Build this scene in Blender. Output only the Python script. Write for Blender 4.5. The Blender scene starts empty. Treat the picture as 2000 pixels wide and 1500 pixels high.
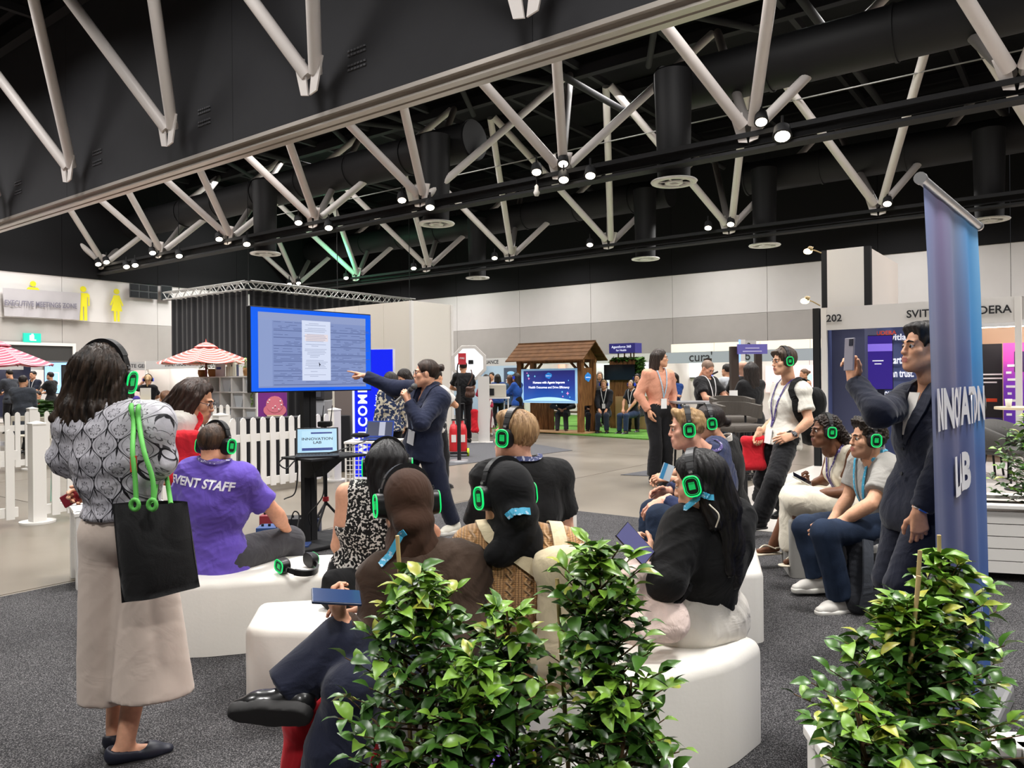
import bpy, bmesh, math, random
import numpy as np
from mathutils import Vector as V, Matrix as M, Euler
from mathutils.bvhtree import BVHTree
random.seed(7); np.random.seed(7)
SC = bpy.context.scene; COL = SC.collection
PI = math.pi
# ---------------------------------------------------------------- camera, world, exposure
CAMZ = 1.45; FPX = 1500.0; HZ = 742.0; ROLL = 0.010
_c, _s = math.cos(ROLL), math.sin(ROLL)
CR = V((_c, 0, -_s)); CU = V((_s, 0, _c))
cam = bpy.data.cameras.new('camera'); cam.sensor_width = 36; cam.lens = 36*FPX/2000
cam.shift_y = (HZ-750)/2000; cam.clip_end = 200
co = bpy.data.objects.new('camera', cam); COL.objects.link(co)
co.matrix_world = M(((CR.x, CU.x, 0, 0), (0, 0, -1, 0), (CR.z, CU.z, 0, CAMZ), (0, 0, 0, 1)))
SC.camera = co
w = bpy.data.worlds.new('world'); SC.world = w; w.use_nodes = True
w.node_tree.nodes['Background'].inputs[0].default_value = (0.9, 0.93, 1, 1)
w.node_tree.nodes['Background'].inputs[1].default_value = 0.05
vs = SC.view_settings; vs.view_transform = 'Standard'; vs.look = 'None'; vs.gamma = 1; vs.exposure = 0.0
vs.use_curve_mapping = False
def at(x, y, Y):
    d = V((0, 1, 0)) + CR*((x-1000)/FPX) - CU*((y-HZ)/FPX)
    return V((0, 0, CAMZ)) + d*Y
def fl(x, y, z=0.0):
    d = V((0, 1, 0)) + CR*((x-1000)/FPX) - CU*((y-HZ)/FPX)
    t = (z-CAMZ)/d.z
    return V((0, 0, CAMZ)) + d*t
def zat(x, y, Y): return at(x, y, Y).z
def hall(p, q=0.0, z=0.0): return V((0.8*p+0.6*q, -0.6*p+0.8*q, z))
def tohall(v): return (0.8*v.x-0.6*v.y, 0.6*v.x+0.8*v.y)
HROT = -math.atan2(0.6, 0.8)
HM = M.Rotation(HROT, 4, 'Z')           # hall frame: local x = p, local y = q
def hq(x, y, q):
    "point where the ray through pixel x,y meets the hall plane q"
    d = V((0, 1, 0)) + CR*((x-1000)/FPX) - CU*((y-HZ)/FPX)
    t = q/(0.6*d.x+0.8*d.y)
    return V((0, 0, CAMZ)) + d*t
def hp(x, y, p):
    d = V((0, 1, 0)) + CR*((x-1000)/FPX) - CU*((y-HZ)/FPX)
    t = p/(0.8*d.x-0.6*d.y)
    return V((0, 0, CAMZ)) + d*t
# ceiling lights of the hall: area lamps that shine down, the upper tier added to brighten the struts
def ceiling_area(p, q, z, e, size=1.6, col=(1, 0.975, 0.945)):
    l = bpy.data.lights.new('bay_and_fill_light', 'AREA'); l.shape = 'DISK'; l.size = size; l.energy = e; l.color = col
    o = bpy.data.objects.new('bay_and_fill_light', l); COL.objects.link(o); o.location = hall(p, q, z); l.spread = math.radians(150)
    return o
LIGHT_E = 250
for p, q, z in [(-9.5, 4.2, 5.95), (-4.5, 4.2, 5.95), (0.5, 4.2, 5.95), (-7, -1.5, 5.95), (-2, -1.5, 5.95), (3, -1.5, 5.95)]:
    ceiling_area(p, q, z, 190, 0.6)
for p in (-30, -25, -18.5, -11.5, -5, 1.5, 8):
    for q, z, e in ((4.6, 10.2, 340), (12, 7.4, LIGHT_E), (12, 10.2, 330), (20, 7.4, LIGHT_E), (20, 10.2, 300), (27, 7.4, LIGHT_E*.9)):
        ceiling_area(p, q, z, e*(1.08 if p < -20 else 1), 1.6 if z < 8 else 2.4)
# ---------------------------------------------------------------- helpers
def lin(c):
    return tuple((x/12.92 if x <= 0.04045 else ((x+0.055)/1.055)**2.4) for x in c)
def hexc(s):
    return lin(tuple(int(s[i:i+2], 16)/255 for i in (0, 2, 4)))
MATS = {}
def mat(name, col, rough=0.6, metal=0.0, emit=None, es=1.0, spec=0.5, noise=0.0, nscale=40.0, bump=0.0, bscale=120.0, coat=0.0, alpha=1.0, trans=0.0, sheen=0.0):
    "procedural principled material; col is an sRGB hex string"
    if name in MATS: return MATS[name]
    m = bpy.data.materials.new(name); m.use_nodes = True; MATS[name] = m
    nt = m.node_tree; b = nt.nodes['Principled BSDF']
    c = hexc(col) if isinstance(col, str) else col
    b.inputs['Base Color'].default_value = (*c, 1); b.inputs['Roughness'].default_value = rough
    b.inputs['Metallic'].default_value = metal; b.inputs['Specular IOR Level'].default_value = spec
    b.inputs['Coat Weight'].default_value = coat; b.inputs['Alpha'].default_value = alpha
    b.inputs['Transmission Weight'].default_value = trans; b.inputs['Sheen Weight'].default_value = sheen
    if emit:
        b.inputs['Emission Color'].default_value = (*hexc(emit), 1); b.inputs['Emission Strength'].default_value = es
    if noise or bump:
        tc = nt.nodes.new('ShaderNodeTexCoord')
        if noise:
            n = nt.nodes.new('ShaderNodeTexNoise'); n.inputs['Scale'].default_value = nscale; n.inputs['Detail'].default_value = 4
            nt.links.new(tc.outputs['Object'], n.inputs['Vector'])
            mx = nt.nodes.new('ShaderNodeMix'); mx.data_type = 'RGBA'
            mr = nt.nodes.new('ShaderNodeMapRange'); mr.inputs[1].default_value = 0.3; mr.inputs[2].default_value = 0.7
            nt.links.new(n.outputs['Fac'], mr.inputs[0]); nt.links.new(mr.outputs[0], mx.inputs['Factor'])
            mx.inputs['A'].default_value = (*[x*(1-noise) for x in c], 1); mx.inputs['B'].default_value = (*[min(1, x*(1+noise)) for x in c], 1)
            nt.links.new(mx.outputs['Result'], b.inputs['Base Color'])
        if bump:
            n2 = nt.nodes.new('ShaderNodeTexNoise'); n2.inputs['Scale'].default_value = bscale; n2.inputs['Detail'].default_value = 3
            nt.links.new(tc.outputs['Object'], n2.inputs['Vector'])
            bp = nt.nodes.new('ShaderNodeBump'); bp.inputs['Strength'].default_value = bump; bp.inputs['Distance'].default_value = 0.01
            nt.links.new(n2.outputs['Fac'], bp.inputs['Height']); nt.links.new(bp.outputs['Normal'], b.inputs['Normal'])
    return m
class NG:
    "tiny node-graph writer"
    def __init__(s, m): s.nt = m.node_tree; s.b = s.nt.nodes['Principled BSDF']
    def _in(s, sock, v):
        if isinstance(v, bpy.types.NodeSocket): s.nt.links.new(v, sock)
        elif isinstance(v, (tuple, list)) and len(v) == 3 and sock.type == 'RGBA': sock.default_value = (*v, 1)
        else: sock.default_value = v
    def m(s, op, a, b=0.0, c=0.0):
        n = s.nt.nodes.new('ShaderNodeMath'); n.operation = op
        for i, v in enumerate((a, b, c)): s._in(n.inputs[i], v)
        return n.outputs[0]
    def mix(s, f, a, b):
        n = s.nt.nodes.new('ShaderNodeMix'); n.data_type = 'RGBA'
        s._in(n.inputs['Factor'], f); s._in(n.inputs['A'], a); s._in(n.inputs['B'], b)
        return n.outputs['Result']
    def coord(s, attr=None, kind='Object'):
        if attr:
            n = s.nt.nodes.new('ShaderNodeAttribute'); n.attribute_name = attr; v = n.outputs['Vector']
        else:
            n = s.nt.nodes.new('ShaderNodeTexCoord'); v = n.outputs[kind]
        return v
    def xyz(s, v):
        n = s.nt.nodes.new('ShaderNodeSeparateXYZ'); s.nt.links.new(v, n.inputs[0]); return n.outputs
    def comb(s, x, y, z):
        n = s.nt.nodes.new('ShaderNodeCombineXYZ')
        for i, v in enumerate((x, y, z)): s._in(n.inputs[i], v)
        return n.outputs[0]
    def noise(s, v, scale, detail=3, out='Fac', rough=0.5):
        n = s.nt.nodes.new('ShaderNodeTexNoise'); s.nt.links.new(v, n.inputs['Vector']); n.inputs['Scale'].default_value = scale
        n.inputs['Detail'].default_value = detail; n.inputs['Roughness'].default_value = rough; return n.outputs[out]
    def voro(s, v, scale, out='Distance'):
        n = s.nt.nodes.new('ShaderNodeTexVoronoi'); s.nt.links.new(v, n.inputs['Vector']); n.inputs['Scale'].default_value = scale; return n.outputs[out]
    def ramp(s, f, stops, interp='LINEAR'):
        n = s.nt.nodes.new('ShaderNodeValToRGB'); n.color_ramp.interpolation = interp
        e = n.color_ramp.elements
        while len(e) < len(stops): e.new(0.5)
        for i, (p, c) in enumerate(stops): e[i].position = p; e[i].color = (*c, 1)
        s._in(n.inputs[0], f); return n.outputs[0]
    def bump(s, h, strength, dist=0.01):
        n = s.nt.nodes.new('ShaderNodeBump'); n.inputs['Strength'].default_value = strength; n.inputs['Distance'].default_value = dist
        s._in(n.inputs['Height'], h); s.nt.links.new(n.outputs[0], s.b.inputs['Normal'])
    def col(s, v): s._in(s.b.inputs['Base Color'], v)
    def rough(s, v): s._in(s.b.inputs['Roughness'], v)
def link(name, data, parent=None):
    o = bpy.data.objects.new(name, data); COL.objects.link(o)
    if parent is not None: o.parent = parent
    return o
def tag(o, label=None, cat=None, group=None, kind=None):
    if label: o['label'] = label
    if cat: o['category'] = cat
    if group: o['group'] = group
    if kind: o['kind'] = kind
    return o
def thing(name, label, cat, loc=(0, 0, 0), rz=0.0, group=None, kind=None):
    o = link(name, None); o.location = loc; o.rotation_euler = (0, 0, rz); o.empty_display_size = 0.1
    return tag(o, label, cat, group, kind)
def dup(root, loc=None, rz=None, label=None, group=None):
    def cp(o, par):
        c = o.copy(); COL.objects.link(c)
        if par is not None: c.parent = par; c.matrix_parent_inverse = o.matrix_parent_inverse
        for ch in list(o.children): cp(ch, c)
        return c
    r = cp(root, None)
    if loc is not None: r.location = loc
    if rz is not None: r.rotation_euler = (0, 0, rz)
    if label: r['label'] = label
    if group: r['group'] = group
    return r
class MB:
    "collects shapes into ONE mesh"
    def __init__(s): s.v = []; s.f = []; s.sm = []; s.mi = []; s.cur = 0
    def add(s, vs, fs, smooth=False):
        n = len(s.v); s.v += [tuple(x) for x in vs]; s.f += [tuple(n+i for i in f) for f in fs]; s.sm += [smooth]*len(fs); s.mi += [s.cur]*len(fs); return s
    def box(s, c, d, mx=None, b=0.0):
        x, y, z = d[0]/2, d[1]/2, d[2]/2
        if b <= 0:
            vs = [V((i*x, j*y, k*z)) for i in (-1, 1) for j in (-1, 1) for k in (-1, 1)]
            fs = [(0, 1, 3, 2), (4, 6, 7, 5), (0, 4, 5, 1), (2, 3, 7, 6), (0, 2, 6, 4), (1, 5, 7, 3)]
        else:
            bm = bmesh.new(); bmesh.ops.create_cube(bm, size=1)
            for v in bm.verts: v.co = V((v.co.x*d[0], v.co.y*d[1], v.co.z*d[2]))
            bmesh.ops.bevel(bm, geom=bm.edges[:], offset=min(b, min(d)*0.49), segments=2, profile=0.5, affect='EDGES')
            bm.verts.index_update(); vs = [v.co.copy() for v in bm.verts]; fs = [[v.index for v in f.verts] for f in bm.faces]; bm.free()
        if mx is not None: vs = [mx @ v for v in vs]
        c = V(c)
        return s.add([v+c for v in vs], fs, False)
    def bx(s, x0, x1, y0, y1, z0, z1, b=0.0): return s.box(((x0+x1)/2, (y0+y1)/2, (z0+z1)/2), (abs(x1-x0), abs(y1-y0), abs(z1-z0)), None, b)
    def cyl(s, a, b, r1, r2=None, n=12, caps=True):
        r2 = r1 if r2 is None else r2; a = V(a); b = V(b); d = (b-a).normalized()
        u = d.orthogonal().normalized(); w = d.cross(u)
        vs = []
        for p, r in ((a, r1), (b, r2)):
            for i in range(n):
                t = 2*PI*i/n; vs.append(p + (u*math.cos(t)+w*math.sin(t))*r)
        s.add(vs, [(i, (i+1) % n, n+(i+1) % n, n+i) for i in range(n)], True)
        if caps: s.add(vs[:n], [tuple(range(n))[::-1]]); s.add(vs[n:], [tuple(range(n))])
        return s
    def tube(s, pts, r, n=8, closed=False, flat=None):
        "swept tube; flat=(normal, thickness) sweeps a flat ribbon of half width r instead"
        pts = [V(p) for p in pts]; k = len(pts); rs = r if isinstance(r, (list, tuple)) else [r]*k
        vs = []; up = None
        for i, p in enumerate(pts):
            a = pts[(i-1) % k] if closed or i > 0 else p; b = pts[(i+1) % k] if closed or i < k-1 else p
            d = (b-a).normalized() if (b-a).length > 1e-9 else V((0, 0, 1))
            if flat:
                nrm = V(flat[0][i] if isinstance(flat[0], list) else flat[0]); w = d.cross(nrm).normalized(); u = w.cross(d).normalized(); h = flat[1]/2
                vs += [p+w*rs[i]+u*h, p-w*rs[i]+u*h, p-w*rs[i]-u*h, p+w*rs[i]-u*h]
            else:
                if up is None: up = d.orthogonal().normalized()
                u = (up - d*up.dot(d)); u = u.normalized() if u.length > 1e-6 else d.orthogonal().normalized(); up = u; w = d.cross(u)
                vs += [p+(u*math.cos(2*PI*j/n)+w*math.sin(2*PI*j/n))*rs[i] for j in range(n)]
        m = 4 if flat else n; fs = []
        for i in range(k if closed else k-1):
            j = (i+1) % k
            fs += [(i*m+a, i*m+(a+1) % m, j*m+(a+1) % m, j*m+a) for a in range(m)]
        s.add(vs, fs, not flat)
        if not closed: s.add(vs[:m], [tuple(range(m))[::-1]]); s.add(vs[-m:], [tuple(range(m))])
        return s
    def prism(s, poly, h, mx=None):
        "polygon in local xy, extruded along local z from 0 to h"
        n = len(poly); vs = [V((x, y, 0)) for x, y in poly]+[V((x, y, h)) for x, y in poly]
        if mx is not None: vs = [mx @ v for v in vs]
        return s.add(vs, [tuple(range(n))[::-1], tuple(range(n, 2*n))]+[(i, (i+1) % n, n+(i+1) % n, n+i) for i in range(n)])
    def lathe(s, prof, c=(0, 0, 0), n=20, mx=None, smooth=True):
        vs = []; k = len(prof); c = V(c)
        for r, z in prof:
            for i in range(n):
                t = 2*PI*i/n; p = V((r*math.cos(t), r*math.sin(t), z)); vs.append((mx @ p if mx is not None else p)+c)
        fs = [(i*n+j, i*n+(j+1) % n, (i+1)*n+(j+1) % n, (i+1)*n+j) for i in range(k-1) for j in range(n)]
        s.add(vs, fs, smooth)
        if prof[0][0] > 1e-4: s.add(vs[:n], [tuple(range(n))[::-1]])
        if prof[-1][0] > 1e-4: s.add(vs[-n:], [tuple(range(n))])
        return s
    def ball(s, c, r, n=12, m=8, mx=None):
        prof = [(math.sin(PI*i/m)*1.0, -math.cos(PI*i/m)) for i in range(m+1)]
        R = M.Diagonal(V(r) if hasattr(r, '__len__') else V((r, r, r))).to_4x4()
        if mx is not None: R = mx @ R
        return s.lathe(prof, c, n, R)
    def quad(s, a, b, c, d): return s.add([a, b, c, d], [(0, 1, 2, 3)])
    def mesh(s, name, mt=None):
        me = bpy.data.meshes.new(name); me.from_pydata([tuple(v) for v in s.v], [], s.f)
        me.polygons.foreach_set('use_smooth', s.sm)
        if mt is not None:
            for m_ in (mt if isinstance(mt, list) else [mt]): me.materials.append(m_)
            if isinstance(mt, list): me.polygons.foreach_set('material_index', s.mi)
        me.update(); return me
    def build(s, name, mt=None, parent=None): return link(name, s.mesh(name, mt), parent)
def solo(name, label, cat, mb, mt, group=None, kind=None):
    return tag(mb.build(name, mt), label, cat, group, kind)
def text_mesh(body, size, extrude=0.002, offset=0.0, align='CENTER', width=1.0, spacing=1.0, shear=0.0, line=1.0):
    cu = bpy.data.curves.new('txt', 'FONT'); cu.body = body; cu.size = size; cu.extrude = extrude; cu.offset = offset
    cu.align_x = align; cu.align_y = 'CENTER'; cu.space_character = spacing; cu.shear = shear; cu.space_line = line; cu.resolution_u = 3
    o = bpy.data.objects.new('txt', cu); COL.objects.link(o)
    dg = bpy.context.evaluated_depsgraph_get()
    me = bpy.data.meshes.new_from_object(o.evaluated_get(dg))
    bpy.data.objects.remove(o); bpy.data.curves.remove(cu)
    if width != 1.0: me.transform(M.Diagonal((width, 1, 1, 1)))
    return me
def frame_mx(o, xdir, ydir):
    x = V(xdir).normalized(); z = x.cross(V(ydir)).normalized(); y = z.cross(x)
    return M(((x.x, y.x, z.x, o[0]), (x.y, y.y, z.y, o[1]), (x.z, y.z, z.z, o[2]), (0, 0, 0, 1)))
def text(name, body, size, mx, mt, parent=None, **kw):
    me = text_mesh(body, size, **kw); me.transform(mx); me.materials.clear(); me.materials.append(mt); me.name = name
    return link(name, me, parent)
def root_inv(root):
    return M.Translation(root.location) @ root.rotation_euler.to_matrix().to_4x4()
def adopt(root, *objs):
    "parent objects whose meshes are in world coordinates under a placed root"
    inv = root_inv(root).inverted()
    for o in objs: o.parent = root; o.matrix_parent_inverse = inv
    return objs
# ---------------------------------------------------------------- smooth implicit surfaces -> mesh (for bodies, clothes, hair)
F4 = np.float32
class SDF:
    def __init__(s, h): s.h = h; s.ops = []
    def cap(s, a, b, r1, r2=None, k=0.02, n=None, sq=1.0, flat=False, sub=False):
        s.ops.append(('c', V(a), V(b), r1, r1 if r2 is None else r2, k, None if n is None else V(n).normalized(), sq, flat, sub)); return s
    def ell(s, c, r, R=None, k=0.015, sub=False): s.ops.append(('e', V(c), V(r), R, k, sub)); return s
    def clip(s, o, n): s.ops.append(('p', V(o), V(n).normalized())); return s     # drops the side that n points to
    def clipbox(s, o, n, c, r): s.ops.append(('q', V(o), V(n).normalized(), V(c), r)); return s
    def mesh(s):
        h = s.h; lo = np.full(3, 1e9); hi = -lo
        for o in s.ops:
            if o[0] == 'c' and not o[9]:
                R = max(o[3], o[4])
                for p in (o[1], o[2]): lo = np.minimum(lo, np.array(p)-R); hi = np.maximum(hi, np.array(p)+R)
            elif o[0] == 'e' and not o[5]:
                R = max(o[2]); lo = np.minimum(lo, np.array(o[1])-R); hi = np.maximum(hi, np.array(o[1])+R)
        lo -= 3*h; hi += 3*h; n = np.ceil((hi-lo)/h).astype(int)+1
        f = np.full(n, 1.0, F4); ax = [(lo[i]+h*np.arange(n[i])).astype(F4) for i in range(3)]
        def sl(l, u):
            i0 = np.maximum(0, np.floor((np.array(l)-lo)/h).astype(int)); i1 = np.minimum(n, np.ceil((np.array(u)-lo)/h).astype(int)+1)
            return tuple(slice(a, max(a, b)) for a, b in zip(i0, i1))
        for o in s.ops:
            if o[0] == 'c':
                _, a, b, r1, r2, k, nn, sq, flat, sub = o
                R = max(r1, r2)+k+3*h; S = sl(np.minimum(a, b)-R, np.maximum(a, b)+R); g = f[S]
                if g.size == 0: continue
                x = ax[0][S[0]][:, None, None]-F4(a.x); y = ax[1][S[1]][None, :, None]-F4(a.y); z = ax[2][S[2]][None, None, :]-F4(a.z)
                d = b-a; L2 = d.length_squared
                if L2 > 1e-10:
                    t0 = (x*d.x+y*d.y+z*d.z)/L2; t = np.clip(t0, 0, 1); ox = x-t*d.x; oy = y-t*d.y; oz = z-t*d.z
                else: t = F4(0); ox, oy, oz = x, y, z
                q = ox*ox+oy*oy+oz*oz
                if nn is not None: e = ox*nn.x+oy*nn.y+oz*nn.z; q = q+(sq*sq-1)*e*e
                D = np.sqrt(q)-(r1+t*(r2-r1))
                if flat and L2 > 0: D = np.maximum(D, (t0-1)*math.sqrt(L2))
            elif o[0] == 'e':
                _, c, r, Rm, k, sub = o
                R = max(r)+k+3*h; S = sl(np.array(c)-R, np.array(c)+R); g = f[S]
                if g.size == 0: continue
                x = ax[0][S[0]][:, None, None]-F4(c.x); y = ax[1][S[1]][None, :, None]-F4(c.y); z = ax[2][S[2]][None, None, :]-F4(c.z)
                if Rm is not None:
                    Q = Rm.transposed(); x, y, z = [Q[i][0]*x+Q[i][1]*y+Q[i][2]*z for i in range(3)]
                l = np.sqrt((x/r.x)**2+(y/r.y)**2+(z/r.z)**2); l2 = np.sqrt((x/r.x**2)**2+(y/r.y**2)**2+(z/r.z**2)**2)
                D = l*(l-1)/np.maximum(l2, 1e-6)
            elif o[0] == 'p':
                _, c, nn = o
                D = (ax[0][:, None, None]-F4(c.x))*nn.x+(ax[1][None, :, None]-F4(c.y))*nn.y+(ax[2][None, None, :]-F4(c.z))*nn.z
                np.maximum(f, D.astype(F4), out=f); continue
            else:
                _, c, nn, cc, R = o
                S = sl(np.array(cc)-R, np.array(cc)+R); g = f[S]
                D = (ax[0][S[0]][:, None, None]-F4(c.x))*nn.x+(ax[1][S[1]][None, :, None]-F4(c.y))*nn.y+(ax[2][S[2]][None, None, :]-F4(c.z))*nn.z
                f[S] = np.maximum(g, D); continue
            D = D.astype(F4)
            if sub:
                D = -D; hh = np.maximum(k-np.abs(g-D), 0)/k if k > 0 else 0; f[S] = np.maximum(g, D)+hh*hh*k*0.25
            else:
                hh = np.maximum(k-np.abs(g-D), 0)/k if k > 0 else 0; f[S] = np.minimum(g, D)-hh*hh*k*0.25
        return surfnets(f, lo, h)
_CO = np.array([(i, j, k) for i in (0, 1) for j in (0, 1) for k in (0, 1)])
_ED = [(a, b) for a in range(8) for b in range(a+1, 8) if np.abs(_CO[a]-_CO[b]).sum() == 1]
def surfnets(f, lo, h):
    s = f < 0; n = f.shape
    c = np.zeros([m-1 for m in n], np.int8)
    for d in _CO: c += s[d[0]:n[0]-1+d[0], d[1]:n[1]-1+d[1], d[2]:n[2]-1+d[2]]
    act = (c > 0) & (c < 8); idx = np.argwhere(act)
    if len(idx) == 0: return np.zeros((0, 3)), np.zeros((0, 4), int)
    vals = np.stack([f[idx[:, 0]+d[0], idx[:, 1]+d[1], idx[:, 2]+d[2]] for d in _CO], 1)
    acc = np.zeros((len(idx), 3)); cnt = np.zeros(len(idx))
    for a, b in _ED:
        m = (vals[:, a] < 0) != (vals[:, b] < 0); t = np.where(m, vals[:, a]/np.where(m, vals[:, a]-vals[:, b], 1), 0)
        acc += np.where(m[:, None], _CO[a]+t[:, None]*(_CO[b]-_CO[a]), 0); cnt += m
    vs = lo+h*(idx+acc/cnt[:, None])
    mp = np.full(act.shape, -1, int); mp[act] = np.arange(len(idx)); fs = []
    for a in range(3):
        u, w = (a+1) % 3, (a+2) % 3
        s0 = np.take(s, range(0, n[a]-1), a); s1 = np.take(s, range(1, n[a]), a); e = np.argwhere(s0 != s1)
        e = e[(e[:, u] > 0) & (e[:, w] > 0) & (e[:, u] < n[u]-1) & (e[:, w] < n[w]-1)]
        ins = s0[e[:, 0], e[:, 1], e[:, 2]]
        q = []
        for du, dw in ((-1, -1), (0, -1), (0, 0), (-1, 0)):
            i = e.copy(); i[:, u] += du; i[:, w] += dw; q.append(mp[i[:, 0], i[:, 1], i[:, 2]])
        q = np.stack(q, 1); q[~ins] = q[~ins][:, ::-1]; fs.append(q)
    return vs, np.concatenate(fs)
def npnormals(vs, fs):
    a = vs[fs[:, 2]]-vs[fs[:, 0]]; b = vs[fs[:, 3]]-vs[fs[:, 1]]; fn = np.cross(a, b); n = np.zeros_like(vs)
    for i in range(4): np.add.at(n, fs[:, i], fn)
    return n/np.maximum(np.linalg.norm(n, axis=1, keepdims=True), 1e-9)
def smooth_np(vs, fs, it=1, lam=0.5):
    for _ in range(it):
        acc = np.zeros_like(vs); c = np.zeros(len(vs))
        for i in range(4):
            a, b = fs[:, i], fs[:, (i+1) % 4]
            np.add.at(acc, a, vs[b]); np.add.at(c, a, 1); np.add.at(acc, b, vs[a]); np.add.at(c, b, 1)
        vs = vs+lam*(acc/np.maximum(c, 1)[:, None]-vs)
    return vs
def npmesh(name, vs, fs, mats, mi=None, attr=None):
    me = bpy.data.meshes.new(name); nv, nf = len(vs), len(fs)
    me.vertices.add(nv); me.vertices.foreach_set('co', np.asarray(vs, F4).ravel())
    me.loops.add(nf*4); me.loops.foreach_set('vertex_index', np.asarray(fs, np.int32).ravel())
    me.polygons.add(nf); me.polygons.foreach_set('loop_start', np.arange(0, nf*4, 4, dtype=np.int32))
    me.polygons.foreach_set('use_smooth', np.ones(nf, bool))
    for m_ in mats: me.materials.append(m_)
    if mi is not None: me.polygons.foreach_set('material_index', np.asarray(mi, np.int32))
    if attr is not None:
        at_ = me.attributes.new('gpos', 'FLOAT_VECTOR', 'POINT'); at_.data.foreach_set('vector', np.asarray(attr, F4).ravel())
    me.update(); me.validate(); return me
def folds(vs, fs, amp, freq=32, seed=0, ydir=(0, 0, 1)):
    "cloth wrinkles: displaces along the normals"
    rng = np.random.RandomState(seed); n = npnormals(vs, fs); d = np.zeros(len(vs)); yd = np.array(ydir)
    for i in range(5):
        a = rng.normal(size=3)*0.6+yd*rng.uniform(0.3, 1.0)*rng.choice([-1, 1]); a *= freq*(0.7+0.35*i)/np.linalg.norm(a); b = rng.normal(size=3)*freq*0.35
        x = np.sin(vs@a+rng.uniform(0, 6)+1.6*np.sin(vs@b+rng.uniform(0, 6))); d += np.sign(x)*np.abs(x)**1.4/(1+0.5*i)
    for i in range(3):
        a = rng.normal(size=3)+yd*rng.uniform(-1, 1); a *= freq*2.1*(1+.3*i)/np.linalg.norm(a); b = rng.normal(size=3)*freq*.5; x = np.sin(vs@a+2.2*np.sin(vs@b+rng.uniform(0, 6)))
        m_ = np.clip(np.sin(vs@(rng.normal(size=3)*freq*.22)+rng.uniform(0, 6)), 0, 1); d += .9*(1-np.abs(x))**2*m_
    return vs+n*(d*amp*0.5)[:, None]
def xf(Mx, vs):
    A = np.array(Mx); return vs@A[:3, :3].T+A[:3, 3]
def yawv(a, p=0.0):
    a = math.radians(a); p = math.radians(p); return V((-math.sin(a)*math.cos(p), math.cos(a)*math.cos(p), math.sin(p)))
def ik(a, c, l1, l2, pole):
    d = c-a; L = d.length; mx_ = (l1+l2)*0.998
    if L > mx_: d = d*(mx_/L); c = a+d; L = mx_
    dn = d.normalized(); x = (l1*l1-l2*l2+L*L)/(2*L); hgt = math.sqrt(max(0, l1*l1-x*x)); pl = V(pole); pl = (pl-dn*pl.dot(dn)).normalized()
    return a+dn*x+pl*hgt, c
# ---- heads and hands, made once
_HEAD = {}
def head_np(kind, h=0.0042):
    if (kind, h) in _HEAD: return _HEAD[(kind, h)]
    s = SDF(h); w = 1.0 if kind == 'm' else 0.96
    s.ell((0, -.014, .034), (.075*w, .095, .084), k=.02)
    s.ell((0, .028, -.04), (.058*w, .062, .07), k=.03)
    s.ell((0, .07, -.093), (.025 if kind == 'm' else .02, .024, .021), k=.022)
    for x in (-1, 1):
        s.cap((x*.05*w, -.005, -.055), (x*.02, .06, -.095), .022, .016, k=.03)
        s.ell((x*.042*w, .056, -.02), (.022, .022, .02), k=.03); s.cap((x*.05*w, .0, -.055), (x*.03, .055, -.08), .022, .02, k=.03)
        s.cap((x*.012, .087, .024), (x*.042, .074, .026), .0095, .008, k=.014)
        s.ell((x*.031, .096, .003), (.016, .014, .0105), k=.012, sub=True)
        s.ell((x*.0765*w, -.008, -.004), (.009, .021, .032), M.Rotation(x*-.35, 3, 'Z'), k=.006)
        s.ell((x*.0105, .097, -.029), (.0078, .010, .007), k=.006)
        s.cap((x*.0312-.0145, .0802, .0105), (x*.0312+.0145, .0802, .0105), .0055, k=.004)
        s.cap((x*.0312-.011, .0802, -.0045), (x*.0312+.011, .0802, -.0045), .004, k=.004)
    s.cap((0, .085, .016), (0, .103, -.025), .0078, .0102, k=.011)
    s.cap((-.019, .088, -.0555), (.019, .088, -.0555), .0072, k=.007); s.ell((0, .075, -.06), (.034, .024, .026), k=.015)
    s.cap((-.016, .089, -.067), (.016, .089, -.067), .0076, k=.006)
    s.cap((-.024, .0995, -.0615), (.024, .0995, -.0615), .0022, k=.004, sub=True)
    s.cap((0, -.02, -.05), (0, -.032, -.14), .055*w, .054*w, k=.03)
    vs, fs = s.mesh(); ce = vs[fs].mean(1); mi = np.zeros(len(fs), int)
    mi[(np.abs(ce[:, 0]) < .025-.25*np.abs(ce[:, 2]+.062)) & (np.abs(ce[:, 2]+.0625) < .0125) & (ce[:, 1] > .078)] = 1
    _HEAD[(kind, h)] = (vs, fs, mi); return _HEAD[(kind, h)]
def in_beard(ce):
    return (ce[:, 2] < -.028-.25*np.abs(ce[:, 0])+.35*np.clip(.06-ce[:, 1], 0, .1)) & (ce[:, 2] > -.125) & (ce[:, 1] > .005) & ~((ce[:, 2] > -.045) & (np.abs(ce[:, 0]) < .022) & (ce[:, 1] > .105))
POSES = {'relax': [(18, 26, 18), (22, 30, 20), (26, 32, 22), (30, 34, 24), (24, 18, 12)],
         'fist': [(70, 85, 50), (75, 88, 50), (78, 88, 50), (80, 86, 50), (50, 40, 40)],
         'point': [(2, 6, 4), (62, 80, 45), (70, 85, 50), (74, 85, 50), (40, 35, 30)],
         'hold': [(38, 48, 34), (42, 50, 36), (45, 52, 36), (48, 52, 36), (35, 15, 15)],
         'grip': [(58, 62, 40), (60, 64, 40), (62, 64, 40), (64, 62, 40), (40, 35, 25)],
         'flat': [(6, 8, 6), (6, 8, 6), (6, 8, 6), (8, 8, 6), (12, 8, 6)],
         'cup': [(28, 34, 24), (30, 36, 24), (32, 36, 24), (34, 36, 24), (20, 22, 16)]}
_HAND = {}
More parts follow.
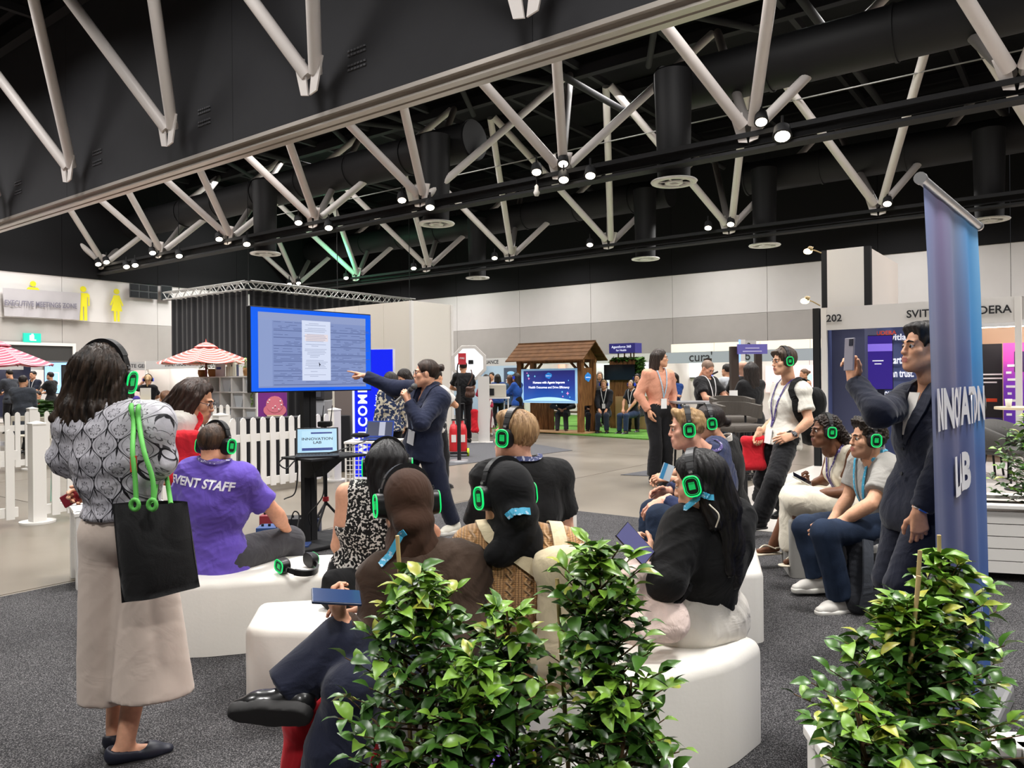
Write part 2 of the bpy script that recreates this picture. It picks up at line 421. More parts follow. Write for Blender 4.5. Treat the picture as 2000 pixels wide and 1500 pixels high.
def hand_np(pose, side, h=0.0035):
    key = (pose, side, h)
    if key in _HAND: return _HAND[key]
    s = SDF(h); sg = -1 if side == 'R' else 1; P_ = POSES[pose]
    xs = [sg*.029, sg*.0095, sg*-.010, sg*-.028]; ys = [.088, .092, .087, .078]; ln = [(.042, .026, .021), (.046, .029, .022), (.042, .027, .021), (.033, .021, .018)]
    s.cap((0, -.03, 0), (0, .012, 0), .026, .027, k=.01, n=(0, 0, 1), sq=1.3)
    for i in range(4): s.cap((xs[i]*.55, .012, 0), (xs[i], ys[i], .002), .0165, .0125, k=.016)
    s.cap((sg*.012, .02, -.008), (sg*.022, .06, -.008), .018, .013, k=.015)
    for i in range(4):
        p = V((xs[i], ys[i], 0)); a = 0; spread = sg*(1.5-i)*.045; r = [.0098, .0088, .0078, .0068]
        if i == 3: r = [x*.86 for x in r]
        for j in range(3):
            a += math.radians(P_[i][j]); d = V((spread*math.cos(a), math.cos(a), -math.sin(a))).normalized(); q = p+d*ln[i][j]
            s.cap(p, q, r[j], r[j+1], k=.004); p = q
    p = V((sg*.02, .022, -.006)); c = P_[4]; ang = [math.radians(48), math.radians(30), math.radians(18)]; dz = math.radians(c[0]); r = [.0145, .0115, .0098, .008]
    for j, l in enumerate((.042, .034, .028)):
        t = ang[j]-math.radians(c[1])*j*.5; d = V((sg*math.sin(t)*math.cos(dz), math.cos(t), -math.sin(dz)*.8)).normalized(); q = p+d*l
        s.cap(p, q, r[j], r[j+1], k=.008); p = q
    _HAND[key] = s.mesh(); return _HAND[key]
def skin_mat(name, col, rough=0.5):
    m = mat(name, col, rough, spec=0.35, noise=0.07, nscale=60, bump=0.05, bscale=400)
    b = m.node_tree.nodes['Principled BSDF']; b.inputs['Subsurface Weight'].default_value = 0.08; b.inputs['Subsurface Radius'].default_value = (.01, .004, .002); return m
def hair_mat(name, c1, c2, scale=1.0, rough=0.42):
    if name in MATS: return MATS[name]
    m = mat(name, c1, rough, spec=0.3); g = NG(m); o = g.xyz(g.coord('gpos'))
    v = g.comb(g.m('MULTIPLY', o[0], 1.0), g.m('MULTIPLY', o[1], 1.0), g.m('MULTIPLY', o[2], 0.07))
    n = g.noise(v, 150*scale, 3); n2 = g.noise(v, 34*scale, 2)
    g.col(g.mix(g.m('MULTIPLY', g.m('SUBTRACT', g.m('ADD', n, n2), 0.75), 1.9), hexc(c1), hexc(c2))); g.bump(n, 0.7, 0.004); return m
LIPS = lambda c: mat('lips_'+c, c, 0.4)
def lookrot(f, up):
    f = V(f).normalized(); r = f.cross(V(up)).normalized(); u = r.cross(f)
    return M(((r.x, f.x, u.x), (r.y, f.y, u.y), (r.z, f.z, u.z)))
class Person: pass
def person(name, label, h, P, N, yaw, head, arms, legs, skin, top=None, bottom=None, shoes=None, hair=None, bulk=1.0, bust=0.0, hunch=0.0, res=0.009,
           face=True, kind='m', shw=None, hipw=None, beard=None, lip='a5655a', group=None, hh=None, eyecol='2a1a12', root_at=None, seed=None, headh=None, glasses=False):
    s = h/1.72; P = V(P); N = V(N); o = Person(); o.s = s; seed = seed if seed is not None else (hash_str(name+label) % 1000)
    f = yawv(yaw); u = (N-P).normalized(); f = (f-u*f.dot(u)).normalized(); L = u.cross(f)
    shw = shw or (.165 if kind == 'm' else .147); hipw = hipw or .09
    S = {'L': N-u*.045*s+L*shw*s, 'R': N-u*.045*s-L*shw*s}; Hj = {'L': P+L*hipw*s-u*.02*s, 'R': P-L*hipw*s-u*.02*s}
    for k_ in 'LR':
        if arms[k_].get('sh'): S[k_] = S[k_]+V(arms[k_]['sh'])
    E, W, K, A, TO, HD = {}, {}, {}, {}, {}, {}
    ua, fa, th, sh = .285*s, .25*s, .43*s, .41*s
    for k_ in 'LR':
        a = arms[k_]; E[k_], W[k_] = ik(S[k_], V(a['w']), ua, fa, a.get('pole', -u*0.4-f*0.6+(L if k_ == 'L' else -L)*0.5))
        if 'e' in a: E[k_] = V(a['e']); W[k_] = V(a['w'])
        l = legs[k_]; K[k_], A[k_] = ik(Hj[k_], V(l['a']), th, sh, l.get('pole', f))
        if 'k' in l: K[k_] = V(l['k']); A[k_] = V(l['a'])
        TO[k_] = V(l.get('toe', (f.x, f.y, 0))).normalized(); HD[k_] = V(a.get('hd', (W[k_]-E[k_]).normalized())).normalized()
    hf = yawv(head.get('yaw', yaw), head.get('pitch', 0)); hup = V(head.get('up', (0, 0, 1)))
    if head.get('tilt'): hup = hup+V(head['tilt'])
    Hc = V(head['c']) if 'c' in head else N+u*.12*s+V((0, 0, .05*s))+hf*.025*s
    R = lookrot(hf, hup); hs = (headh or 1.0)*(0.55+0.45*s)*1.0
    HMx = M.Translation(Hc) @ R.to_4x4() @ M.Diagonal((hs, hs, hs, 1)); mid = P.lerp(N, .52)-f*hunch
    o.P, o.N, o.S, o.E, o.W, o.K, o.A, o.H, o.HMx, o.f, o.u, o.L, o.mid, o.hf, o.hs = P, N, S, E, W, K, A, Hc, HMx, f, u, L, mid, hf, hs
    b = bulk
    def torso(q, t, k=.03):
        q.cap(P+L*.05*s, P-L*.05*s, .11*s*b+t, k=k, n=f, sq=1.12)
        q.cap(P+L*.05*s-u*t*3, P-L*.05*s-u*t*3, .112*s*b+t*1.5, k=k, n=f, sq=1.08) if t else None
        q.cap(P+u*.06*s, mid, .108*s*b+t, .118*s*b+t, k=.05, n=f, sq=1.22)
        q.cap(mid-L*.025*s, mid+L*.025*s, .112*s*b+t, k=.04, n=f, sq=1.18)
        c1 = N-u*.17*s-f*hunch*.6
        q.cap(c1-L*.055*s, c1+L*.055*s, .115*s*b+t, k=.05, n=f, sq=1.18); q.cap(mid, c1, .115*s*b+t, .12*s*b+t, k=.04, n=f, sq=1.25)
        c2 = N-u*.075*s-f*hunch*.3
        q.cap(c2-L*.085*s, c2+L*.085*s, .075*s*b+t, k=.05, n=f, sq=1.05)
        for z in 'LR': q.cap(N-u*.02*s, S[z], .052*s+t, .054*s*(b+1)/2+t, k=.04)
        if bust:
            for x in (-1, 1): q.ell(N-u*.2*s+f*(.075*s)+L*(x*.07*s), (bust+t, bust+t, bust+t), k=.04)
    def thighs(q, t, k=.03):
        for z in 'LR': q.cap(Hj[z], K[z], .088*s*b+t, .058*s+t, k=k)
    q = SDF(res); torso(q, 0)
    q.cap(N-u*.03*s, Hc-hf*.02*s-R.col[2]*.075*s, .06*s, .055*s, k=.03)
    for z in 'LR':
        q.cap(S[z], E[z], .05*s*(b+1)/2, .038*s*(b+1)/2, k=.025); q.cap(E[z], W[z], .039*s*(b+1)/2, .0265*s, k=.015)
        q.cap(E[z].lerp(W[z], .15), E[z].lerp(W[z], .45), .041*s*(b+1)/2, .036*s*(b+1)/2, k=.02)
    thighs(q, 0)
    for z in 'LR':
        q.cap(K[z], A[z], .054*s, .036*s, k=.02); bk = -(TO[z]); ax_ = (A[z]-K[z]).normalized(); bk = (bk-ax_*bk.dot(ax_)).normalized()
        q.cap(K[z].lerp(A[z], .18)+bk*.018*s, K[z].lerp(A[z], .5)+bk*.01*s, .05*s, .042*s, k=.03)
        dn = V(legs[z].get('dn', (0, 0, -1))).normalized(); ft = TO[z]-dn*TO[z].dot(dn); ft = ft.normalized() if ft.length > .1 else TO[z]; q.cap(A[z]+dn*.035*s-ft*.025*s, A[z]+dn*.05*s+ft*.125*s, .031*s, .02*s, k=.02)
    q.ell(Hc, (.07, .07, .07), k=.02)
    vs, fs = q.mesh(); mi = [np.zeros(len(fs), int)]; VS, FS = [vs], [fs]; nv = len(vs)
    hr = hh or (0.0042 if res < .0095 else .0075 if res < .013 else .011)
    hv, hfc, hmi = head_np(kind, hr); hmi = hmi.copy()
    if beard: hmi[in_beard(hv[hfc].mean(1)) & (hmi == 0)] = 2
    VS.append(xf(HMx, hv)); FS.append(hfc+nv); mi.append(hmi); nv += len(hv)
    for z in 'LR':
        if arms[z].get('hand', 'relax') is None: continue
        v_, f_ = hand_np(arms[z].get('hand', 'relax'), z, .0035 if res < .0095 else .006)
        hn = V(arms[z].get('hn', u*0.2+f+(L if z == 'L' else -L)*0.8))
        o_ = lookrot(HD[z], hn).to_4x4(); hsz = s*(1.0 if kind == 'm' else .93)*.98
        mx_ = M.Translation(W[z]-HD[z]*.005) @ o_ @ M.Diagonal((hsz, hsz, hsz, 1))
        setattr(o, 'hand'+z, mx_); VS.append(xf(mx_, v_)); FS.append(f_+nv); mi.append(np.zeros(len(f_), int)); nv += len(v_)
    tq = SDF(.013); torso(tq, (top or {}).get('t', .014)); tq.cap(N-u*.03*s, Hc-hf*.02*s-R.col[2]*.075*s, .062*s, .056*s, k=.02); tv, tf = tq.mesh(); o.tbv = BVHTree.FromPolygons(tv.tolist(), tf.tolist())
    root = thing(name, label, 'person', root_at if root_at else (P.x, P.y, 0), group=group); o.root = root
    sk = skin if not isinstance(skin, str) else skin_mat('skin_'+skin, skin)
    me = npmesh('body', np.concatenate(VS), np.concatenate(FS), [sk, LIPS(lip), beard or sk], np.concatenate(mi))
    bo = link('body', me); adopt(root, bo); o.body = bo
    if face:
        for x in (-1, 1):
            e = MB(); e.ball((0, 0, 0), .0117, 12, 10, M.Rotation(-PI/2, 4, 'X')); n_ = len(e.f)
            me = e.mesh('eye', [mat('eye_white', 'd8d0c8', .25), mat('iris_'+eyecol, eyecol, .15)])
            for p in me.polygons:
                c = p.center
                if c.y > .0075: p.material_index = 1
            me.transform(HMx @ M.Translation((x*.031, .0812, .0035)))
            eo = link('eye', me); adopt(bo_root(root), eo)
            br = MB(); br.tube([(x*.014, .096, .024), (x*.028, .0945, .029), (x*.046, .082, .024)], [.0035, .0042, .002], 6)
            me = br.mesh('eyebrow', mat('brow_'+(hair['c1'] if hair else '201812'), hair['c1'] if hair else '201812', .8)); me.transform(HMx); adopt(root, link('eyebrow', me))
    if glasses:
        g = MB()
        for x in (-1, 1):
            g.tube([(x*.034+.024*math.cos(t*PI/8), .108-.012*abs(x*.034+.024*math.cos(t*PI/8))*8*.5, .002+.02*math.sin(t*PI/8)) for t in range(16)], .0017, 6, True)
            g.tube([(x*.058, .096, .008), (x*.075, .05, .01), (x*.079, -.01, .008)], .0017, 6)
        g.tube([(-.01, .113, .006), (0, .115, .009), (.01, .113, .006)], .0017, 6)
        me = g.mesh('glasses', mat('glasses_frame', '2a2630', .3)); me.transform(HMx); adopt(root, link('glasses', me))
    def garment(nm, q, mt, amp=.004, fr=32, smo=1, sd=0):
        vs, fs = q.mesh()
        if len(vs) == 0: return None
        vs = smooth_np(vs, fs, smo); B = np.array([list(L), list(f), list(u)])
        g_ = (vs-np.array(P))@B.T
        if amp: vs = folds(vs, fs, amp, fr, seed+sd, tuple(u))
        me = npmesh(nm, vs, fs, mt if isinstance(mt, list) else [mt], None, g_); ob = link(nm, me); adopt(root, ob); return ob
    o.garment = garment
    if top:
        t = top.get('t', .014); q = SDF(top.get('res', res*.95)); torso(q, t)
        if 'shape' in top: top['shape'](q, o)
        hem = top.get('hem', .12)*s; q.clip(P-u*hem, -u)
        sl_ = top.get('sleeve', 'short'); st = top.get('st', t)
        for z in 'LR':
            if sl_ == 'none': continue
            if sl_ == 'short': q.cap(S[z]+(N-S[z])*.2, S[z].lerp(E[z], top.get('sl', .68)), .056*s*(b+1)/2+st, .05*s*(b+1)/2+st*1.15, k=.03, flat=True)
            else:
                q.cap(S[z], E[z], .053*s*(b+1)/2+st, .042*s*(b+1)/2+st, k=.03)
                e1 = top.get('sl', .96); q.cap(E[z], E[z].lerp(W[z], e1), .043*s*(b+1)/2+st, .03*s+st*.8, k=.02, flat=True)
        if sl_ == 'none':
            for z in 'LR': sd_ = (S[z]-N).normalized(); q.clipbox(S[z]-sd_*top.get('cut', .035)*s, (sd_*1.0+u*top.get('cutu', .15)), S[z]+sd_*.06, .14*s)
        nk = top.get('neck', .062)*s; q.cap(N-u*.01*s+f*top.get('nf', .02)*s, Hc, nk, nk, k=.01, sub=True)
        if top.get('vneck'):
            q.cap(N+f*.1*s, N-u*top['vneck']*s+f*.14*s, .05*s, .012*s, k=.01, sub=True)
        o.top = garment(top.get('name', 'shirt'), q, top['mat'], top.get('amp', .005), top.get('fr', 30), top.get('smo', 1), 1)
        if top.get('collar'):
            c = MB(); nb = N+u*.02*s; r = .066*s
            pts = [nb+(L*math.cos(a)*r+f*math.sin(a)*r*1.05)+u*(.012-.02*math.sin(a))*s for a in [PI/2+.35+(2*PI-.7)*i/16 for i in range(17)]]
            c.tube(pts, .024*s, flat=([(p-nb-u*u.dot(p-nb)) for p in pts], .006)); adopt(root, c.build('collar', top.get('cmat', top['mat'])))
    if bottom:
        t = bottom.get('t', .012); q = SDF(bottom.get('res', res)); kd = bottom.get('kind', 'trousers')
        if kd in ('trousers', 'shorts'):
            q.cap(P+L*.05*s, P-L*.05*s, .112*s*b+t, k=.03, n=f, sq=1.1); q.cap(P+u*.02*s, P+u*.13*s, .108*s*b+t, .106*s*b+t, k=.04, n=f, sq=1.2); q.clip(P+u*bottom.get('waist', .1 if (top or {}).get('hem', .12) < 0 else .02)*s, u)
            thighs(q, t, .02); fl_ = bottom.get('flare', 0)
            for z in 'LR': q.cap(K[z], K[z].lerp(A[z], bottom.get('len', .97)), .06*s+t, .046*s+t+fl_, k=.02, flat=True)
        elif kd == 'custom': bottom['shape'](q, o)
        o.bottom = garment(bottom.get('name', 'trousers'), q, bottom['mat'], bottom.get('amp', .005), bottom.get('fr', 26), 1, 2)
    if shoes:
        for z in 'LR':
            if shoes.get('only') and z not in shoes['only']: continue
            q = SDF(.006 if res < .0095 else .01); dn = V(legs[z].get('dn', (0, 0, -1))).normalized(); to = TO[z]; a = A[z]; e = shoes.get('e', .012); ft = to-dn*to.dot(dn); ft = ft.normalized() if ft.length > .1 else to
            q.cap(a+dn*.035*s-ft*.035*s, a+dn*.052*s+ft*.1*s, .036*s+e, .03*s+e, k=.02); q.cap(a+dn*.052*s+ft*.09*s, a+dn*.058*s+ft*.155*s, .034*s+e, .02*s+e*.8, k=.02, n=dn, sq=1.25)
            if shoes.get('high', True): q.cap(a+dn*.03*s-ft*.02*s, a+dn*.0*s-ft*.02*s, .04*s+e*.4, .042*s+e*.4, k=.02, flat=True)
            q.clip(a+dn*.078*s, dn); so = a+dn*.07*s
            if shoes.get('open'): q.cap(a-dn*.01*s-ft*.02*s, a+dn*.01*s+ft*.05*s, .042*s, .035*s, k=.005, sub=True)
            ob = garment('shoe', q, shoes['mat'], shoes.get('amp', .0), 60, 1, 3)
            q = SDF(.006 if res < .0095 else .01)
            q.cap(a+dn*.07*s-ft*.035*s, a+dn*.07*s+ft*.06*s, .044*s+e*.6, .046*s+e*.6, k=.01); q.cap(a+dn*.07*s+ft*.06*s, a+dn*.07*s+ft*.15*s, .046*s+e*.6, .026*s+e, k=.02)
            q.clip(a+dn*(.085 if not shoes.get('thick') else .092)*s, dn); q.clip(a+dn*(.068 if not shoes.get('thick') else .058)*s, -dn)
            so = garment('sole', q, shoes.get('sole', mat('sole_dark', '1c1a1a', .7)), 0, 1, 0)
            if so and ob: so.parent = ob; so.matrix_parent_inverse = M.Identity(4)
    if hair: o.hair = make_hair(o, hair, res)
    return o
def bo_root(r): return r
def hash_str(t):
    x = 0
    for ch in t: x = (x*131+ord(ch)) & 0x7fffffff
    return x
def make_hair(o, H, res):
    q = SDF(H.get('res', .0055 if res < .0095 else .008 if res < .013 else .012)); g = H.get('g', .010)
    q.ell((0, -.014, .036), (.075+g, .096+g, .085+g*1.15), k=.02)
    hl = H.get('line', .058)        # hairline height on the forehead
    for e in H.get('pre', []): q.cap(*e[:2], e[2], e[3], k=.02, n=e[4] if len(e) > 4 else None, sq=e[5] if len(e) > 5 else 1)
    q.clip((0, .066, hl), (0, 1.0, -.45))      # opens the face
    if H.get('nape', -.055) is not None: q.clip((0, -.06, H.get('nape', -.055)), (0, -.35, -1))
    if H.get('ears', True):
        for x in (-1, 1): q.ell((x*.085, .012, -.02), (.035, .04, .045), k=.008, sub=True)
    for e in H.get('add', []): q.cap(V(e[0]), V(e[1]), e[2], e[3], k=.02, n=e[4] if len(e) > 4 else None, sq=e[5] if len(e) > 5 else 1)
    for e in H.get('sub', []): q.ell(e[0], e[1], k=.012, sub=True)
    vs, fs = q.mesh()
    if len(vs) == 0: return None
    vs = smooth_np(vs, fs, 1); n = npnormals(vs, fs); ph = np.arctan2(vs[:, 0], vs[:, 1]+.015); z = vs[:, 2]; am = H.get('amp', .0022); fq = H.get('fq', 1.0)
    wv = H.get('wave', 0)
    d = np.sin(ph*19*fq+4*np.sin(z*22)+2)+.7*np.sin(ph*37*fq+z*30+3*np.sin(ph*5))+.5*np.sin(ph*61*fq-z*24)
    if H.get('curl'): d = 1.3*np.sin(vs[:, 0]*H['curl']+2*np.sin(vs[:, 2]*H['curl']*.7))+np.sin(vs[:, 2]*H['curl']*1.1+2*np.sin(vs[:, 1]*H['curl']*.8))+np.sin(vs[:, 1]*H['curl']*.9)
    vs = vs+n*(d*am)[:, None]
    if wv: vs[:, 0] += wv*np.sin(z*40)*np.clip(-z*8, 0, 1)
    me = npmesh('hair', xf(o.HMx, vs), fs, [hair_mat('hair_'+H['c1']+H.get('c2', H['c1']), H['c1'], H.get('c2', H['c1']), H.get('sc', 1.0), H.get('rough', .48))], None, vs)
    ob = link('hair', me); adopt(o.root, ob); return ob
def bvh_of(*obs):
    vs, ps = [], []
    for ob in obs:
        if ob is None: continue
        n = len(vs); mx_ = ob.matrix_basis if ob.parent is None else M.Identity(4)
        vs += [v.co.copy() for v in ob.data.vertices]; ps += [[n+i for i in p.vertices] for p in ob.data.polygons]
    return BVHTree.FromPolygons(vs, ps)
def hug(bv, pts, off=.005):
    out, ns = [], []
    for p in pts:
        l, n, i, d = bv.find_nearest(V(p)); out.append(l+n*off); ns.append(n)
    return out, ns
def spline(pts, n=24):
    "smooth path through points (Catmull-Rom)"
    P_ = [V(p) for p in pts]; P_ = [P_[0]*2-P_[1]]+P_+[P_[-1]*2-P_[-2]]; out = []; m = len(P_)-3
    for i in range(m):
        a, b, c, d = P_[i:i+4]; k = max(2, n//m)
        for j in range(k+(1 if i == m-1 else 0)):
            t = j/k; out.append(0.5*((2*b)+(c-a)*t+(2*a-5*b+4*c-d)*t*t+(3*b-a-3*c+d)*t**3))
    return out
# ---- headphones with green glowing cups (silent-seminar headsets), built once in head coordinates
_HP = {}
BLK = lambda: mat('black_plastic', '111113', .42, spec=.4)
def headphones(o, label, group='glowing headphones of the audience', blue=False, out=.0, mx=None, tilt=0.0):
    key = blue
    if key not in _HP:
        d = {}
        b = MB(); pts = [V((.092*math.sin(a)*(1.0), -.012*math.cos(a)*0-.004, .02+.118*math.cos(a)+.0)) for a in [(-1.62+3.24*i/28) for i in range(29)]]
        b.tube(pts, .0145, flat=([(p-V((0, 0, .02))) for p in pts], .009)); 
        b.tube(pts[6:23], .0165, flat=([(p-V((0, 0, .02))) for p in pts[6:23]], .014))
        for x in (-1, 1): b.box((x*.0945, -.004, .035), (.008, .022, .05), None, .002)
        d['headband'] = b.mesh('headband', BLK())
        hg = MB()
        for x in (-1, 1): hg.box((x*.0975, -.004, .052), (.005, .016, .008), None, .001)
        d['hinge'] = hg.mesh('hinge', mat('hinge_grey', '9a9a9c', .35, metal=.6))
        for x in (-1, 1):
            c = MB(); q = SDF(.004)
            q.cap((x*.078, 0, 0), (x*.083, 0, 0), .04, k=.01); q.ops.clear()
            for yy in (-.012, .012):
                for zz in (-.018, .018): q.cap((x*.076, yy, zz), (x*.106, yy, zz), .025, .021, k=.03)
            vs, fs = q.mesh(); vs = vs.copy(); vs[:, 0] = np.where(x*vs[:, 0] > .114, x*.114, vs[:, 0]); vs[:, 0] = np.where(x*vs[:, 0] < .068, x*.068, vs[:, 0])
            d['ear_cup%d' % x] = npmesh('ear_cup', vs, fs, [BLK()])
            def rr(w_, h_, r, xx, n=6):
                out_ = []
                for i, (sy, sz) in enumerate(((1, 1), (-1, 1), (-1, -1), (1, -1))):
                    for j in range(n+1):
                        a = i*PI/2+j*PI/2/n; out_.append(V((xx, sy*(w_-r)+r*math.cos(a), sz*(h_-r)+r*math.sin(a))))
                return out_
            g = MB(); g.tube(rr(.032, .039, .025, x*.1145), .0031, 6, True)
            d['light_ring%d' % x] = g.mesh('light_ring', mat('headset_glow'+('_blue' if blue else ''), '0a3a20', .4, emit='2a4cff' if blue else '10e070', es=1.15))
            g = MB(); g.tube(rr(.0245, .0315, .019, x*.1145), .0008, 5, True)
            d['inner_ring%d' % x] = g.mesh('inner_ring', MATS['headset_glow'+('_blue' if blue else '')])
            g = MB(); g.box((x*.1145, 0, -.003), (.003, .026, .02), None, .001)
            for kx in range(5): g.box((x*.1155, -.011+.0052*kx, .012), (.003, .0026, .009))
            d['light_panel%d' % x] = g.mesh('light_panel', mat('headset_panel'+('_blue' if blue else ''), '0a3a20', .4, emit='2040ff' if blue else '0cc55e', es=.75))
        _HP[key] = d
    d = _HP[key]; r = thing('headphones', label, 'headphones', group=group)
    r.matrix_world = mx if mx is not None else o.HMx @ M.Rotation(tilt, 4, 'X') @ M.Diagonal((1+out, 1+out*.5, 1+out, 1))
    link('headband', d['headband'], r); link('hinge', d['hinge'], r)
    for x in (-1, 1):
        e = link('ear_cup', d['ear_cup%d' % x], r)
        link('light_ring', d['light_ring%d' % x], e); link('inner_ring', d['inner_ring%d' % x], e); link('light_panel', d['light_panel%d' % x], e)
    return r
def lanyard(o, mt, front=True, back=True, badge=True, drop=.32, wd=.009, bv=None, bcol='e8e8e8'):
    "ribbon round the neck, its two tails meeting at a card"
    bv = bv or o.tbv; s = o.s; N, f, u, L = o.N, o.f, o.u, o.L
    nb = N+u*.035*s; r = .078*s; b = MB()
    ring = [nb+L*r*math.cos(a)+f*r*math.sin(a)-u*.015*math.sin(a)*s for a in [-PI*(i/14) for i in range(15)]]
    pts = ring
    if front:
        ca = N-u*drop*s+f*.13*s
        pts = [ca.lerp(ring[0]+f*.05, i/8) for i in range(8)]+ring+[(ring[-1]+f*.05).lerp(ca, (i+1)/8) for i in range(8)]
    pts = spline(pts, len(pts)*2); out, ns = hug(bv, pts, .011)
    b.tube(out, wd, flat=(ns, .0025)); l = b.build('lanyard', mt); adopt(o.root, l); o.lany = l
    if front and badge:
        bb = MB(); x_, y_ = hug(bv, [N-u*(drop+.02)*s+f*.2*s], .018); c = x_[0]; mx_ = frame_mx(c-u*.06*s, -o.L, u)
        bb.box((0, 0, 0), (.09*s, .13*s, .004)); me = bb.mesh('badge', mat('badge_'+bcol, bcol, .4)); me.transform(mx_); bo = link('badge', me, l)
        q = MB(); q.box((0, .045*s, .003), (.092*s, .026*s, .004)); me = q.mesh('badge_clip', mat('badge_dark', '24242c', .5)); me.transform(mx_); link('badge_clip', me, l)
    return l
def cloth(n, c, rough=.85, bump=.12, bs=300, **kw):
    nm = 'cloth_'+n
    if nm in MATS: return MATS[nm]
    m = mat(nm, c, rough, spec=.2, sheen=kw.pop('sheen', .12)); g = NG(m); v = g.coord(); a = g.noise(v, 7, 3); a.node.inputs['Distortion'].default_value = 1.2; w_ = g.noise(v, bs, 2); k = hexc(c)
    g.col(g.mix(g.noise(v, 5, 3), [x*.86 for x in k], [min(1, x*1.12) for x in k])); g.bump(g.m('ADD', g.m('MULTIPLY', a, 1.0), g.m('MULTIPLY', w_, bump*.35)), kw.pop('wr', .3), .05); return m
BLKC = cloth('black', '131314', sheen=.05)
# ================================================================= the hall
CARPET = None
def floor_mats():
    m = mat('concrete', '8f877e', .28, spec=.5); g = NG(m); v = g.coord()
    n = g.noise(v, .7, 3, rough=.5); n2 = g.noise(v, 3.2, 3, rough=.5); f = g.m('ADD', g.m('MULTIPLY', n, .8), g.m('MULTIPLY', n2, .2))
    g.col(g.ramp(f, [(.3, hexc('625a4f')), (.5, hexc('70685c')), (.7, hexc('7d7468'))])); g.rough(g.m('ADD', .27, g.m('MULTIPLY', n, .12)))
    m = mat('carpet_grey', '55555a', .95, spec=.1); g = NG(m); v = g.coord()
    n = g.noise(v, 190, 2, rough=.6); n2 = g.noise(v, 1.3, 3)
    f = g.m('ADD', n, g.m('MULTIPLY', g.m('SUBTRACT', n2, .5), .12))
    g.col(g.ramp(f, [(.36, hexc('222224')), (.52, hexc('3e3d3e')), (.68, hexc('7c7a7b'))])); g.bump(n, .6, .01)
    m = mat('turf', '5a9a3c', .9, spec=.2); g = NG(m); v = g.coord(); n = g.noise(v, 60, 3); n2 = g.noise(v, 2, 2)
    g.col(g.ramp(g.m('ADD', g.m('MULTIPLY', n, .7), g.m('MULTIPLY', n2, .3)), [(.35, hexc('34601f')), (.65, hexc('66963f'))])); g.bump(n, .8, .02)
    m = mat('wood_brown', '7a5230', .7, spec=.25); g = NG(m); o = g.xyz(g.coord()); n = g.noise(g.comb(g.m('MULTIPLY', o[0], 9.0), g.m('MULTIPLY', o[1], 9.0), g.m('MULTIPLY', o[2], 1.0)), 3.5, 4)
    g.col(g.ramp(n, [(.3, hexc('553518')), (.55, hexc('7d5530')), (.75, hexc('966b40'))])); g.bump(n, .2, .01)
    m = mat('roof_shingle', '5d3f26', .8, spec=.2, noise=.25, nscale=5)
floor_mats()
BLACKM = mat('matt_black', '1b1b1d', .7, spec=.3); WHITEP = mat('white_paint', 'd9d6d2', .5); WALLW = mat('wall_white', 'd3cfcd', .75, noise=.02, nscale=2)
WALLG = mat('wall_grey', 'aaa5a1', .8, noise=.03, nscale=2); DARKROOF = mat('roof_black', '1a1a1c', .85, spec=.2); STRUT = mat('strut_white', 'ddd6d2', .45)
HTOP = 11.2
# concrete floor: slabs with recessed joints
fr = thing('floor', None, None); fr['kind'] = 'structure'
base = MB(); base.bx(-34, 22, -14, 30.5, -.2, -.02); b_ = base.build('floor_base', mat('joint_dark', '4a4640', .8), fr); b_.rotation_euler = (0, 0, HROT)
sl_ = {}
for i in range(8):
    for j in range(5):
        p0, q0 = -34+7*i, -14+9*j; p1, q1 = p0+6.985, min(q0+8.985, 30.4)
        k = (round(p1-p0, 3), round(q1-q0, 3))
        if k not in sl_: sl_[k] = MB().bx(0, k[0], 0, k[1], -.1, 0).mesh('floor_slab', MATS['concrete'])
        o = link('slab', sl_[k], fr); o.location = hall(p0, q0); o.rotation_euler = (0, 0, HROT)
def flat_slab(name, poly, z0, z1, mt, label=None, cat=None, kind='structure'):
    m = MB(); n = len(poly); vs = [hall(p, q, z0) for p, q in poly]+[hall(p, q, z1) for p, q in poly]
    m.add(vs, [tuple(range(n))[::-1], tuple(range(n, 2*n))]+[(i, (i+1) % n, n+(i+1) % n, n+i) for i in range(n)])
    return tag(m.build(name, mt), label, cat, None, kind)
flat_slab('floor_carpet', [(-5.93, -13), (21, -13), (21, 7.15), (-5.93, 7.15)], .001, .009, MATS['carpet_grey'])
flat_slab('floor_vinyl', [(-3.6, 7.2), (4, 7.2), (4, 15), (-3.6, 15)], .001, .005, mat('vinyl_white', 'b9b4ae', .35))
flat_slab('floor_carpet', [tohall(fl(x, y))for x, y in ((840, 915), (1118, 880), (985, 858), (880, 868))], .001, .008, mat('mat_dark', '46464a', .9, noise=.2, nscale=50))
flat_slab('floor_carpet', [tohall(fl(x, y)) for x, y in ((1212, 928), (1330, 933), (1400, 925), (1300, 914))], .001, .008, MATS['mat_dark'])
t_ = flat_slab('turf', [tohall(fl(x, y)) for x, y in ((930, 835), (1045, 845), (1258, 859), (1480, 866), (1500, 830), (1180, 806), (960, 815))], .001, .03, MATS['turf'], 'green artificial grass laid under the wooden hut and benches', 'grass', 'stuff')
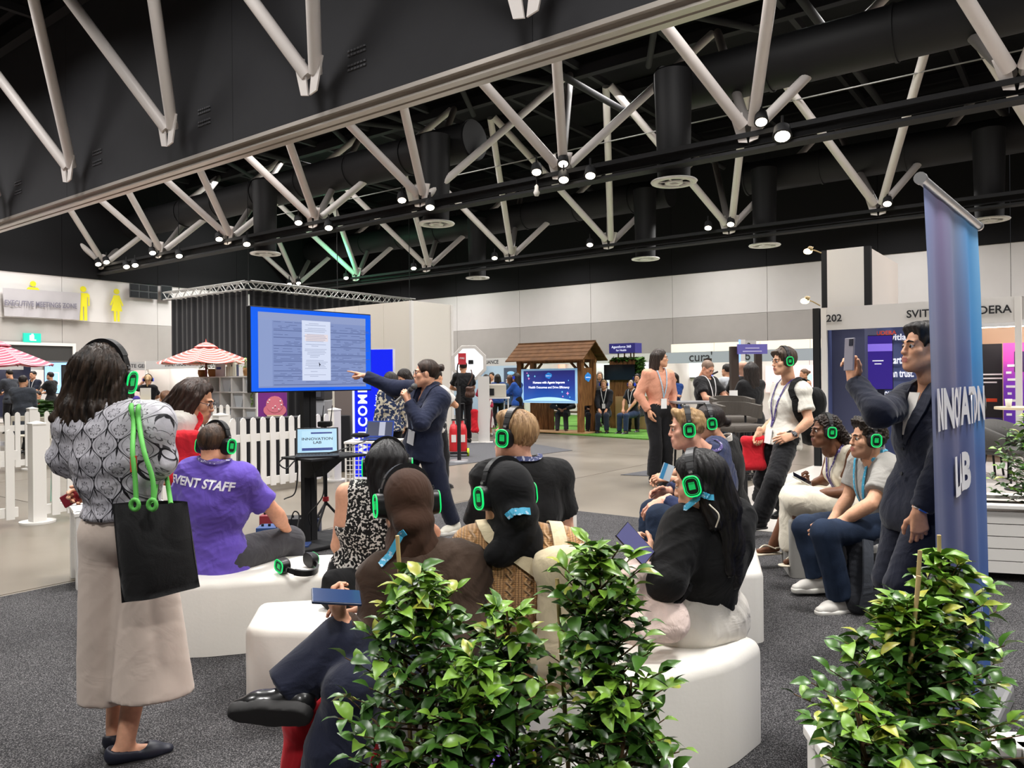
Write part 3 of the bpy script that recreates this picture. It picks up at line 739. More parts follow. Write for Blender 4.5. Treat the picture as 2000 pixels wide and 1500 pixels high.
# walls
wl = thing('wall_back', None, None); wl['kind'] = 'structure'
mk = {}
def wpanel(par, a, b, z0, z1, mt, along, const):
    w_ = b-a; k = (round(w_, 2), z0, z1, mt.name)
    if k not in mk: mk[k] = MB().bx(.008, w_-.008, 0, .12, z0, z1-.01).mesh('wall_panel', mt)
    o = link('panel', mk[k], par)
    if along == 'p': o.location = hall(a, const); o.rotation_euler = (0, 0, HROT)
    else: o.location = hall(const, a); o.rotation_euler = (0, 0, HROT+PI/2)
for i in range(14):
    a = -34+4*i; wpanel(wl, a, a+4, 0, 4.0, WALLG, 'p', 30); wpanel(wl, a, a+4, 4.0, 5.8, WALLW, 'p', 30); wpanel(wl, a, a+4, 5.8, HTOP, DARKROOF, 'p', 29.95)
wl = thing('wall_left', None, None); wl['kind'] = 'structure'
for i in range(11):
    a = -14+4*i; wpanel(wl, a, a+4, 0, 4.05, WALLG, 'q', -33.3); wpanel(wl, a, a+4, 4.05, 5.85, WALLW, 'q', -33.3); wpanel(wl, a, a+4, 5.85, HTOP, DARKROOF, 'q', -33.25)
for nm, a, c in (('wall_right', (21, 21.2, -14, 30.4), 0), ('wall_front', (-34, 21, -14.2, -14), 0)):
    m = MB(); m.bx(a[0], a[1], a[2], a[3], 0, HTOP); o = m.build(nm, WALLW); o.rotation_euler = (0, 0, HROT); o['kind'] = 'structure'
m = MB(); m.bx(-34, 21.2, -14.2, 30.5, HTOP, HTOP+.2); o = m.build('ceiling', DARKROOF); o.rotation_euler = (0, 0, HROT); o['kind'] = 'structure'
pr = thing('ceiling_purlins', None, None, kind='structure')
me = MB().bx(-34, 21, -.08, .08, -.3, 0).mesh('purlin', DARKROOF); me2 = MB().bx(-.07, .07, -14, 30, -.2, 0).mesh('purlin', mat('roof_dark_grey', '242427', .8))
for q in (6, 8, 12, 14, 17.5, 20, 22.5, 25.5, 28):
    o = link('purlin', me, pr); o.location = hall(0, q, HTOP-.05); o.rotation_euler = (0, 0, HROT)
for p in range(-33, 21, 3):
    o = link('purlin', me2, pr); o.location = hall(p, 0, HTOP-.4); o.rotation_euler = (0, 0, HROT)
# bulkhead (operable wall header) with rail, in front of which the first truss row hangs
bk = thing('wall_bulkhead', None, None, kind='structure')
CH = mat('bulkhead_charcoal', '303033', .8, spec=.25, noise=.04, nscale=3)
for i in range(8):
    a = -34+7*i; m = MB().bx(a, a+6.99, 8.55, 8.95, 6.03, HTOP); o = m.build('panel', CH, bk); o.rotation_euler = (0, 0, HROT)
RAIL = mat('rail_aluminium', 'b8b0a8', .35, metal=.4)
for dq, z0, z1, w_ in ((0, 5.96, 6.03, .44), (.03, 5.9, 5.96, .34), (-.08, 5.86, 5.90, .14), (.12, 5.86, 5.9, .14)):
    m = MB().bx(-34, 21, 8.75+dq-w_/2, 8.75+dq+w_/2, z0, z1); o = m.build('rail', RAIL, bk); o.rotation_euler = (0, 0, HROT)
# vent slots stamped in the bulkhead face
vt = MB()
for p in [-10.34+4.45*i+.62 for i in range(-5, 4)]:
    for r_ in range(4):
        for c_ in range(6): vt.bx(p+c_*.075, p+c_*.075+.05, 8.53, 8.56, 6.56+r_*.07+(.1 if r_ > 1 else 0), 6.59+r_*.07+(.1 if r_ > 1 else 0))
o = vt.build('vent_slots', mat('slot_grey', '4a4a4e', .7), bk); o.rotation_euler = (0, 0, HROT); o['kind'] = 'stuff'
NZ, TZ = 6.5, 10.5
def truss(q, ps, dq_f, dq_b, gus=True, chord=True):
    r = thing('ceiling_truss', None, None, kind='structure'); inv = None
    for p in ps:
        n0 = hall(p, q, NZ)
        for dp in (-2.28, 2.28):
            for dq in (dq_f, dq_b):
                if dq is None: continue
                d = 1.0 if dq == dq_f else .94
                a = n0+hall(dp*.045, dq*.03, .08); b = hall(p+dp*.97, q+dq*.97, TZ)
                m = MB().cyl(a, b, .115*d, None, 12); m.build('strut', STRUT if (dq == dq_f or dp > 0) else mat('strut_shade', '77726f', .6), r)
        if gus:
            for dp in (-.1, .1):
                g = MB(); s_ = 1 if dp > 0 else -1
                g.prism([(.02*s_, -.28), (.2*s_, -.24), (.36*s_, .3), (.12*s_, .36)][::s_], .03, frame_mx(n0+hall(0, -.1), hall(1, 0), (0, 0, 1))); g.build('gusset', STRUT, r)
    if chord:
        for dz, hgt, wd in ((-.18, .1, .34), (-.32, .22, .05), (-.46, .06, .34)):
            m = MB().bx(-34, 21, q-wd/2, q+wd/2, NZ+dz, NZ+dz+hgt); o = m.build('chord', BLACKM, r); o.rotation_euler = (0, 0, HROT)
    m = MB().bx(-34, 21, q-.12+(dq_b or 0), q+.12+(dq_b or 0), TZ-.1, TZ+.2); o = m.build('chord', BLACKM, r); o.rotation_euler = (0, 0, HROT)
    return r
truss(8.35, [-10.34+4.45*i for i in range(-5, 4)], -2, None, True, False)
truss(15.5, [-5.48-4.57*i for i in range(-4, 7)], -4, 4)
truss(24.9, [-4.94-4.57*i for i in range(-4, 7)], -4.2, 4)
# round ventilation ducts with drop pipes and ring diffusers
DUCT = mat('duct_black', '1d1d1f', .6, spec=.35)
def duct(p0, p1, q, z, r, drops):
    d = thing('air_duct', 'long black round air duct hung high under the roof' if q < 20 else 'black round air duct hung behind the far truss row', 'duct', kind='structure')
    m = MB().cyl(hall(p0, q, z), hall(p1, q, z), r, None, 24); m.build('pipe', DUCT, d)
    for k in range(int(abs(p1-p0)//2.5)+1):
        pp = min(p0, p1)+2.5*k; MB().cyl(hall(pp, q, z), hall(pp+.06, q, z), r+.03, None, 24).build('collar', DUCT, d)
    for pd in drops:
        MB().cyl(hall(pd, q-.9, z), hall(pd, q-.9, NZ-.58), .42, .36, 20).build('drop_pipe', DUCT, d)
        g = MB(); c = hall(pd, q-.9, NZ-.64); g.lathe([(.36, .02), (.5, .02), (.52, 0), (.5, -.03), (.36, -.03), (.36, .02)], c, 28); g.lathe([(.1, 0), (.2, 0), (.2, -.04), (.1, -.04), (.1, 0)], c, 20)
        for a in range(6): g.box(c+V((math.cos(a*PI/3)*.28, math.sin(a*PI/3)*.28, -.01)), (.17, .02, .03), M.Rotation(a*PI/3, 4, 'Z'))
        g.build('diffuser', mat('diffuser_white', 'e8e6e2', .5), d)
duct(-34, -13.9, 16.9, 8.3, .55, [-14.6, -22.5]); duct(-8.05, 21, 16.9, 8.3, .55, [-7.4, 1.5])
duct(-34, -12.4, 26.5, 8.4, .55, [-13, -21]); duct(-9.5, 21, 26.5, 8.4, .55, [-8.6, -2.2])
# diagonal bracing rods and cables in the roof
rb = thing('ceiling_bracing', None, None, kind='structure')
for p in (-24, -17.5, -11.5, -5, 1):
    for s_ in (-1, 1): MB().cyl(hall(p, 11.5, 10.4), hall(p+s_*5, 20, 10.4), .09, None, 8).build('brace', mat('roof_dark_grey', '242427', .8), rb)
    MB().cyl(hall(p, 9.5, 9.8), hall(p, 29.5, 9.8), .1, None, 8).build('brace', MATS['roof_dark_grey'], rb)
MB().cyl(hall(-34, 13, 8.9), hall(10, 13, 8.9), .02, None, 6).build('cable', mat('cable_grey', '8a8886', .5), rb)
MB().cyl(hall(-34, 22, 9.2), hall(10, 22, 9.2), .02, None, 6).build('cable', MATS['cable_grey'], rb)
# hall spotlights under the chords
LENS = mat('lamp_lens', 'ffffff', .3, emit='fff0d8', es=14)
def hall_lamp(x, y, q, r=.13, n=[0]):
    c = hq(x, y, q); n[0] += 1
    t = thing('spotlight', None, 'spotlight', c); aim = V((-c.x*.03, -.55, -1)).normalized(); R = aim.to_track_quat('-Z', 'Y').to_matrix().to_4x4()
    m = MB(); m.lathe([(r*.5, .26), (r*.9, .22), (r*1.08, .02), (r*1.1, -.01), (r*.98, -.01)], (0, 0, 0), 14, R); m.build('housing', BLACKM, t)
    m = MB(); m.lathe([(.0001, -.03), (r*.7, -.022), (r*.98, 0)], (0, 0, 0), 14, R); m.build('lens', LENS, t)
    m = MB(); m.bx(-.02, .02, -.02, .02, .1, .4); m.build('bracket', BLACKM, t)
    return t
R1 = [(1487, 238, 'brightest'), (1528, 266, ''), (1048, 336, ''), (1100, 320, ''), (1101, 351, ''), (1153, 343, ''), (785, 391, ''), (840, 405, ''), (583, 435, ''), (642, 445, ''), (428, 467, ''), (482, 477, ''), (298, 494, ''), (350, 500, ''), (192, 516, ''), (208, 512, ''), (247, 521, ''), (264, 518, '')]
R2 = [(1733, 398), (1383, 445), (1427, 438), (1152, 478), (966, 504), (808, 524), (676, 543), (565, 555), (583, 553)]
ordn = ['first', 'second', 'third', 'fourth', 'fifth', 'sixth', 'seventh', 'eighth', 'ninth', 'tenth', 'eleventh', 'twelfth', 'thirteenth', 'fourteenth', 'fifteenth', 'sixteenth', 'seventeenth', 'eighteenth']
for i, (x, y, _) in enumerate(sorted(R1, key=lambda a: -a[0])):
    t = hall_lamp(x, y, 15.15, .17 if i == 0 else .13); t['label'] = 'bright round spotlight under the nearer lit truss row, %s from its right end' % ordn[i]; t['group'] = 'spotlights under the nearer truss row'
for i, (x, y) in enumerate(sorted(R2, key=lambda a: -a[0])):
    t = hall_lamp(x, y, 24.5, .13); t['label'] = 'small bright spotlight under the far truss row, %s from its right end' % ordn[i]; t['group'] = 'spotlights under the far truss row'
for p, q, e in ((-27.5, 23.4, 90),):
    l = bpy.data.lights.new('green_light', 'POINT'); l.energy = e; l.color = (.1, 1, .45); l.shadow_soft_size = .2; o = bpy.data.objects.new('green_light', l); COL.objects.link(o); o.location = hall(p, q, 6.9)
# pendant camera dome
t = thing('pendant_sensor', 'white pendant sensor hanging from a thin cable below the truss', 'sensor', hq(1048, 372, 15.3))
MB().cyl((0, 0, .15), (0, 0, .5), .012).build('cable', BLACKM, t); m = MB(); m.lathe([(.0001, -.14), (.05, -.13), (.08, -.05), (.05, .02), (.05, .1), (.0001, .16)], (0, 0, 0), 14); m.build('housing', WHITEP, t)
# ---------------------------------------------------------------- left wall: banner, pictograms, windows, exit sign
YEL = mat('pictogram_yellow', 'dcd321', .6)
def on_left(x, y, off=0.0): return hp(x, y, -33.14+off)
LMX = lambda o: frame_mx(o, hall(0, 1), (0, 0, 1))
def banner_left():
    t = thing('wall_banner', 'white fabric banner reading EXECUTIVE MEETINGS ZONE on the left wall', 'banner', on_left(80, 592))
    m = MB(); A, B, C, D = [on_left(x, y, .08) for x, y in ((5, 562), (158, 572), (156, 625), (8, 617))]; n = 30; vs = []
    for j in range(9):
        for i in range(n+1):
            a = A.lerp(B, i/n).lerp(D.lerp(C, i/n), j/8); vs.append(a+hall(.03*math.sin(i*.9+j*.3)*(j/8)))
    m.add(vs, [(j*(n+1)+i, j*(n+1)+i+1, (j+1)*(n+1)+i+1, (j+1)*(n+1)+i) for j in range(8) for i in range(n)], True)
    o = m.build('fabric', mat('banner_white', 'aca8ab', .8)); adopt(t, o)
    c = on_left(82, 595, .16); me = text('lettering', 'EXECUTIVE MEETINGS ZONE', .28, frame_mx(c, (B-A), (0, 0, 1)), mat('letter_grey', '6d6a78', .7), offset=.006, width=.72); adopt(t, me)
banner_left()
def figure(x, y0, y1, female, lab):
    b = on_left(x, y1, .01); h = on_left(x, y0, .01).z-b.z; t = thing('restroom_pictogram', lab, 'sign', b); mx = frame_mx((0, 0, 0), hall(0, 1), (0, 0, 1)); k = h/2.0
    m = MB(); m.prism([(.17*k*math.cos(a*PI/8), 1.8*k+.17*k*math.sin(a*PI/8)) for a in range(16)], .02, mx); m.build('head', YEL, t)
    m = MB()
    if female:
        m.prism([(-.16*k, 1.58*k), (.16*k, 1.58*k), (.4*k, .98*k), (.33*k, .93*k), (.2*k, 1.22*k), (.33*k, .62*k), (.17*k, .62*k), (.17*k, 0), (.03*k, 0), (.03*k, .62*k), (-.03*k, .62*k), (-.03*k, 0), (-.17*k, 0), (-.17*k, .62*k), (-.33*k, .62*k), (-.2*k, 1.22*k), (-.33*k, .93*k), (-.4*k, .98*k)][::-1], .02, mx)
    else:
        m.prism([(-.26*k, 1.58*k), (.26*k, 1.58*k), (.34*k, 1.48*k), (.34*k, .85*k), (.26*k, .85*k), (.26*k, 1.35*k), (.2*k, 1.35*k), (.2*k, 0), (.03*k, 0), (.03*k, .8*k), (-.03*k, .8*k), (-.03*k, 0), (-.2*k, 0), (-.2*k, 1.35*k), (-.26*k, 1.35*k), (-.26*k, .85*k), (-.34*k, .85*k), (-.34*k, 1.48*k)][::-1], .02, mx)
    m.build('figure', YEL, t)
figure(65, 548, 612, False, 'yellow figure pictogram whose head shows above the white banner')
figure(163, 558, 626, False, 'yellow standing man pictogram beside the white wall banner')
figure(228, 563, 628, True, 'yellow woman in skirt pictogram painted on the left wall')
for wi, (xa, ya, xb, yb, nc) in enumerate(((253, 553, 308, 585, 3), (314, 557, 336, 588, 1))):
    t = thing('window_%d' % (wi+1), None, None, on_left((xa+xb)/2, yb), kind='structure'); A = on_left(xa, ya, .02); B = on_left(xb, yb, .02); L_ = math.hypot(B.x-A.x, B.y-A.y); H_ = A.z-B.z
    mx = frame_mx(V((A.x, A.y, B.z)), hall(0, 1), (0, 0, 1)); m = MB(); m.box((L_/2, H_/2, 0), (L_, H_, .04)); me = m.mesh('frame', mat('window_dark', '3a3c3e', .5)); me.transform(mx); adopt(t, link('window_frame', me))
    for i in range(nc):
        for j in range(2):
            m = MB(); m.box((L_*(i+.5)/nc, H_*(j+.5)/2, .03), (L_/nc-.07, H_/2-.07, .02)); me = m.mesh('pane', mat('pane_dark', '2b2d30', .2)); me.transform(mx); adopt(t, link('pane', me))
def exit_sign(x, y, Y):
    t = thing('exit_sign', 'green lit exit sign with white running figure on left wall', 'sign', on_left(61, 660)); mx = frame_mx((0, 0, 0), hall(0, 1), (0, 0, 1))
    m = MB(); m.box((0, 0, .06), (.62, .36, .1)); me = m.mesh('box', mat('exit_green', '19a690', .4, emit='20c0a4', es=.75)); me.transform(mx); link('case', me, t)
    m = MB(); m.box((-.02, .0, .115), (.16, .2, .01)); m.box((.03, -.09, .115), (.2, .05, .01)); m.box((0, .12, .115), (.07, .07, .01)); me = m.mesh('fig', mat('exit_white', 'e8fff8', .4, emit='e8fff8', es=.8)); me.transform(mx); link('running_figure', me, t)
exit_sign(0, 0, 0)
A, B = on_left(-30, 672, .02), on_left(141, 706, .02); L_ = math.hypot(B.x-A.x, B.y-A.y); mx = frame_mx(V((A.x, A.y, B.z)), hall(0, 1), (0, 0, 1)); t = thing('door_1', None, None, A, kind='structure')
m = MB(); m.box((L_/2, (A.z-B.z)/2, 0), (L_, A.z-B.z, .05)); me = m.mesh('door', mat('shutter_dark', '2d2c2b', .6)); me.transform(mx); adopt(t, link('shutter', me))
m = MB(); m.box((L_/2, A.z-B.z+.06, .03), (L_, .12, .1)); m.box((L_+.06, (A.z-B.z)/2, .03), (.12, A.z-B.z+.24, .1)); me = m.mesh('door', WHITEP); me.transform(mx); adopt(t, link('door_frame', me))
# ---------------------------------------------------------------- black curtained enclosure with lattice truss
cb = thing('curtain_enclosure', 'tall black drape enclosure hung from a silver lattice truss', 'curtain', hall(-23.6, 16.1))
CUR = mat('drape_black', '17171a', .9, spec=.15, sheen=.2)
def drape(a, b, z0, z1, nm='drape'):
    m = MB(); L_ = (b-a).length; n = int(L_/.07); d = (b-a).normalized(); nr = V((d.y, -d.x, 0)); vs = []
    for i in range(n+1):
        p = a+d*(L_*i/n); w_ = .055*math.sin(i*1.25)+.03*math.sin(i*.37+1)
        for z in (z0, z1): vs.append(p+nr*(w_*(1 if z == z0 else .7))+V((0, 0, z)))
    m.add(vs, [(2*i, 2*i+2, 2*i+3, 2*i+1) for i in range(n)], True); return m.build(nm, CUR)
adopt(cb, drape(hall(-28.7, 16.1), hall(-23.6, 16.1), .02, 4.72), drape(hall(-23.6, 16.1), hall(-23.6, 24.05), .02, 4.72))
def lattice(a, b, sz, r, mt, par):
    d = (b-a); L_ = d.length; d.normalize(); n = V((d.y, -d.x, 0)); m = MB(); q = [n*x+V((0, 0, z)) for x in (-sz/2, sz/2) for z in (0, sz)]
    for o_ in q: m.cyl(a+o_, b+o_, r, None, 6)
    k = int(L_/sz)
    for i in range(k):
        p0, p1 = a+d*(L_*i/k), a+d*(L_*(i+1)/k)
        for u, v_ in ((0, 1), (2, 3), (0, 2), (1, 3)): m.cyl(p0+q[u if i % 2 else v_], p1+q[v_ if i % 2 else u], r*.6, None, 5, False)
    o = m.build('lattice_truss', mt); adopt(par, o)
LAT = mat('truss_silver', 'a9a8a6', .4, metal=.4)
lattice(hall(-28.9, 16.0, 4.72), hall(-23.5, 16.0, 4.72), .28, .028, LAT, cb); lattice(hall(-23.5, 16.0, 4.72), hall(-23.5, 24.2, 4.72), .28, .028, LAT, cb)
for p, q in ((-28, 16), (-23.5, 16), (-23.5, 20), (-23.5, 24)): adopt(cb, MB().cyl(hall(p, q, 5), hall(p, q, 8.5), .015, None, 5).build('hanging_cable', BLACKM))
# ---------------------------------------------------------------- white panelled booth block
wb = thing('white_booth', 'tall plain white panelled booth block behind the pointing presenter', 'booth', hall(-13.8, 14.15))
BW = mat('booth_white', 'dbd6cb', .6)
def panel_run(par, p0, p1, q0, q1, z1, mt, step, along, nm='panel'):
    a, b = (p0, p1) if along == 'p' else (q0, q1); n = max(1, round(abs(b-a)/step))
    for i in range(n):
        x0 = a+(b-a)*i/n+.006; x1 = a+(b-a)*(i+1)/n-.006; m = MB()
        if along == 'p': m.bx(x0, x1, q0, q1, .02, z1)
        else: m.bx(p0, p1, x0, x1, .02, z1)
        o = m.build(nm, mt); o.data.transform(HM); adopt(par, o)
panel_run(wb, -17.7, -13.86, 14.15, 14.2, 3.5, BW, .96, 'p'); panel_run(wb, -13.85, -13.8, 14.22, 15.66, 3.5, mat('booth_white_side', 'd6d1c8', .6), 1.5, 'q')
for p, q in ((-13.82, 14.17), (-13.82, 15.7)):
    m = MB().bx(p-.04, p+.04, q-.04, q+.04, 0, 3.5); o = m.build('post', WHITEP); o.data.transform(HM); adopt(wb, o)
# ================================================================= foreground furniture
VIN = mat('white_leatherette', 'e4e0d8', .42, spec=.4, noise=.015, nscale=3, bump=.04, bscale=60)
def bench(label, poly, h=.41, bev=.05, mt=None, cat='bench', name='ottoman_bench', group=None):
    n = len(poly); cx = sum(p[0] for p in poly)/n; cy = sum(p[1] for p in poly)/n; t = thing(name, label, cat, (cx, cy, 0), group=group)
    bm = bmesh.new(); lo = [bm.verts.new((x-cx, y-cy, .012)) for x, y in poly]; hi = [bm.verts.new((x-cx, y-cy, h)) for x, y in poly]
    bm.faces.new(lo[::-1]); top = bm.faces.new(hi)
    for i in range(n): bm.faces.new((lo[i], lo[(i+1) % n], hi[(i+1) % n], hi[i]))
    bm.normal_update()
    if bm.faces[:][1].normal.z < 0: bmesh.ops.reverse_faces(bm, faces=bm.faces[:])
    bmesh.ops.recalc_face_normals(bm, faces=bm.faces[:])
    bmesh.ops.bevel(bm, geom=[e for e in bm.edges if max(v.co.z for v in e.verts) > .1], offset=bev, segments=5, profile=.5, affect='EDGES', clamp_overlap=True)
    me = bpy.data.meshes.new('cushion'); bm.to_mesh(me); bm.free(); me.polygons.foreach_set('use_smooth', [True]*len(me.polygons)); me.materials.append(mt or VIN); me.set_sharp_from_angle(angle=.7)
    link('cushion', me, t)
    m = MB()      # piping seams down each corner
    for i in range(n):
        x, y = poly[i][0]-cx, poly[i][1]-cy; l = math.hypot(x, y); a = poly[i-1]; b = poly[(i+1) % n]
        m2 = MB(); dx, dy = x*(1-.006/l)-x*.022/l, y*(1-.006/l)-y*.022/l; m2.tube([(dx, dy, .03), (dx, dy, h-bev*1.1)], .004, 6); m2.build('seam', mt or VIN, t)
    m = MB(); m.prism([((x-cx)*.96, (y-cy)*.96) for x, y in poly], .014); m.build('plinth', BLACKM, t)
    return t
bench('long white ottoman bench that the purple event staff shirt man sits on', [(-2.2, 3.98), (-1.6, 4.03), (-.98, 4.2), (-.86, 4.42), (-.98, 4.68), (-2.1, 4.52)])
bench('white ottoman bench with rounded corner beside the black loafer', [(-1.16, 3.29), (-.42, 3.2), (-.36, 3.6), (-.5, 3.78), (-1.22, 3.66)])
bench('near white ottoman bench under the woman in black cardigan', [(.99, 3.05), (.8, 2.84), (.02, 2.42), (-.42, 2.48), (-.48, 2.84), (.3, 3.12), (.86, 3.32)])
bench('white ottoman bench end seen past the shoulder of the black t-shirt man', [(-.35, 6.15), (.52, 6.3), (.54, 6.62), (-.3, 6.7)])
bench('white ottoman bench under the seated blond man in navy', [(.78, 4.15), (1.35, 4.15), (1.62, 5.2), (1.1, 5.3)])
bench('white ottoman bench under the black t-shirt man', [(-.35, 3.45), (.45, 3.45), (.45, 3.95), (-.3, 3.95)])
SHADEV = mat('shaded_leatherette', '8e8c88', .5)  # white leatherette; the shade on the poufs is put into this grey
bench('cube pouf greyed by shade under the man in grey polo', [(2.0, 4.72), (2.47, 4.62), (2.57, 5.08), (2.1, 5.18)], .43, .03, SHADEV, 'pouf', 'cube_pouf')
bench('cube pouf greyed by shade under the woman in cream skirt', [(1.98, 5.5), (2.4, 5.42), (2.5, 5.86), (2.06, 5.94)], .43, .03, SHADEV, 'pouf', 'cube_pouf')
# -- TV on its stand
def tv():
    A = at(487, 601, 6.25); B = at(727, 621, 7.24); C = at(727, 766, 7.24); D = at(487, 769, 6.25)
    c = (A+B+C+D)/4; ex = (V((B.x-A.x, B.y-A.y, 0))).normalized(); W_ = 1.27; H_ = .715; c.z = (1.385+2.06)/2
    t = thing('television_stand', 'large flat television with blue bordered screen on a black pole stand', 'television', (c.x, c.y, 0), math.atan2(ex.y, ex.x)); mx = frame_mx((0, 0, c.z), (1, 0, 0), (0, 0, 1))
    def pt(nm, m, mt, par=t):
        me = m.mesh(nm, mt); me.transform(mx); return link(nm, me, par)
    sc = pt('screen_housing', MB().box((0, 0, -.03), (W_, H_, .05), None, .006), BLACKM)
    def glow(n, col, es): return mat(n, '0a0a0a', .25, emit=col, es=es)
    pt('screen_border', MB().box((0, 0, -.002), (W_-.02, H_-.02, .004)), glow('screen_blue', '0a62f5', 1.0), sc)
    pt('desktop', MB().box((0, -.006, .0015), (W_*.885, H_*.875, .003)), glow('screen_lilac', '8d9fd2', .85), sc)
    pt('side_bar', MB().box((-W_*.39, -.02, .0025), (W_*.1, H_*.8, .003)), glow('screen_lilac2', '98aadb', .85), sc)
    pt('top_bar', MB().box((0, H_*.39, .0025), (W_*.885, H_*.09, .003)), glow('screen_lilac3', '9cabd8', .85), sc)
    ln = MB(); rng = random.Random(3)
    for r_ in range(46):
        y = H_*(.33-.0165*r_); x = -W_*.33; dense = rng.random() < .2
        if dense: ln.box((W_*.055, y, .0035), (W_*.77, .005 if rng.random() < .6 else .003, .002)); continue
        while x < W_*.43:
            w_ = rng.uniform(.02, .11)
            if rng.random() < .42: ln.box((x+w_/2, y, .0035), (w_, .0032, .002))
            x += w_+rng.uniform(.015, .06)
    o = pt('form_lines', ln, glow('screen_line', '5f6fa4', .75), sc); o['kind'] = 'stuff'
    pt('dialog_window', MB().box((0.01, -.0, .0055), (W_*.235, H_*.73, .003)), glow('screen_white', 'dfe8ff', .92), sc)
    pt('dialog_highlight', MB().box((.01, H_*.16, .0075), (W_*.19, H_*.085, .002)), glow('screen_peach', 'f2e6ea', .9), sc)
    ln = MB()
    for r_ in range(34):
        y = H_*(.33-.0195*r_)
        if r_ in (2, 6, 12, 15, 22, 29, 31): continue
        ln.box((.01-.01*(r_ % 3)-.03*(r_ in (0, 21, 30, 33)), y, .009), (W_*(.18-.012*(r_ % 4)-.1*(r_ in (0, 14, 20, 21, 30, 33))), .0034, .001))
    o = pt('dialog_lines', ln, glow('screen_line2', '9aa4c4', .85), sc); o['kind'] = 'stuff'
    pt('cursor', MB().prism([(.03, -.1), (.05, -.125), (.04, -.127), (.036, -.14)][::-1], .002, M.Translation((0, 0, .009))), glow('screen_dark', '202840', .6), sc)
    P0 = V((0, 0, 0)); nr = ex.cross(V((0, 0, 1)))       # stand, behind and below the screen
    b = V((0, .09, 0)); m = MB()
    for x in (-.035, .035): m = MB().bx(x-.03, x+.03, .085, .14, .04, 1.75); m.build('pole', BLACKM, t)
    MB().bx(-.1, .1, .056, .085, 1.55, 1.85).build('mount_plate', BLACKM, t)
    m = MB(); m.bx(-.42, .42, -.2, .4, .012, .045, .01); m.build('base_plate', BLACKM, t)
    for x in (-.38, .38):
        for y in (-.16, .3): MB().cyl((x, y-.0, .0), (x, y, .03), .03, None, 10).build('caster', BLACKM, t)
    # laptop shelf
    zt = zat(600, 893, 6.5)
    m = MB(); m.bx(-.3, .3, -.34, .085, zt-.02, zt, .004); m.build('shelf', BLACKM, t)
    m = MB(); m.prism([(.085, zt-.02), (-.3, zt-.02), (.0, zt-.2), (.085, zt-.2)], .16, frame_mx((-.08, 0, 0), (0, 1, 0), (0, 0, 1))); m.build('shelf_bracket', BLACKM, t)
    return t, c, zt
TVT, TVC, TVZ = tv()
def laptop(name, label, o, ex, w_, scr, ang=105, body='26262a'):
    "o = centre of the hinge on the table, ex = direction of the hinge, user side = ex x z"
    t = thing(name, label, 'laptop', o, math.atan2(ex.y, ex.x)); d = w_*.66; bm = mat('laptop_'+body, body, .4, metal=.3)
    m = MB(); m.box((0, -d/2, .008), (w_, d, .015), None, .003); m.build('base', bm, t)
    m = MB()
    for r_ in range(5):
        for c_ in range(12): m.box((-w_*.42+w_*.076*c_, -d*.16-d*.085*r_, .0165), (w_*.066, d*.07, .003))
    o_ = m.build('keyboard', mat('keys_black', '141416', .5), t); o_['kind'] = 'stuff'
    a = math.radians(ang); mx = M.Translation((0, 0, .014)) @ M.Rotation(a, 4, 'X') @ M.Rotation(PI, 4, 'Y')
    mx = frame_mx((0, 0, .014), (1, 0, 0), (0, -math.cos(a), math.sin(a)))
    hgt = w_*.64
    me = MB().box((0, hgt/2, -.005), (w_, hgt, .008), None, .002).mesh('lid', bm); me.transform(mx); lid = link('lid', me, t)
    for nm, (cx, cy, sx, sy), mt in scr:
        me = MB().box((cx*w_, cy*hgt+hgt/2, .0005+.0005*len(lid.children)), (sx*w_, sy*hgt, .001)).mesh(nm, mt); me.transform(mx); link(nm, me, lid)
    return t, mx, lid, hgt
def glow(n, col, es): return mat(n, '0a0a0a', .25, emit=col, es=es)
lp, lmx, llid, lh = laptop('laptop', 'open black laptop reading INNOVATION LAB on the television stand shelf', V((TVC.x+.03, TVC.y-.08, TVZ)), V((1, .25, 0)).normalized(), .36,
    [('screen', (0, 0, .92, .9), glow('lap_screen', 'b5e0f8', .95)), ('slide', (.0, .0, .72, .76), glow('lap_slide', 'bfe6fb', .97)), ('slide_bar', (.1, .29, .5, .06), glow('lap_bar', '183fa0', .7)), ('slide_footer', (0, -.33, .72, .1), glow('lap_bar', '183fa0', .7))])
for tx, yy in (('INNOVATION', .56), ('LAB', .42)):
    me = text_mesh(tx, .032, .0003, .0006, width=1.3); me.transform(lmx @ M.Translation((0, lh*yy, .004))); me.materials.append(glow('lap_text', '24345c', .5)); link('lettering', me, llid)
laptop('laptop', 'open blue laptop on the wire counter beside the presenter', at(738, 858, 10.3)+V((0, .1, 0)), V((.98, -.1, 0)).normalized(), .38,
    [('screen', (0, 0, .95, .92), glow('lap2_border', '2446a8', .8)), ('desktop', (0, .02, .9, .8), glow('lap2_grey', '555a74', .7)), ('dialog', (.08, .02, .22, .8), glow('lap2_white', 'c8cbe0', .85))], 112, '24408a')
# tripod microphone stand, antenna rack
def tripod():
    b = fl(637, 1050); t = thing('tripod_stand', 'thin black tripod stand with red collar beside the television pole', 'stand', b)
    MB().cyl((0, 0, .3), (0, 0, zat(637, 828, b.y)), .016, None, 10).build('pole', BLACKM, t)
    MB().cyl((0, 0, .34), (0, 0, .38), .028, None, 10).build('collar', mat('collar_red', 'b0202a', .5), t)
    for a in (.4, 2.5, 4.5): MB().cyl((0, 0, .33), (.28*math.cos(a), .28*math.sin(a), .0), .012, .012, 8).build('leg', mat('leg_silver', '8a8a8c', .4, metal=.6) if a == 2.5 else BLACKM, t)
    MB().box((0, 0, zat(637, 828, b.y)), (.12, .1, .05), None, .01).build('receiver', BLACKM, t)
    for x in (-.03, .05): MB().cyl((x, 0, zat(637, 828, b.y)), (x+.02, .0, zat(637, 792, b.y)), .006, .004, 6).build('antenna', BLACKM, t)
tripod()
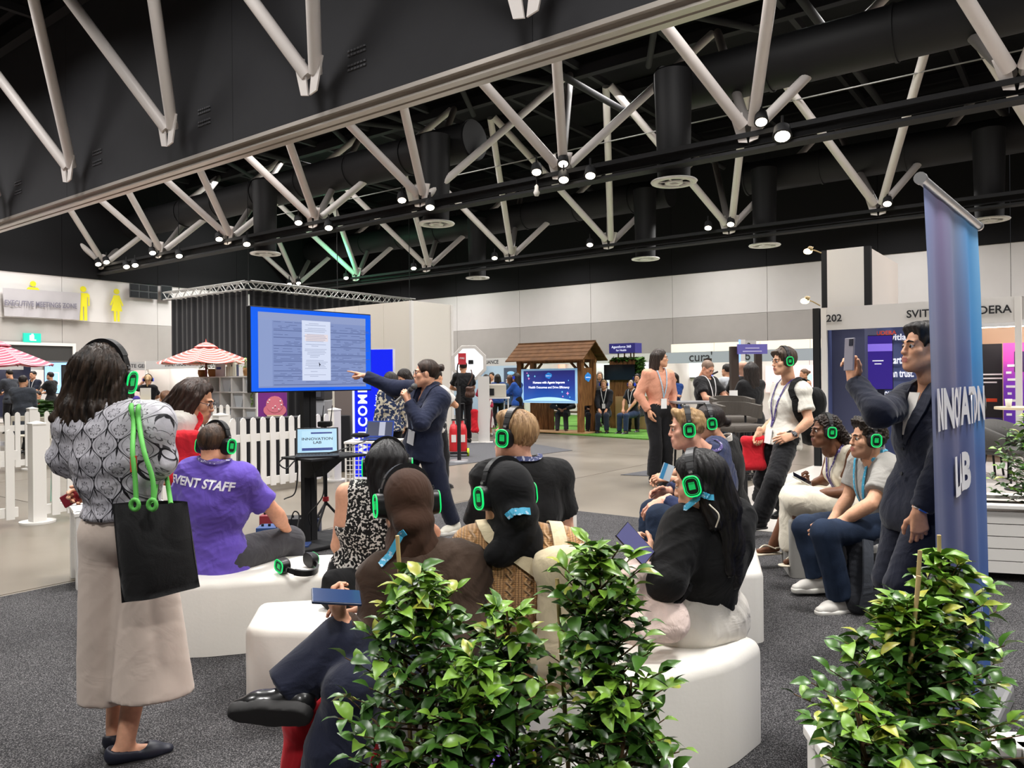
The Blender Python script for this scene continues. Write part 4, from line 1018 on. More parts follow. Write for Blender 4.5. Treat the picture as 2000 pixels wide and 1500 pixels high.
def cable(pts, label, name='cable', r=.006, mt=None, cat='cable', group=None, n=40):
    m = MB(); m.tube(spline(pts, n), r, 6); return solo(name, label, cat, m, mt or mat('cable_black', '151516', .6), group)
# AV boxes on the floor at the stand
def avbox(x0, y0, x1, y1, col, lab, z0=.0, zh=.1, d=.22, cat='mixer'):
    a = fl(x0, y1, z0+.012) ; k = a.y; w_ = (x1-x0)/1500*k; t = thing('audio_box', lab, cat, (a.x+w_/2, a.y+d/2, z0+.01), .08); m = MB(); m.box((0, 0, zh/2), (w_, d, zh), None, .006); m.build('case', mat('avbox_'+col, col, .45), t)
    for i in range(3): MB().cyl((-w_*.3+w_*.3*i, -.02, zh), (-w_*.3+w_*.3*i, -.02, zh+.02), .013, None, 8).build('knob', BLACKM, t)
    return t
avbox(498, 1036, 542, 1052, '24447c', 'blue flat audio box on the floor left of the television pole')
avbox(520, 1060, 600, 1078, '20386c', 'blue wide audio case lying nearest the white bench', 0, .05, .16)
avbox(505, 1018, 540, 1031, '7c1c2a', 'dark red audio mixer on the floor by television pole', 0, .12)
avbox(543, 1012, 590, 1040, '1a1a1c', 'black audio receiver with looped leads by the pole', 0, .13)
avbox(606, 1020, 622, 1042, '1c2c50', 'dark blue power box beside the tripod foot', 0, .14, .15)
for i, (pts, lab) in enumerate((
    ([(556, 893, 6.4), (545, 905, 6.4), (560, 915, 6.4), (580, 900, 6.45), (577, 960, 6.5), (555, 975, 6.4)], 'looped black cable hanging under the laptop shelf, ending in a plug'),
    ([(610, 905, 6.5), (615, 930, 6.5), (617, 958, 6.5)], 'short black cable hanging straight from the laptop shelf'),
    ([(630, 900, 6.5), (632, 960, 6.5), (620, 985, 6.5), (603, 1005, 6.5), (606, 1025, 6.6)], 'long black cable curving from shelf to the floor beside pole'),
    ([(640, 885, 6.5), (662, 880, 6.5), (690, 870, 7.2), (712, 862, 8.5), (720, 857, 10.1)], 'black cable running from shelf to the blue laptop counter'),
    ([(540, 1030, 6.7), (545, 1006, 6.6), (556, 1003, 6.6), (562, 1020, 6.6)], 'small arched black lead on the dark red mixer'),
    ([(566, 1025, 6.6), (574, 1000, 6.6), (584, 1006, 6.6), (580, 1036, 6.5)], 'small arched black lead behind the black receiver'))):
    cable([at(*p) for p in pts], lab)
cable([fl(520, 1082, .012), fl(570, 1084, .012), fl(600, 1074, .012), fl(640, 1085, .012), fl(700, 1062, .012), fl(660, 1095, .012)], 'black cable lying loose on the carpet before the television base', r=.008)
cable([fl(540, 1055, .04), fl(560, 1047, .08), fl(575, 1062, .05), fl(600, 1060, .03), fl(560, 1070, .03), fl(530, 1066, .05), fl(548, 1050, .09)], 'tangled black cable heap among the audio boxes', r=.009, n=80)
# spare headphones lying on the bench
tz = .41; c_ = fl(580, 1096, tz+.05); headphones(None, 'spare black headphones lying on the long white bench', None, mx=M.Translation((c_.x, c_.y, tz+.043)) @ M.Rotation(.85, 4, 'Z') @ M.Rotation(1.8, 4, 'X'))
# ---------------------------------------------------------------- picket fences
FW = mat('fence_white', 'dedbd6', .5); PK = MB(); PK.prism([(-.04, .06), (.04, .06), (.04, .94), (.028, .975), (0, .99), (-.028, .975), (-.04, .94)], .022, frame_mx((0, .011, 0), (1, 0, 0), (0, 0, 1))); PKM = PK.mesh('picket', FW)
def fence(label, a, b, posts, sp=.15):
    t = thing('picket_fence', label, 'fence', (a.x, a.y, 0)); d = b-a; L_ = d.length; d.normalize(); rz = math.atan2(d.y, d.x); R = M.Rotation(rz, 4, 'Z'); n = int(L_/sp)
    t.rotation_euler = (0, 0, rz)
    for i in range(n):
        o = link('picket', PKM, t); o.location = (sp*(i+.5)*L_/(n*sp), -.03, 0)
    for z in (.13, .72): MB().bx(0, L_, -.018, .018, z-.05, z+.05).build('rail', FW, t)
    for s in posts:
        m = MB(); m.bx(s-.065, s+.065, -.065, .065, .02, 1.03); m.build('post', FW, t); m = MB(); m.lathe([(.1, 1.03), (.1, 1.045), (.0001, 1.07)], (s, 0, 0), 4, M.Rotation(PI/4, 4, 'Z'), False); m.build('post_cap', FW, t)
        MB().cyl((s, 0, 0), (s, 0, .02), .17, None, 24).build('base_plate', FW, t)
    return t
fence('white picket fence running behind the event staff man to the television', hall(-8.85, 3.4), hall(-8.85, 7.5), [.06, 2.2, 4.05])
fence('white picket fence piece at the far left edge, before its post', hall(-8.95, 1.7), hall(-8.92, 3.3), [])
fence('farther white picket fence behind the woman in patterned blouse', hall(-14.5, 3.0), hall(-14.5, 9.4), [2.6, 5.2])
# small white slatted box by the standing woman
def planter(name, label, x0, y0, w_, d, h, rz=0.0, cat='planter', soil=True, group=None):
    t = thing(name, label, cat, (x0, y0, 0), rz, group); k = 5
    for sx in (-1, 1):
        for sy in (-1, 1): MB().box((sx*(w_/2-.035), sy*(d/2-.035), h/2), (.08, .08, h), None, .004).build('corner_post', FW, t)
    for i in range(k):
        z0 = .07+(h-.09)*i/k; hh = (h-.09)/k-.006
        for sy in (-1, 1): MB().box((0, sy*(d/2-.03), z0+hh/2), (w_-.1, .025, hh)).build('slat', FW, t)
        for sx in (-1, 1): MB().box((sx*(w_/2-.03), 0, z0+hh/2), (.025, d-.1, hh)).build('slat', FW, t)
    for sy in (-1, 1): MB().box((0, sy*(d/2-.04), h+.012), (w_+.03, .1, .028), None, .004).build('rim', FW, t)
    for sx in (-1, 1): MB().box((sx*(w_/2-.04), 0, h+.012), (.1, d-.1, .028), None, .004).build('rim', FW, t)
    if soil:
        o = MB().box((0, 0, h-.04), (w_-.1, d-.1, .02)).build('soil', mat('soil_dark', '2a211a', .95, noise=.4, nscale=60), t)
    return t
planter('planter_box', 'white slatted planter box peeping out beside the standing woman', -2.95, 5.75, .6, .5, .52, .6)
planter('planter_box', 'white slatted planter box holding the front middle leafy shrubs', -.05, 1.86, 1.0, .36, .4, .05)
planter('planter_box', 'white slatted planter box holding the front right leafy shrub', 1.13, 1.95, .62, .46, .42, -.1)
PB = planter('planter_box', 'white slatted planter box beyond the tall banner', 3.72, 5.55, 1.1, .6, .52, -.3)
# ---------------------------------------------------------------- leafy shrubs
def leaf_mesh(mt, k):
    L_ = .06; W_ = .0135+.0017*k; vs = []; fs = []; prof = [(0, .1), (.12, .55), (.32, 1), (.58, .95), (.82, .5), (1, .03)]
    for t, w_ in prof:
        x = t*L_; z = -.010*t*t*(1+.5*k)+.004*math.sin(t*3)
        vs += [(x, -w_*W_, z+.005*w_), (x, 0, z), (x, w_*W_, z+.005*w_)]
    for i in range(5): fs += [(i*3, i*3+3, i*3+4, i*3+1), (i*3+1, i*3+4, i*3+5, i*3+2)]
    m = MB(); m.add(vs, fs, True); return m.mesh('leaf', mt)
def leafmat(n, c1, c2):
    m = mat(n, c1, .34, spec=.5); g = NG(m); v = g.coord(); g.col(g.mix(g.noise(v, 25, 2), hexc(c1), hexc(c2))); b = g.b; b.inputs['Subsurface Weight'].default_value = .0; return m
LFM = [leafmat('leaf_dark', '24421a', '33571f'), leafmat('leaf_mid', '345a1f', '487126'), leafmat('leaf_bright', '608a2b', '7ba136'), leafmat('leaf_tip', '93b240', 'a08a3a')]
LFS = [[leaf_mesh(m, k) for k in (0, 1, 2)] for m in LFM]
TWIG = mat('twig_brown', '5c4326', .8); BAMB = mat('bamboo', 'b59a6c', .6)
def shrub(label, stems, stakes, n_leaf, seed, scale=1.0, group=None, maxobj=290, name='leafy_shrub', zmin=0.45):
    "stems: list of (base, top, [(height fraction, radius)...])"
    rng = random.Random(seed); b0 = V(stems[0][0]); t = thing(name, label, 'shrub', b0, group=group); L_ = []; tw = MB()
    for si, (b, tp, prof) in enumerate(stems):
        b, tp = V(b), V(tp); H_ = (tp-b).length; pts = [b.lerp(tp, i/7)+V((rng.uniform(-.012, .012), rng.uniform(-.012, .012), 0))*(i > 0) for i in range(8)]
        m = MB(); m.tube([p-b0 for p in pts], [.009-.0009*i for i in range(8)], 6); m.build('stem', TWIG, t)
        def rad(f):
            for (f0, r0), (f1, r1) in zip(prof, prof[1:]):
                if f0 <= f <= f1: return r0+(r1-r0)*(f-f0)/(f1-f0)
            return prof[-1][1]
        wsum = sum(x[3] if len(x) > 3 else 1 for x in stems); cnt = int(n_leaf*(stems[si][3] if len(stems[si]) > 3 else 1)/wsum) if False else n_leaf[si]
        ntw = max(5, cnt//9)
        for k in range(ntw):
            f = prof[0][0]+(1-prof[0][0])*((k+rng.random())/ntw)**.92; a = k*2.39996+rng.uniform(-.4, .4); r = rad(f)*rng.uniform(.55, 1.12); up = rng.uniform(.25, .75)
            st = b.lerp(tp, max(0, f-.1)); d = V((math.cos(a), math.sin(a), 0)); e = b.lerp(tp, f)+d*r+V((0, 0, r*up*.35)); mid = st.lerp(e, .5)-V((0, 0, .02*r))
            ps = spline([st, mid, e], 6); tw.tube([p-b0 for p in ps], [.0035-.0004*min(5, i) for i in range(len(ps))], 5)
            nl = cnt//ntw+(1 if rng.random() < (cnt/ntw) % 1 else 0)
            for j in range(nl):
                u = 1-.72*(j/max(1, nl-1))**1.1*(0.35+.65*min(1, r/.1)); i0 = min(len(ps)-2, int(u*(len(ps)-1))); p = ps[i0].lerp(ps[i0+1], u*(len(ps)-1)-i0)
                tip = j < 3; ang = a+(rng.uniform(-1.2, 1.2) if j else 0)+(1.5 if j % 2 else -1.5)*(j > 0); el = rng.uniform(-.35, .55)+(.35 if tip else 0)
                dr = V((math.cos(ang)*math.cos(el), math.sin(ang)*math.cos(el), math.sin(el))); sz = scale*rng.uniform(.72, 1.15)*(.8 if j == 0 else 1)
                young = f > .82 or (tip and rng.random() < .55); c = (3 if rng.random() < .25 and tip else 2) if young and rng.random() < .8 else (1 if tip or rng.random() < .45 else 0)
                R = dr.to_track_quat('X', 'Z').to_matrix().to_4x4() @ M.Rotation(rng.uniform(-.7, .7), 4, 'X')
                if p.z < zmin: continue
                L_.append((p, R, sz, LFS[c][rng.randrange(3)]))
    o = tw.build('twigs', TWIG, t); o['kind'] = 'stuff'
    L_.sort(key=lambda x: x[0].y); rest = MB()
    for i, (p, R, sz, me) in enumerate(L_):
        mx = M.Translation(p-b0) @ R @ M.Diagonal((sz, sz, sz, 1))
        if i < maxobj: ob = link('leaf', me, t); ob.matrix_local = mx
        else:
            rest.cur = LFM.index(me.materials[0]); rest.add([mx @ v.co for v in me.vertices], [tuple(q.vertices) for q in me.polygons], True)
    if rest.v: o = rest.build('foliage', LFM, t); o['kind'] = 'stuff'
    for a, b in stakes: MB().cyl(V(a)-b0, V(b)-b0, .0062, .0055, 8).build('stake', BAMB, t)
    return t
def base_at(x, Y, z=.38): return V(((x-1000)/1500*Y, Y, z))
shrub('leafy green shrub with bamboo stake before the brown hijab woman', [(base_at(825, 1.95), at(815, 1115, 1.95), [(.0, .16), (.3, .25), (.55, .22), (.78, .14), (1, .04)]), (base_at(930, 1.85), at(930, 1290, 1.8), [(0, .1), (.4, .17), (.75, .13), (1, .04)])],
      [(base_at(800, 2.0), at(776, 1046, 2.0))], [800, 340], 5)
shrub('leafy green shrub with bamboo stake before the cable knit jumper', [(base_at(1010, 1.95), at(985, 1185, 1.95), [(0, .1), (.4, .16), (.7, .1), (1, .03)])], [(base_at(1105, 1.98), at(1088, 1130, 1.98))], [330], 9)
shrub('slim tall leafy green shrub before the beige backpack', [(base_at(1180, 1.92), at(1168, 1060, 1.92), [(.0, .12), (.25, .2), (.45, .15), (.65, .12), (.85, .11), (1, .05)]), (base_at(1200, 1.85), at(1225, 1330, 1.8), [(0, .12), (.5, .16), (1, .05)])], [(base_at(1196, 1.95), at(1186, 1220, 1.95))], [760, 280], 14)
shrub('bushy leafy green shrub before the foot of the tall banner', [(base_at(1745, 1.95), at(1775, 1170, 1.95), [(0, .2), (.3, .27), (.5, .22), (.75, .12), (1, .04)]), (base_at(1835, 2.05), at(1850, 1085, 2.1), [(0, .15), (.35, .19), (.65, .13), (.85, .1), (1, .03)]), (base_at(1700, 1.8), at(1680, 1390, 1.75), [(0, .12), (.6, .15), (1, .05)])],
      [(base_at(1755, 1.95), at(1797, 1075, 1.98)), (base_at(1740, 1.9), at(1795, 1125, 1.9)), (base_at(1835, 2.1), at(1834, 1045, 2.1))], [950, 620, 300], 22)
shrub('leafy green shrub in the planter box beyond the tall banner', [(V((3.72, 5.55, .48)), V((3.74, 5.5, 1.17)), [(.1, .22), (.4, .32), (.7, .2), (1, .05)]), (V((3.95, 5.4, .48)), V((4.0, 5.4, .85)), [(0, .15), (.5, .25), (1, .08)])], [(V((3.73, 5.5, .5)), V((3.75, 5.5, 1.2)))], [520, 200], 31, 1.1)
# ---------------------------------------------------------------- tall banner
def big_banner():
    A = V((1.435, 2.67, 0)); B = V((2.115, 3.48, 0)); d = (B-A).normalized(); W_ = (B-A).length; nr = d.cross(V((0, 0, 1))); lean = V((.03, 0, 0)); t = thing('banner_stand', 'tall blue banner on an aluminium rail reading INNOVATION LAB', 'banner', ((A.x+B.x)/2, (A.y+B.y)/2, 0)); c0 = V(t.location)
    m = mat('banner_gradient', '3a4676', .55, spec=.35); g = NG(m); o = g.xyz(g.coord('gpos')); nz = g.noise(g.coord('gpos'), 2.2, 2); s_ = g.m('ADD', o[0], g.m('MULTIPLY', g.m('SUBTRACT', nz, .5), .25))
    top = g.ramp(s_, [(0, hexc('8c9ac8')), (.28, hexc('8f83ac')), (.5, hexc('8894b4')), (.78, hexc('4f9ad8')), (1, hexc('7ab4e4'))]); low = g.ramp(s_, [(0, hexc('4a5680')), (.5, hexc('434c7c')), (.85, hexc('35599a')), (1, hexc('3a5fa2'))])
    mid = g.ramp(s_, [(0, hexc('77809f')), (.3, hexc('6f6f90')), (.6, hexc('56679a')), (.8, hexc('2f86cc')), (1, hexc('5aa4dc'))])
    h_ = g.m('SUBTRACT', 1.0, o[2]); c1 = g.mix(g.ramp(h_, [(.05, (0, 0, 0)), (.3, (1, 1, 1))]), top, mid); g.col(g.mix(g.ramp(h_, [(.28, (0, 0, 0)), (.52, (1, 1, 1))]), c1, low))
    n = 120; rows = 26; vs = []; at_ = []
    ztop = 2.13; zb = .1
    def surf(u, v):
        z = zb+(ztop-zb)*v; fold = (.0065+.002*(1-v))*math.sin(u*19+1.2*math.sin(v*2))+.0012*math.sin(u*41+v*3)
        fold *= min(1, (1.02-v)*6)
        return A+d*(W_*u)+nr*fold+lean*(1-v)*1.3+V((0, 0, z))-V((0, 0, 0))
    for j in range(rows+1):
        for i in range(n+1): vs.append(surf(i/n, j/rows)-c0); at_.append((i/n, 0, j/rows))
    fs = [(j*(n+1)+i, j*(n+1)+i+1, (j+1)*(n+1)+i+1, (j+1)*(n+1)+i) for j in range(rows) for i in range(n)]
    me = npmesh('fabric', np.array(vs), np.array(fs), [m], None, np.array(at_)); link('fabric', me, t)
    ra = A-c0-d*.03+V((0, 0, ztop)); rb_ = B-c0+d*.03+V((0, 0, ztop)); AL = mat('aluminium', 'c4c4c6', .3, metal=.7)
    MB().cyl(ra, rb_, .017, None, 14).build('top_rail', AL, t)
    for p_ in (ra, rb_): MB().cyl(p_-d*.012, p_+d*.012, .021, None, 14).build('rail_cap', AL, t)
    pb = (A+B)/2-c0-nr*.06; MB().cyl(pb+lean+V((0, 0, .05)), pb+V((0, 0, ztop)), .014, None, 10).build('pole', AL, t)
    m2 = MB(); m2.box((A+B)/2-c0+lean*1.3+V((0, 0, .05)), (W_*.9, .2, .09), M.Rotation(math.atan2(d.y, d.x), 4, 'Z'), .02); m2.build('base_housing', AL, t)
    LW = mat('letter_white', 'e6e6ec', .5)
    def put(txt, u0, v0, size, wd, off=.004):
        me = text_mesh(txt, size, .0, off, width=wd); bm = bmesh.new(); bm.from_mesh(me); bmesh.ops.triangulate(bm, faces=bm.faces[:])
        for _ in range(2): bmesh.ops.subdivide_edges(bm, edges=[e for e in bm.edges if e.calc_length() > .03], cuts=1); bmesh.ops.triangulate(bm, faces=bm.faces[:])
        for v in bm.verts:
            u = u0+v.co.x/W_; vv = v0+v.co.y/(ztop-zb); v.co = surf(u, vv)+nr*.007-c0
        bm.to_mesh(me); bm.free(); me.materials.clear(); me.materials.append(LW); link('lettering', me, t)
    put('INNOVATION', .53, .6, .2, .76, .009); put('LAB', .47, .47, .2, .95, .009)
    for i, (tx, sz) in enumerate((('DIGITAL', .06), ('HEALTH', .075), ('FESTIVAL', .07), ('EXPO', .075))): put(tx, .72, .2-.033*i, sz, 1.0, .002)
big_banner()
# ================================================================= stands and stalls around the hall
WOOD = MATS['wood_brown']; GRYM = mat('grey_metal', '8a8a8c', .4, metal=.4); TXD = mat('letter_dark', '2a2a30', .6)
def hrot_thing(name, label, cat, p, q, group=None): return thing(name, label, cat, hall(p, q), HROT, group)
def hb(par, nm, x0, x1, y0, y1, z0, z1, mt, b=0.0): return MB().bx(x0, x1, y0, y1, z0, z1, b).build(nm, mt, par)
def ltext(par, tx, size, x, y, z, mt, nd=(0, -1, 0), xd=(1, 0, 0), **kw): return text('lettering', tx, size, frame_mx((x, y, z), xd, (0, 0, 1)), mt, par, extrude=.001, **kw)
def lit(n, c, es=.6): return mat('lit_'+n, c, .6, emit=c, es=es)
# blue lit WELCOME totem
def totem():
    a = fl(690, 938); t = thing('light_box', 'glowing blue WELCOME light box tower behind the presenter', 'sign', (a.x+.31, a.y+.05, 0), -.12); zt = zat(770, 681, a.y); W_ = .62
    hb(t, 'case', -W_/2, W_/2, -.05, .05, .02, zt, mat('totem_case', 'd8d8e4', .4)); hb(t, 'face', -W_/2+.03, W_/2-.01, -.056, -.048, .05, zt-.01, glow('totem_blue', '0a22f2', 1.05)); hb(t, 'edge_light', -W_/2-.004, -W_/2+.028, -.058, -.04, .03, zt, glow('totem_edge', 'e8eaff', 1.1))
    LWG = glow('totem_white', 'f4f6ff', 1.1)
    text('lettering', 'WELCOME', .19, frame_mx((-.15, -.062, .86), (0, 0, 1), (-1, 0, 0)), LWG, t, extrude=.001, offset=.006, spacing=1.2)
    text('lettering', 'to Sydney', .1, frame_mx((.06, -.062, 1.05), (0, 0, 1), (-1, 0, 0)), LWG, t, extrude=.001, offset=.003)
    hb(t, 'base', -W_/2-.03, W_/2+.03, -.15, .15, 0, .025, WHITEP)
totem()
c_ = at(738, 858, 10.3); t = thing('wire_counter', 'white counter with wire grid front under the blue laptop', 'counter', (c_.x-.05, c_.y, 0)); zc = c_.z-.012; hb(t, 'top', -.36, .36, -.22, .3, zc-.03, zc, WHITEP, .004)
m = MB()
for i in range(13): m.cyl((-.34+.68*i/12, -.2, .02), (-.34+.68*i/12, -.2, zc-.03), .006, None, 5)
for j in range(10): m.cyl((-.34, -.2, .05+.06*j), (.34, -.2, .05+.06*j), .005, None, 5)
o = m.build('wire_grid', WHITEP, t)
for x in (-.34, .34):
    for y in (-.2, .28): MB().cyl((x, y, 0), (x, y, zc-.03), .012, None, 8).build('leg', WHITEP, t)
m_ = MB(); m_.ball((0, 0, .03), (.13, .07, .035), 14, 8); t = thing('pouch', 'small black pouch lying on the wire counter left of laptop', 'pouch', at(703, 850, 10.25)-V((0, 0, .03))); m_.build('pouch_body', BLKC, t)
# taupe partition and grey machine behind the fence
a = fl(640, 930); t = thing('partition', 'taupe partition panel behind the picket fence under the television', 'partition', (a.x+.25, a.y+.9, 0), -.1)
for i in range(2): hb(t, 'panel', -.35+.46*i, .1+.46*i, 0, .05, .02, 1.75, mat('taupe', '6b605c', .7))
hb(t, 'socket', .22, .3, -.012, 0, 1.02, 1.1, BLACKM)
t = thing('ice_cream_machine', 'pale grey dispensing machine behind the picket fence', 'machine', fl(610, 925)+V((-.1, .75, 0)), -.1); hb(t, 'body', -.2, .2, -.2, .2, .02, 1.15, mat('machine_grey', 'a9aaaf', .35, metal=.3), .02); hb(t, 'hood', -.2, .2, -.24, .2, 1.15, 1.5, mat('machine_dark', '2c2c30', .4), .02); hb(t, 'window', -.15, .15, -.25, -.235, 1.2, 1.42, mat('machine_glass', '4a4c54', .1))
for x in (-.03, .03): MB().cyl((x, -.2, 1.02), (x, -.23, 1.02), .015, None, 8).build('knob', BLACKM, t)
t = thing('draped_table', 'black draped trestle table behind the picket fence', 'table', fl(560, 935)+V((-.1, .75, 0)), .45); m = MB(); n = 60
vs = []
for i in range(n):
    a_ = 2*PI*i/n; cx_ = max(-.85, min(.85, 1.6*math.cos(a_))); cy_ = max(-.3, min(.3, .7*math.sin(a_))); k_ = 1+.03*math.sin(a_*17)
    vs += [(cx_*k_*1.02, cy_*k_*1.1, .02), (cx_, cy_, .9)]
m.add(vs, [(2*i, 2*((i+1) % n), 2*((i+1) % n)+1, 2*i+1) for i in range(n)], True); m.add([vs[2*i+1] for i in range(n)], [tuple(range(n))]); m.build('drape', CUR, t)
t = thing('poster', 'purple poster with a pink ice cream behind the fence', 'poster', at(532, 822, 13.0), -.1); hb(t, 'panel', -.25, .25, 0, .03, -.35, .48, mat('poster_purple', '7a2c86', .5))
m = MB(); m.prism([(.2*math.cos(a*PI/10), .12*math.sin(a*PI/10)) for a in range(20)], .012, frame_mx((.05, -.002, .18), (1, 0, 0), (0, 0, 1))); m.prism([(.15*math.cos(a*PI/8), .14*math.sin(a*PI/8)) for a in range(16)], .016, frame_mx((.05, -.004, .28), (1, 0, 0), (0, 0, 1))); m.build('ice_cream', mat('ice_pink', 'e07c8c', .5), t)
m = MB(); m.prism([(-.14, 0), (.14, 0), (.1, -.26), (-.1, -.26)][::-1], .012, frame_mx((.05, -.003, .1), (1, 0, 0), (0, 0, 1))); m.build('cone', mat('cone_tan', 'e4c9a8', .6), t)
for i in range(7): MB().ball((.05+.12*math.cos(i*2.4), -.02, .27+.08*math.sin(i*1.7)), .014, 8, 6).build('sprinkle', mat('sprinkle_white', 'f4e8e8', .5), t)
ltext(t, 'NOVA', .17, -.05, -.02, -.12, mat('poster_yellow', 'e6c860', .5), offset=.004)
MB().cyl((-.2, .05, -1.4), (-.2, .05, .4), .012).build('stand', GRYM, t)
# striped market umbrellas
def striped(n, c1, c2, sc):
    m = mat(n, c1, .7); g = NG(m); o = g.xyz(g.coord()); r = g.m('SQRT', g.m('ADD', g.m('POWER', o[0], 2.0), g.m('POWER', o[1], 2.0))); g.col(g.mix(g.m('GREATER_THAN', g.m('FRACT', g.m('MULTIPLY', r, sc)), .66), hexc(c1), hexc(c2))); return m
def umbrella(label, c, R_, z1, z0, mt, pole):
    t = thing('market_umbrella', label, 'umbrella', (c.x, c.y, 0)); n = 8
    for i in range(n):
        m = MB(); a0, a1 = 2*PI*i/n+.2, 2*PI*(i+1)/n+.2; vs = []; fs = []
        for j in range(7):
            f = .1+.9*j/6
            for k in range(5):
                a = a0+(a1-a0)*k/4; sg = -.05*f*math.sin(PI*k/4); rr = R_*f*(math.cos(PI/n)/math.cos((k/4-.5)*2*PI/n)); vs.append((rr*math.cos(a), rr*math.sin(a), z1+(z0-z1)*f**1.06+sg))
        for j in range(6):
            for k in range(4): fs.append((j*5+k, j*5+k+1, j*5+k+6, j*5+k+5))
        m.add(vs, fs, True); m.build('canopy_panel', mt, t)
        MB().cyl((R_*.1*math.cos(a0), R_*.1*math.sin(a0), z1-.06), (R_*.97*math.cos(a0), R_*.97*math.sin(a0), z0-.02), .012, None, 6).build('rib', pole, t)
    m = MB(); m.lathe([(R_*.26, z1-.09), (R_*.14, z1-.0), (.02, z1+.05), (.001, z1+.14)], (0, 0, 0), 8); m.build('top_cap', mt, t)
    MB().cyl((0, 0, .0), (0, 0, z1), .028, None, 10).build('pole', pole, t); MB().cyl((0, 0, 0), (0, 0, .08), .28, .25, 20).build('base', GRYM, t)
PINKW = striped('stripe_coral', 'd4584e', 'e8cfc4', 8.2); PINK2 = striped('stripe_pink', 'd0566e', 'ecc9d0', 8.2); POLE_R = mat('pole_red', '7c3030', .5)
umbrella('coral and white striped umbrella beside the large television', at(403, 745, 19.7), 1.2, zat(403, 672, 19.7), zat(403, 708, 19.7), PINKW, POLE_R)
umbrella('pink and white striped umbrella at the far left edge', at(-8, 745, 18.5), 1.28, zat(0, 668, 18.5), zat(0, 712, 18.5), PINK2, POLE_R)
# left stalls
SHELLW = mat('stall_white', 'd4d0ce', .7); FASC = mat('fascia_grey', 'bcbab9', .6)
def stall(label, p0, p1, q0, q1, along, names, back=SHELLW, z=2.3, dep=3.0, fh=.32, fmt=FASC, bw=None, name='exhibition_stall', tcol=TXD, ts=.2, light=None, posts=True):
    t = hrot_thing(name, label, 'stall', p0 if along == 'p' else p0, q0)
    L_ = (p1-p0) if along == 'p' else (q1-q0)
    g = link('frame_group', None, t) if False else t
    def B(nm, a0, a1, d0, d1, z0, z1, mt):
        if along == 'p': return hb(t, nm, a0, a1, d0, d1, z0, z1, mt)
        return hb(t, nm, -d1, -d0, a0, a1, z0, z1, mt)
    B('fascia', 0, L_, -.03, .03, z-fh, z, fmt)
    k = max(1, round(L_/2)); bl = bw or L_
    for i in range(k): B('back_panel', bl*i/k+.01, bl*(i+1)/k-.01, dep, dep+.05, .02, z, back)
    B('side_panel', 0, .05, .05, dep, .02, z, back); (None if bw else B('side_panel', L_-.05, L_, .05, dep, .02, z, back))
    if posts:
        for x in (0, L_): B('post', x-.04, x+.04, -.04, .04, 0, z, WHITEP)
    for (x, tx) in names:
        if along == 'p': text('lettering', tx, ts, frame_mx((x*L_, -.035, z-fh/2), (1, 0, 0), (0, 0, 1)), tcol, t, extrude=.001, offset=.003)
        else: text('lettering', tx, ts, frame_mx((.035, x*L_, z-fh/2), (0, 1, 0), (0, 0, 1)), tcol, t, extrude=.001, offset=.003)
    if light: B('fill_strip', .2, L_-.2, .15, .25, z-.1, z-.04, lit('strip', 'fff4e6', light))  # glowing strip added to brighten the stall interior, not a real fitting
    return t
PNKW = mat('stall_pinkish', 'd8c4c0', .7)
t = stall('white shell stall lettered HEALTH on the left wall, behind standing men', -30, -30, 1, 14, 'q', [(.93, 'HEALTH')], light=16)
t2 = stall('white shell stall lettered CONSULATE GENERAL OF with pinkish wall', -30, -30, 14.1, 17.6, 'q', [(.36, 'CONSULATE GENERAL OF')], PNKW, light=9)
t3 = stall('white shell stall lettered SYDNEY LOCAL HEALTH DISTRICT behind the shelf unit', -28.6, -23.4, 15.0, 15, 'p', [(.57, 'SYDNEY LOCAL HEALTH DISTRICT')], dep=.9, light=5)
def screen_on(label, c, w_, h_, xd, mt, name='display_screen', cat='screen', fr=.03):
    t = thing(name, label, cat, c, math.atan2(xd.y, xd.x)); hb(t, 'frame', -w_/2-fr, w_/2+fr, 0, .05, -h_/2-fr, h_/2+fr, BLACKM); hb(t, 'display', -w_/2, w_/2, -.006, .002, -h_/2, h_/2, mt); return t
E1 = hall(1, 0); E2 = hall(0, 1)
t = screen_on('blue lit screen on stall wall behind the man in black tee', at(112, 738, 27.5), .85, 1.1, V((1, .1, 0)), lit('screen_sky', '9cc4ee', .9))
hb(t, 'drawn_phone', -.2, .06, -.012, -.004, -.25, .2, lit('screen_pale', 'e4f0fa', .8)); hb(t, 'phone_outline', -.17, .03, -.018, -.01, -.22, .17, lit('screen_sky', '9cc4ee', .9))
screen_on('plain dark grey panel screen left of the patterned blouse woman', at(137, 732, 24), .5, .56, V((1, 0, 0)), mat('panel_char', '3a3a3c', .6))
t = thing('roll_up_banner', 'dark navy banner panel behind the bent man at far left', 'banner', at(27, 742, 27), .1); hb(t, 'panel', -.55, .55, 0, .04, -1.3, .55, mat('panel_navy', '20243e', .6)); hb(t, 'foot', -.5, .5, -.1, .12, -1.35, -1.3, GRYM)
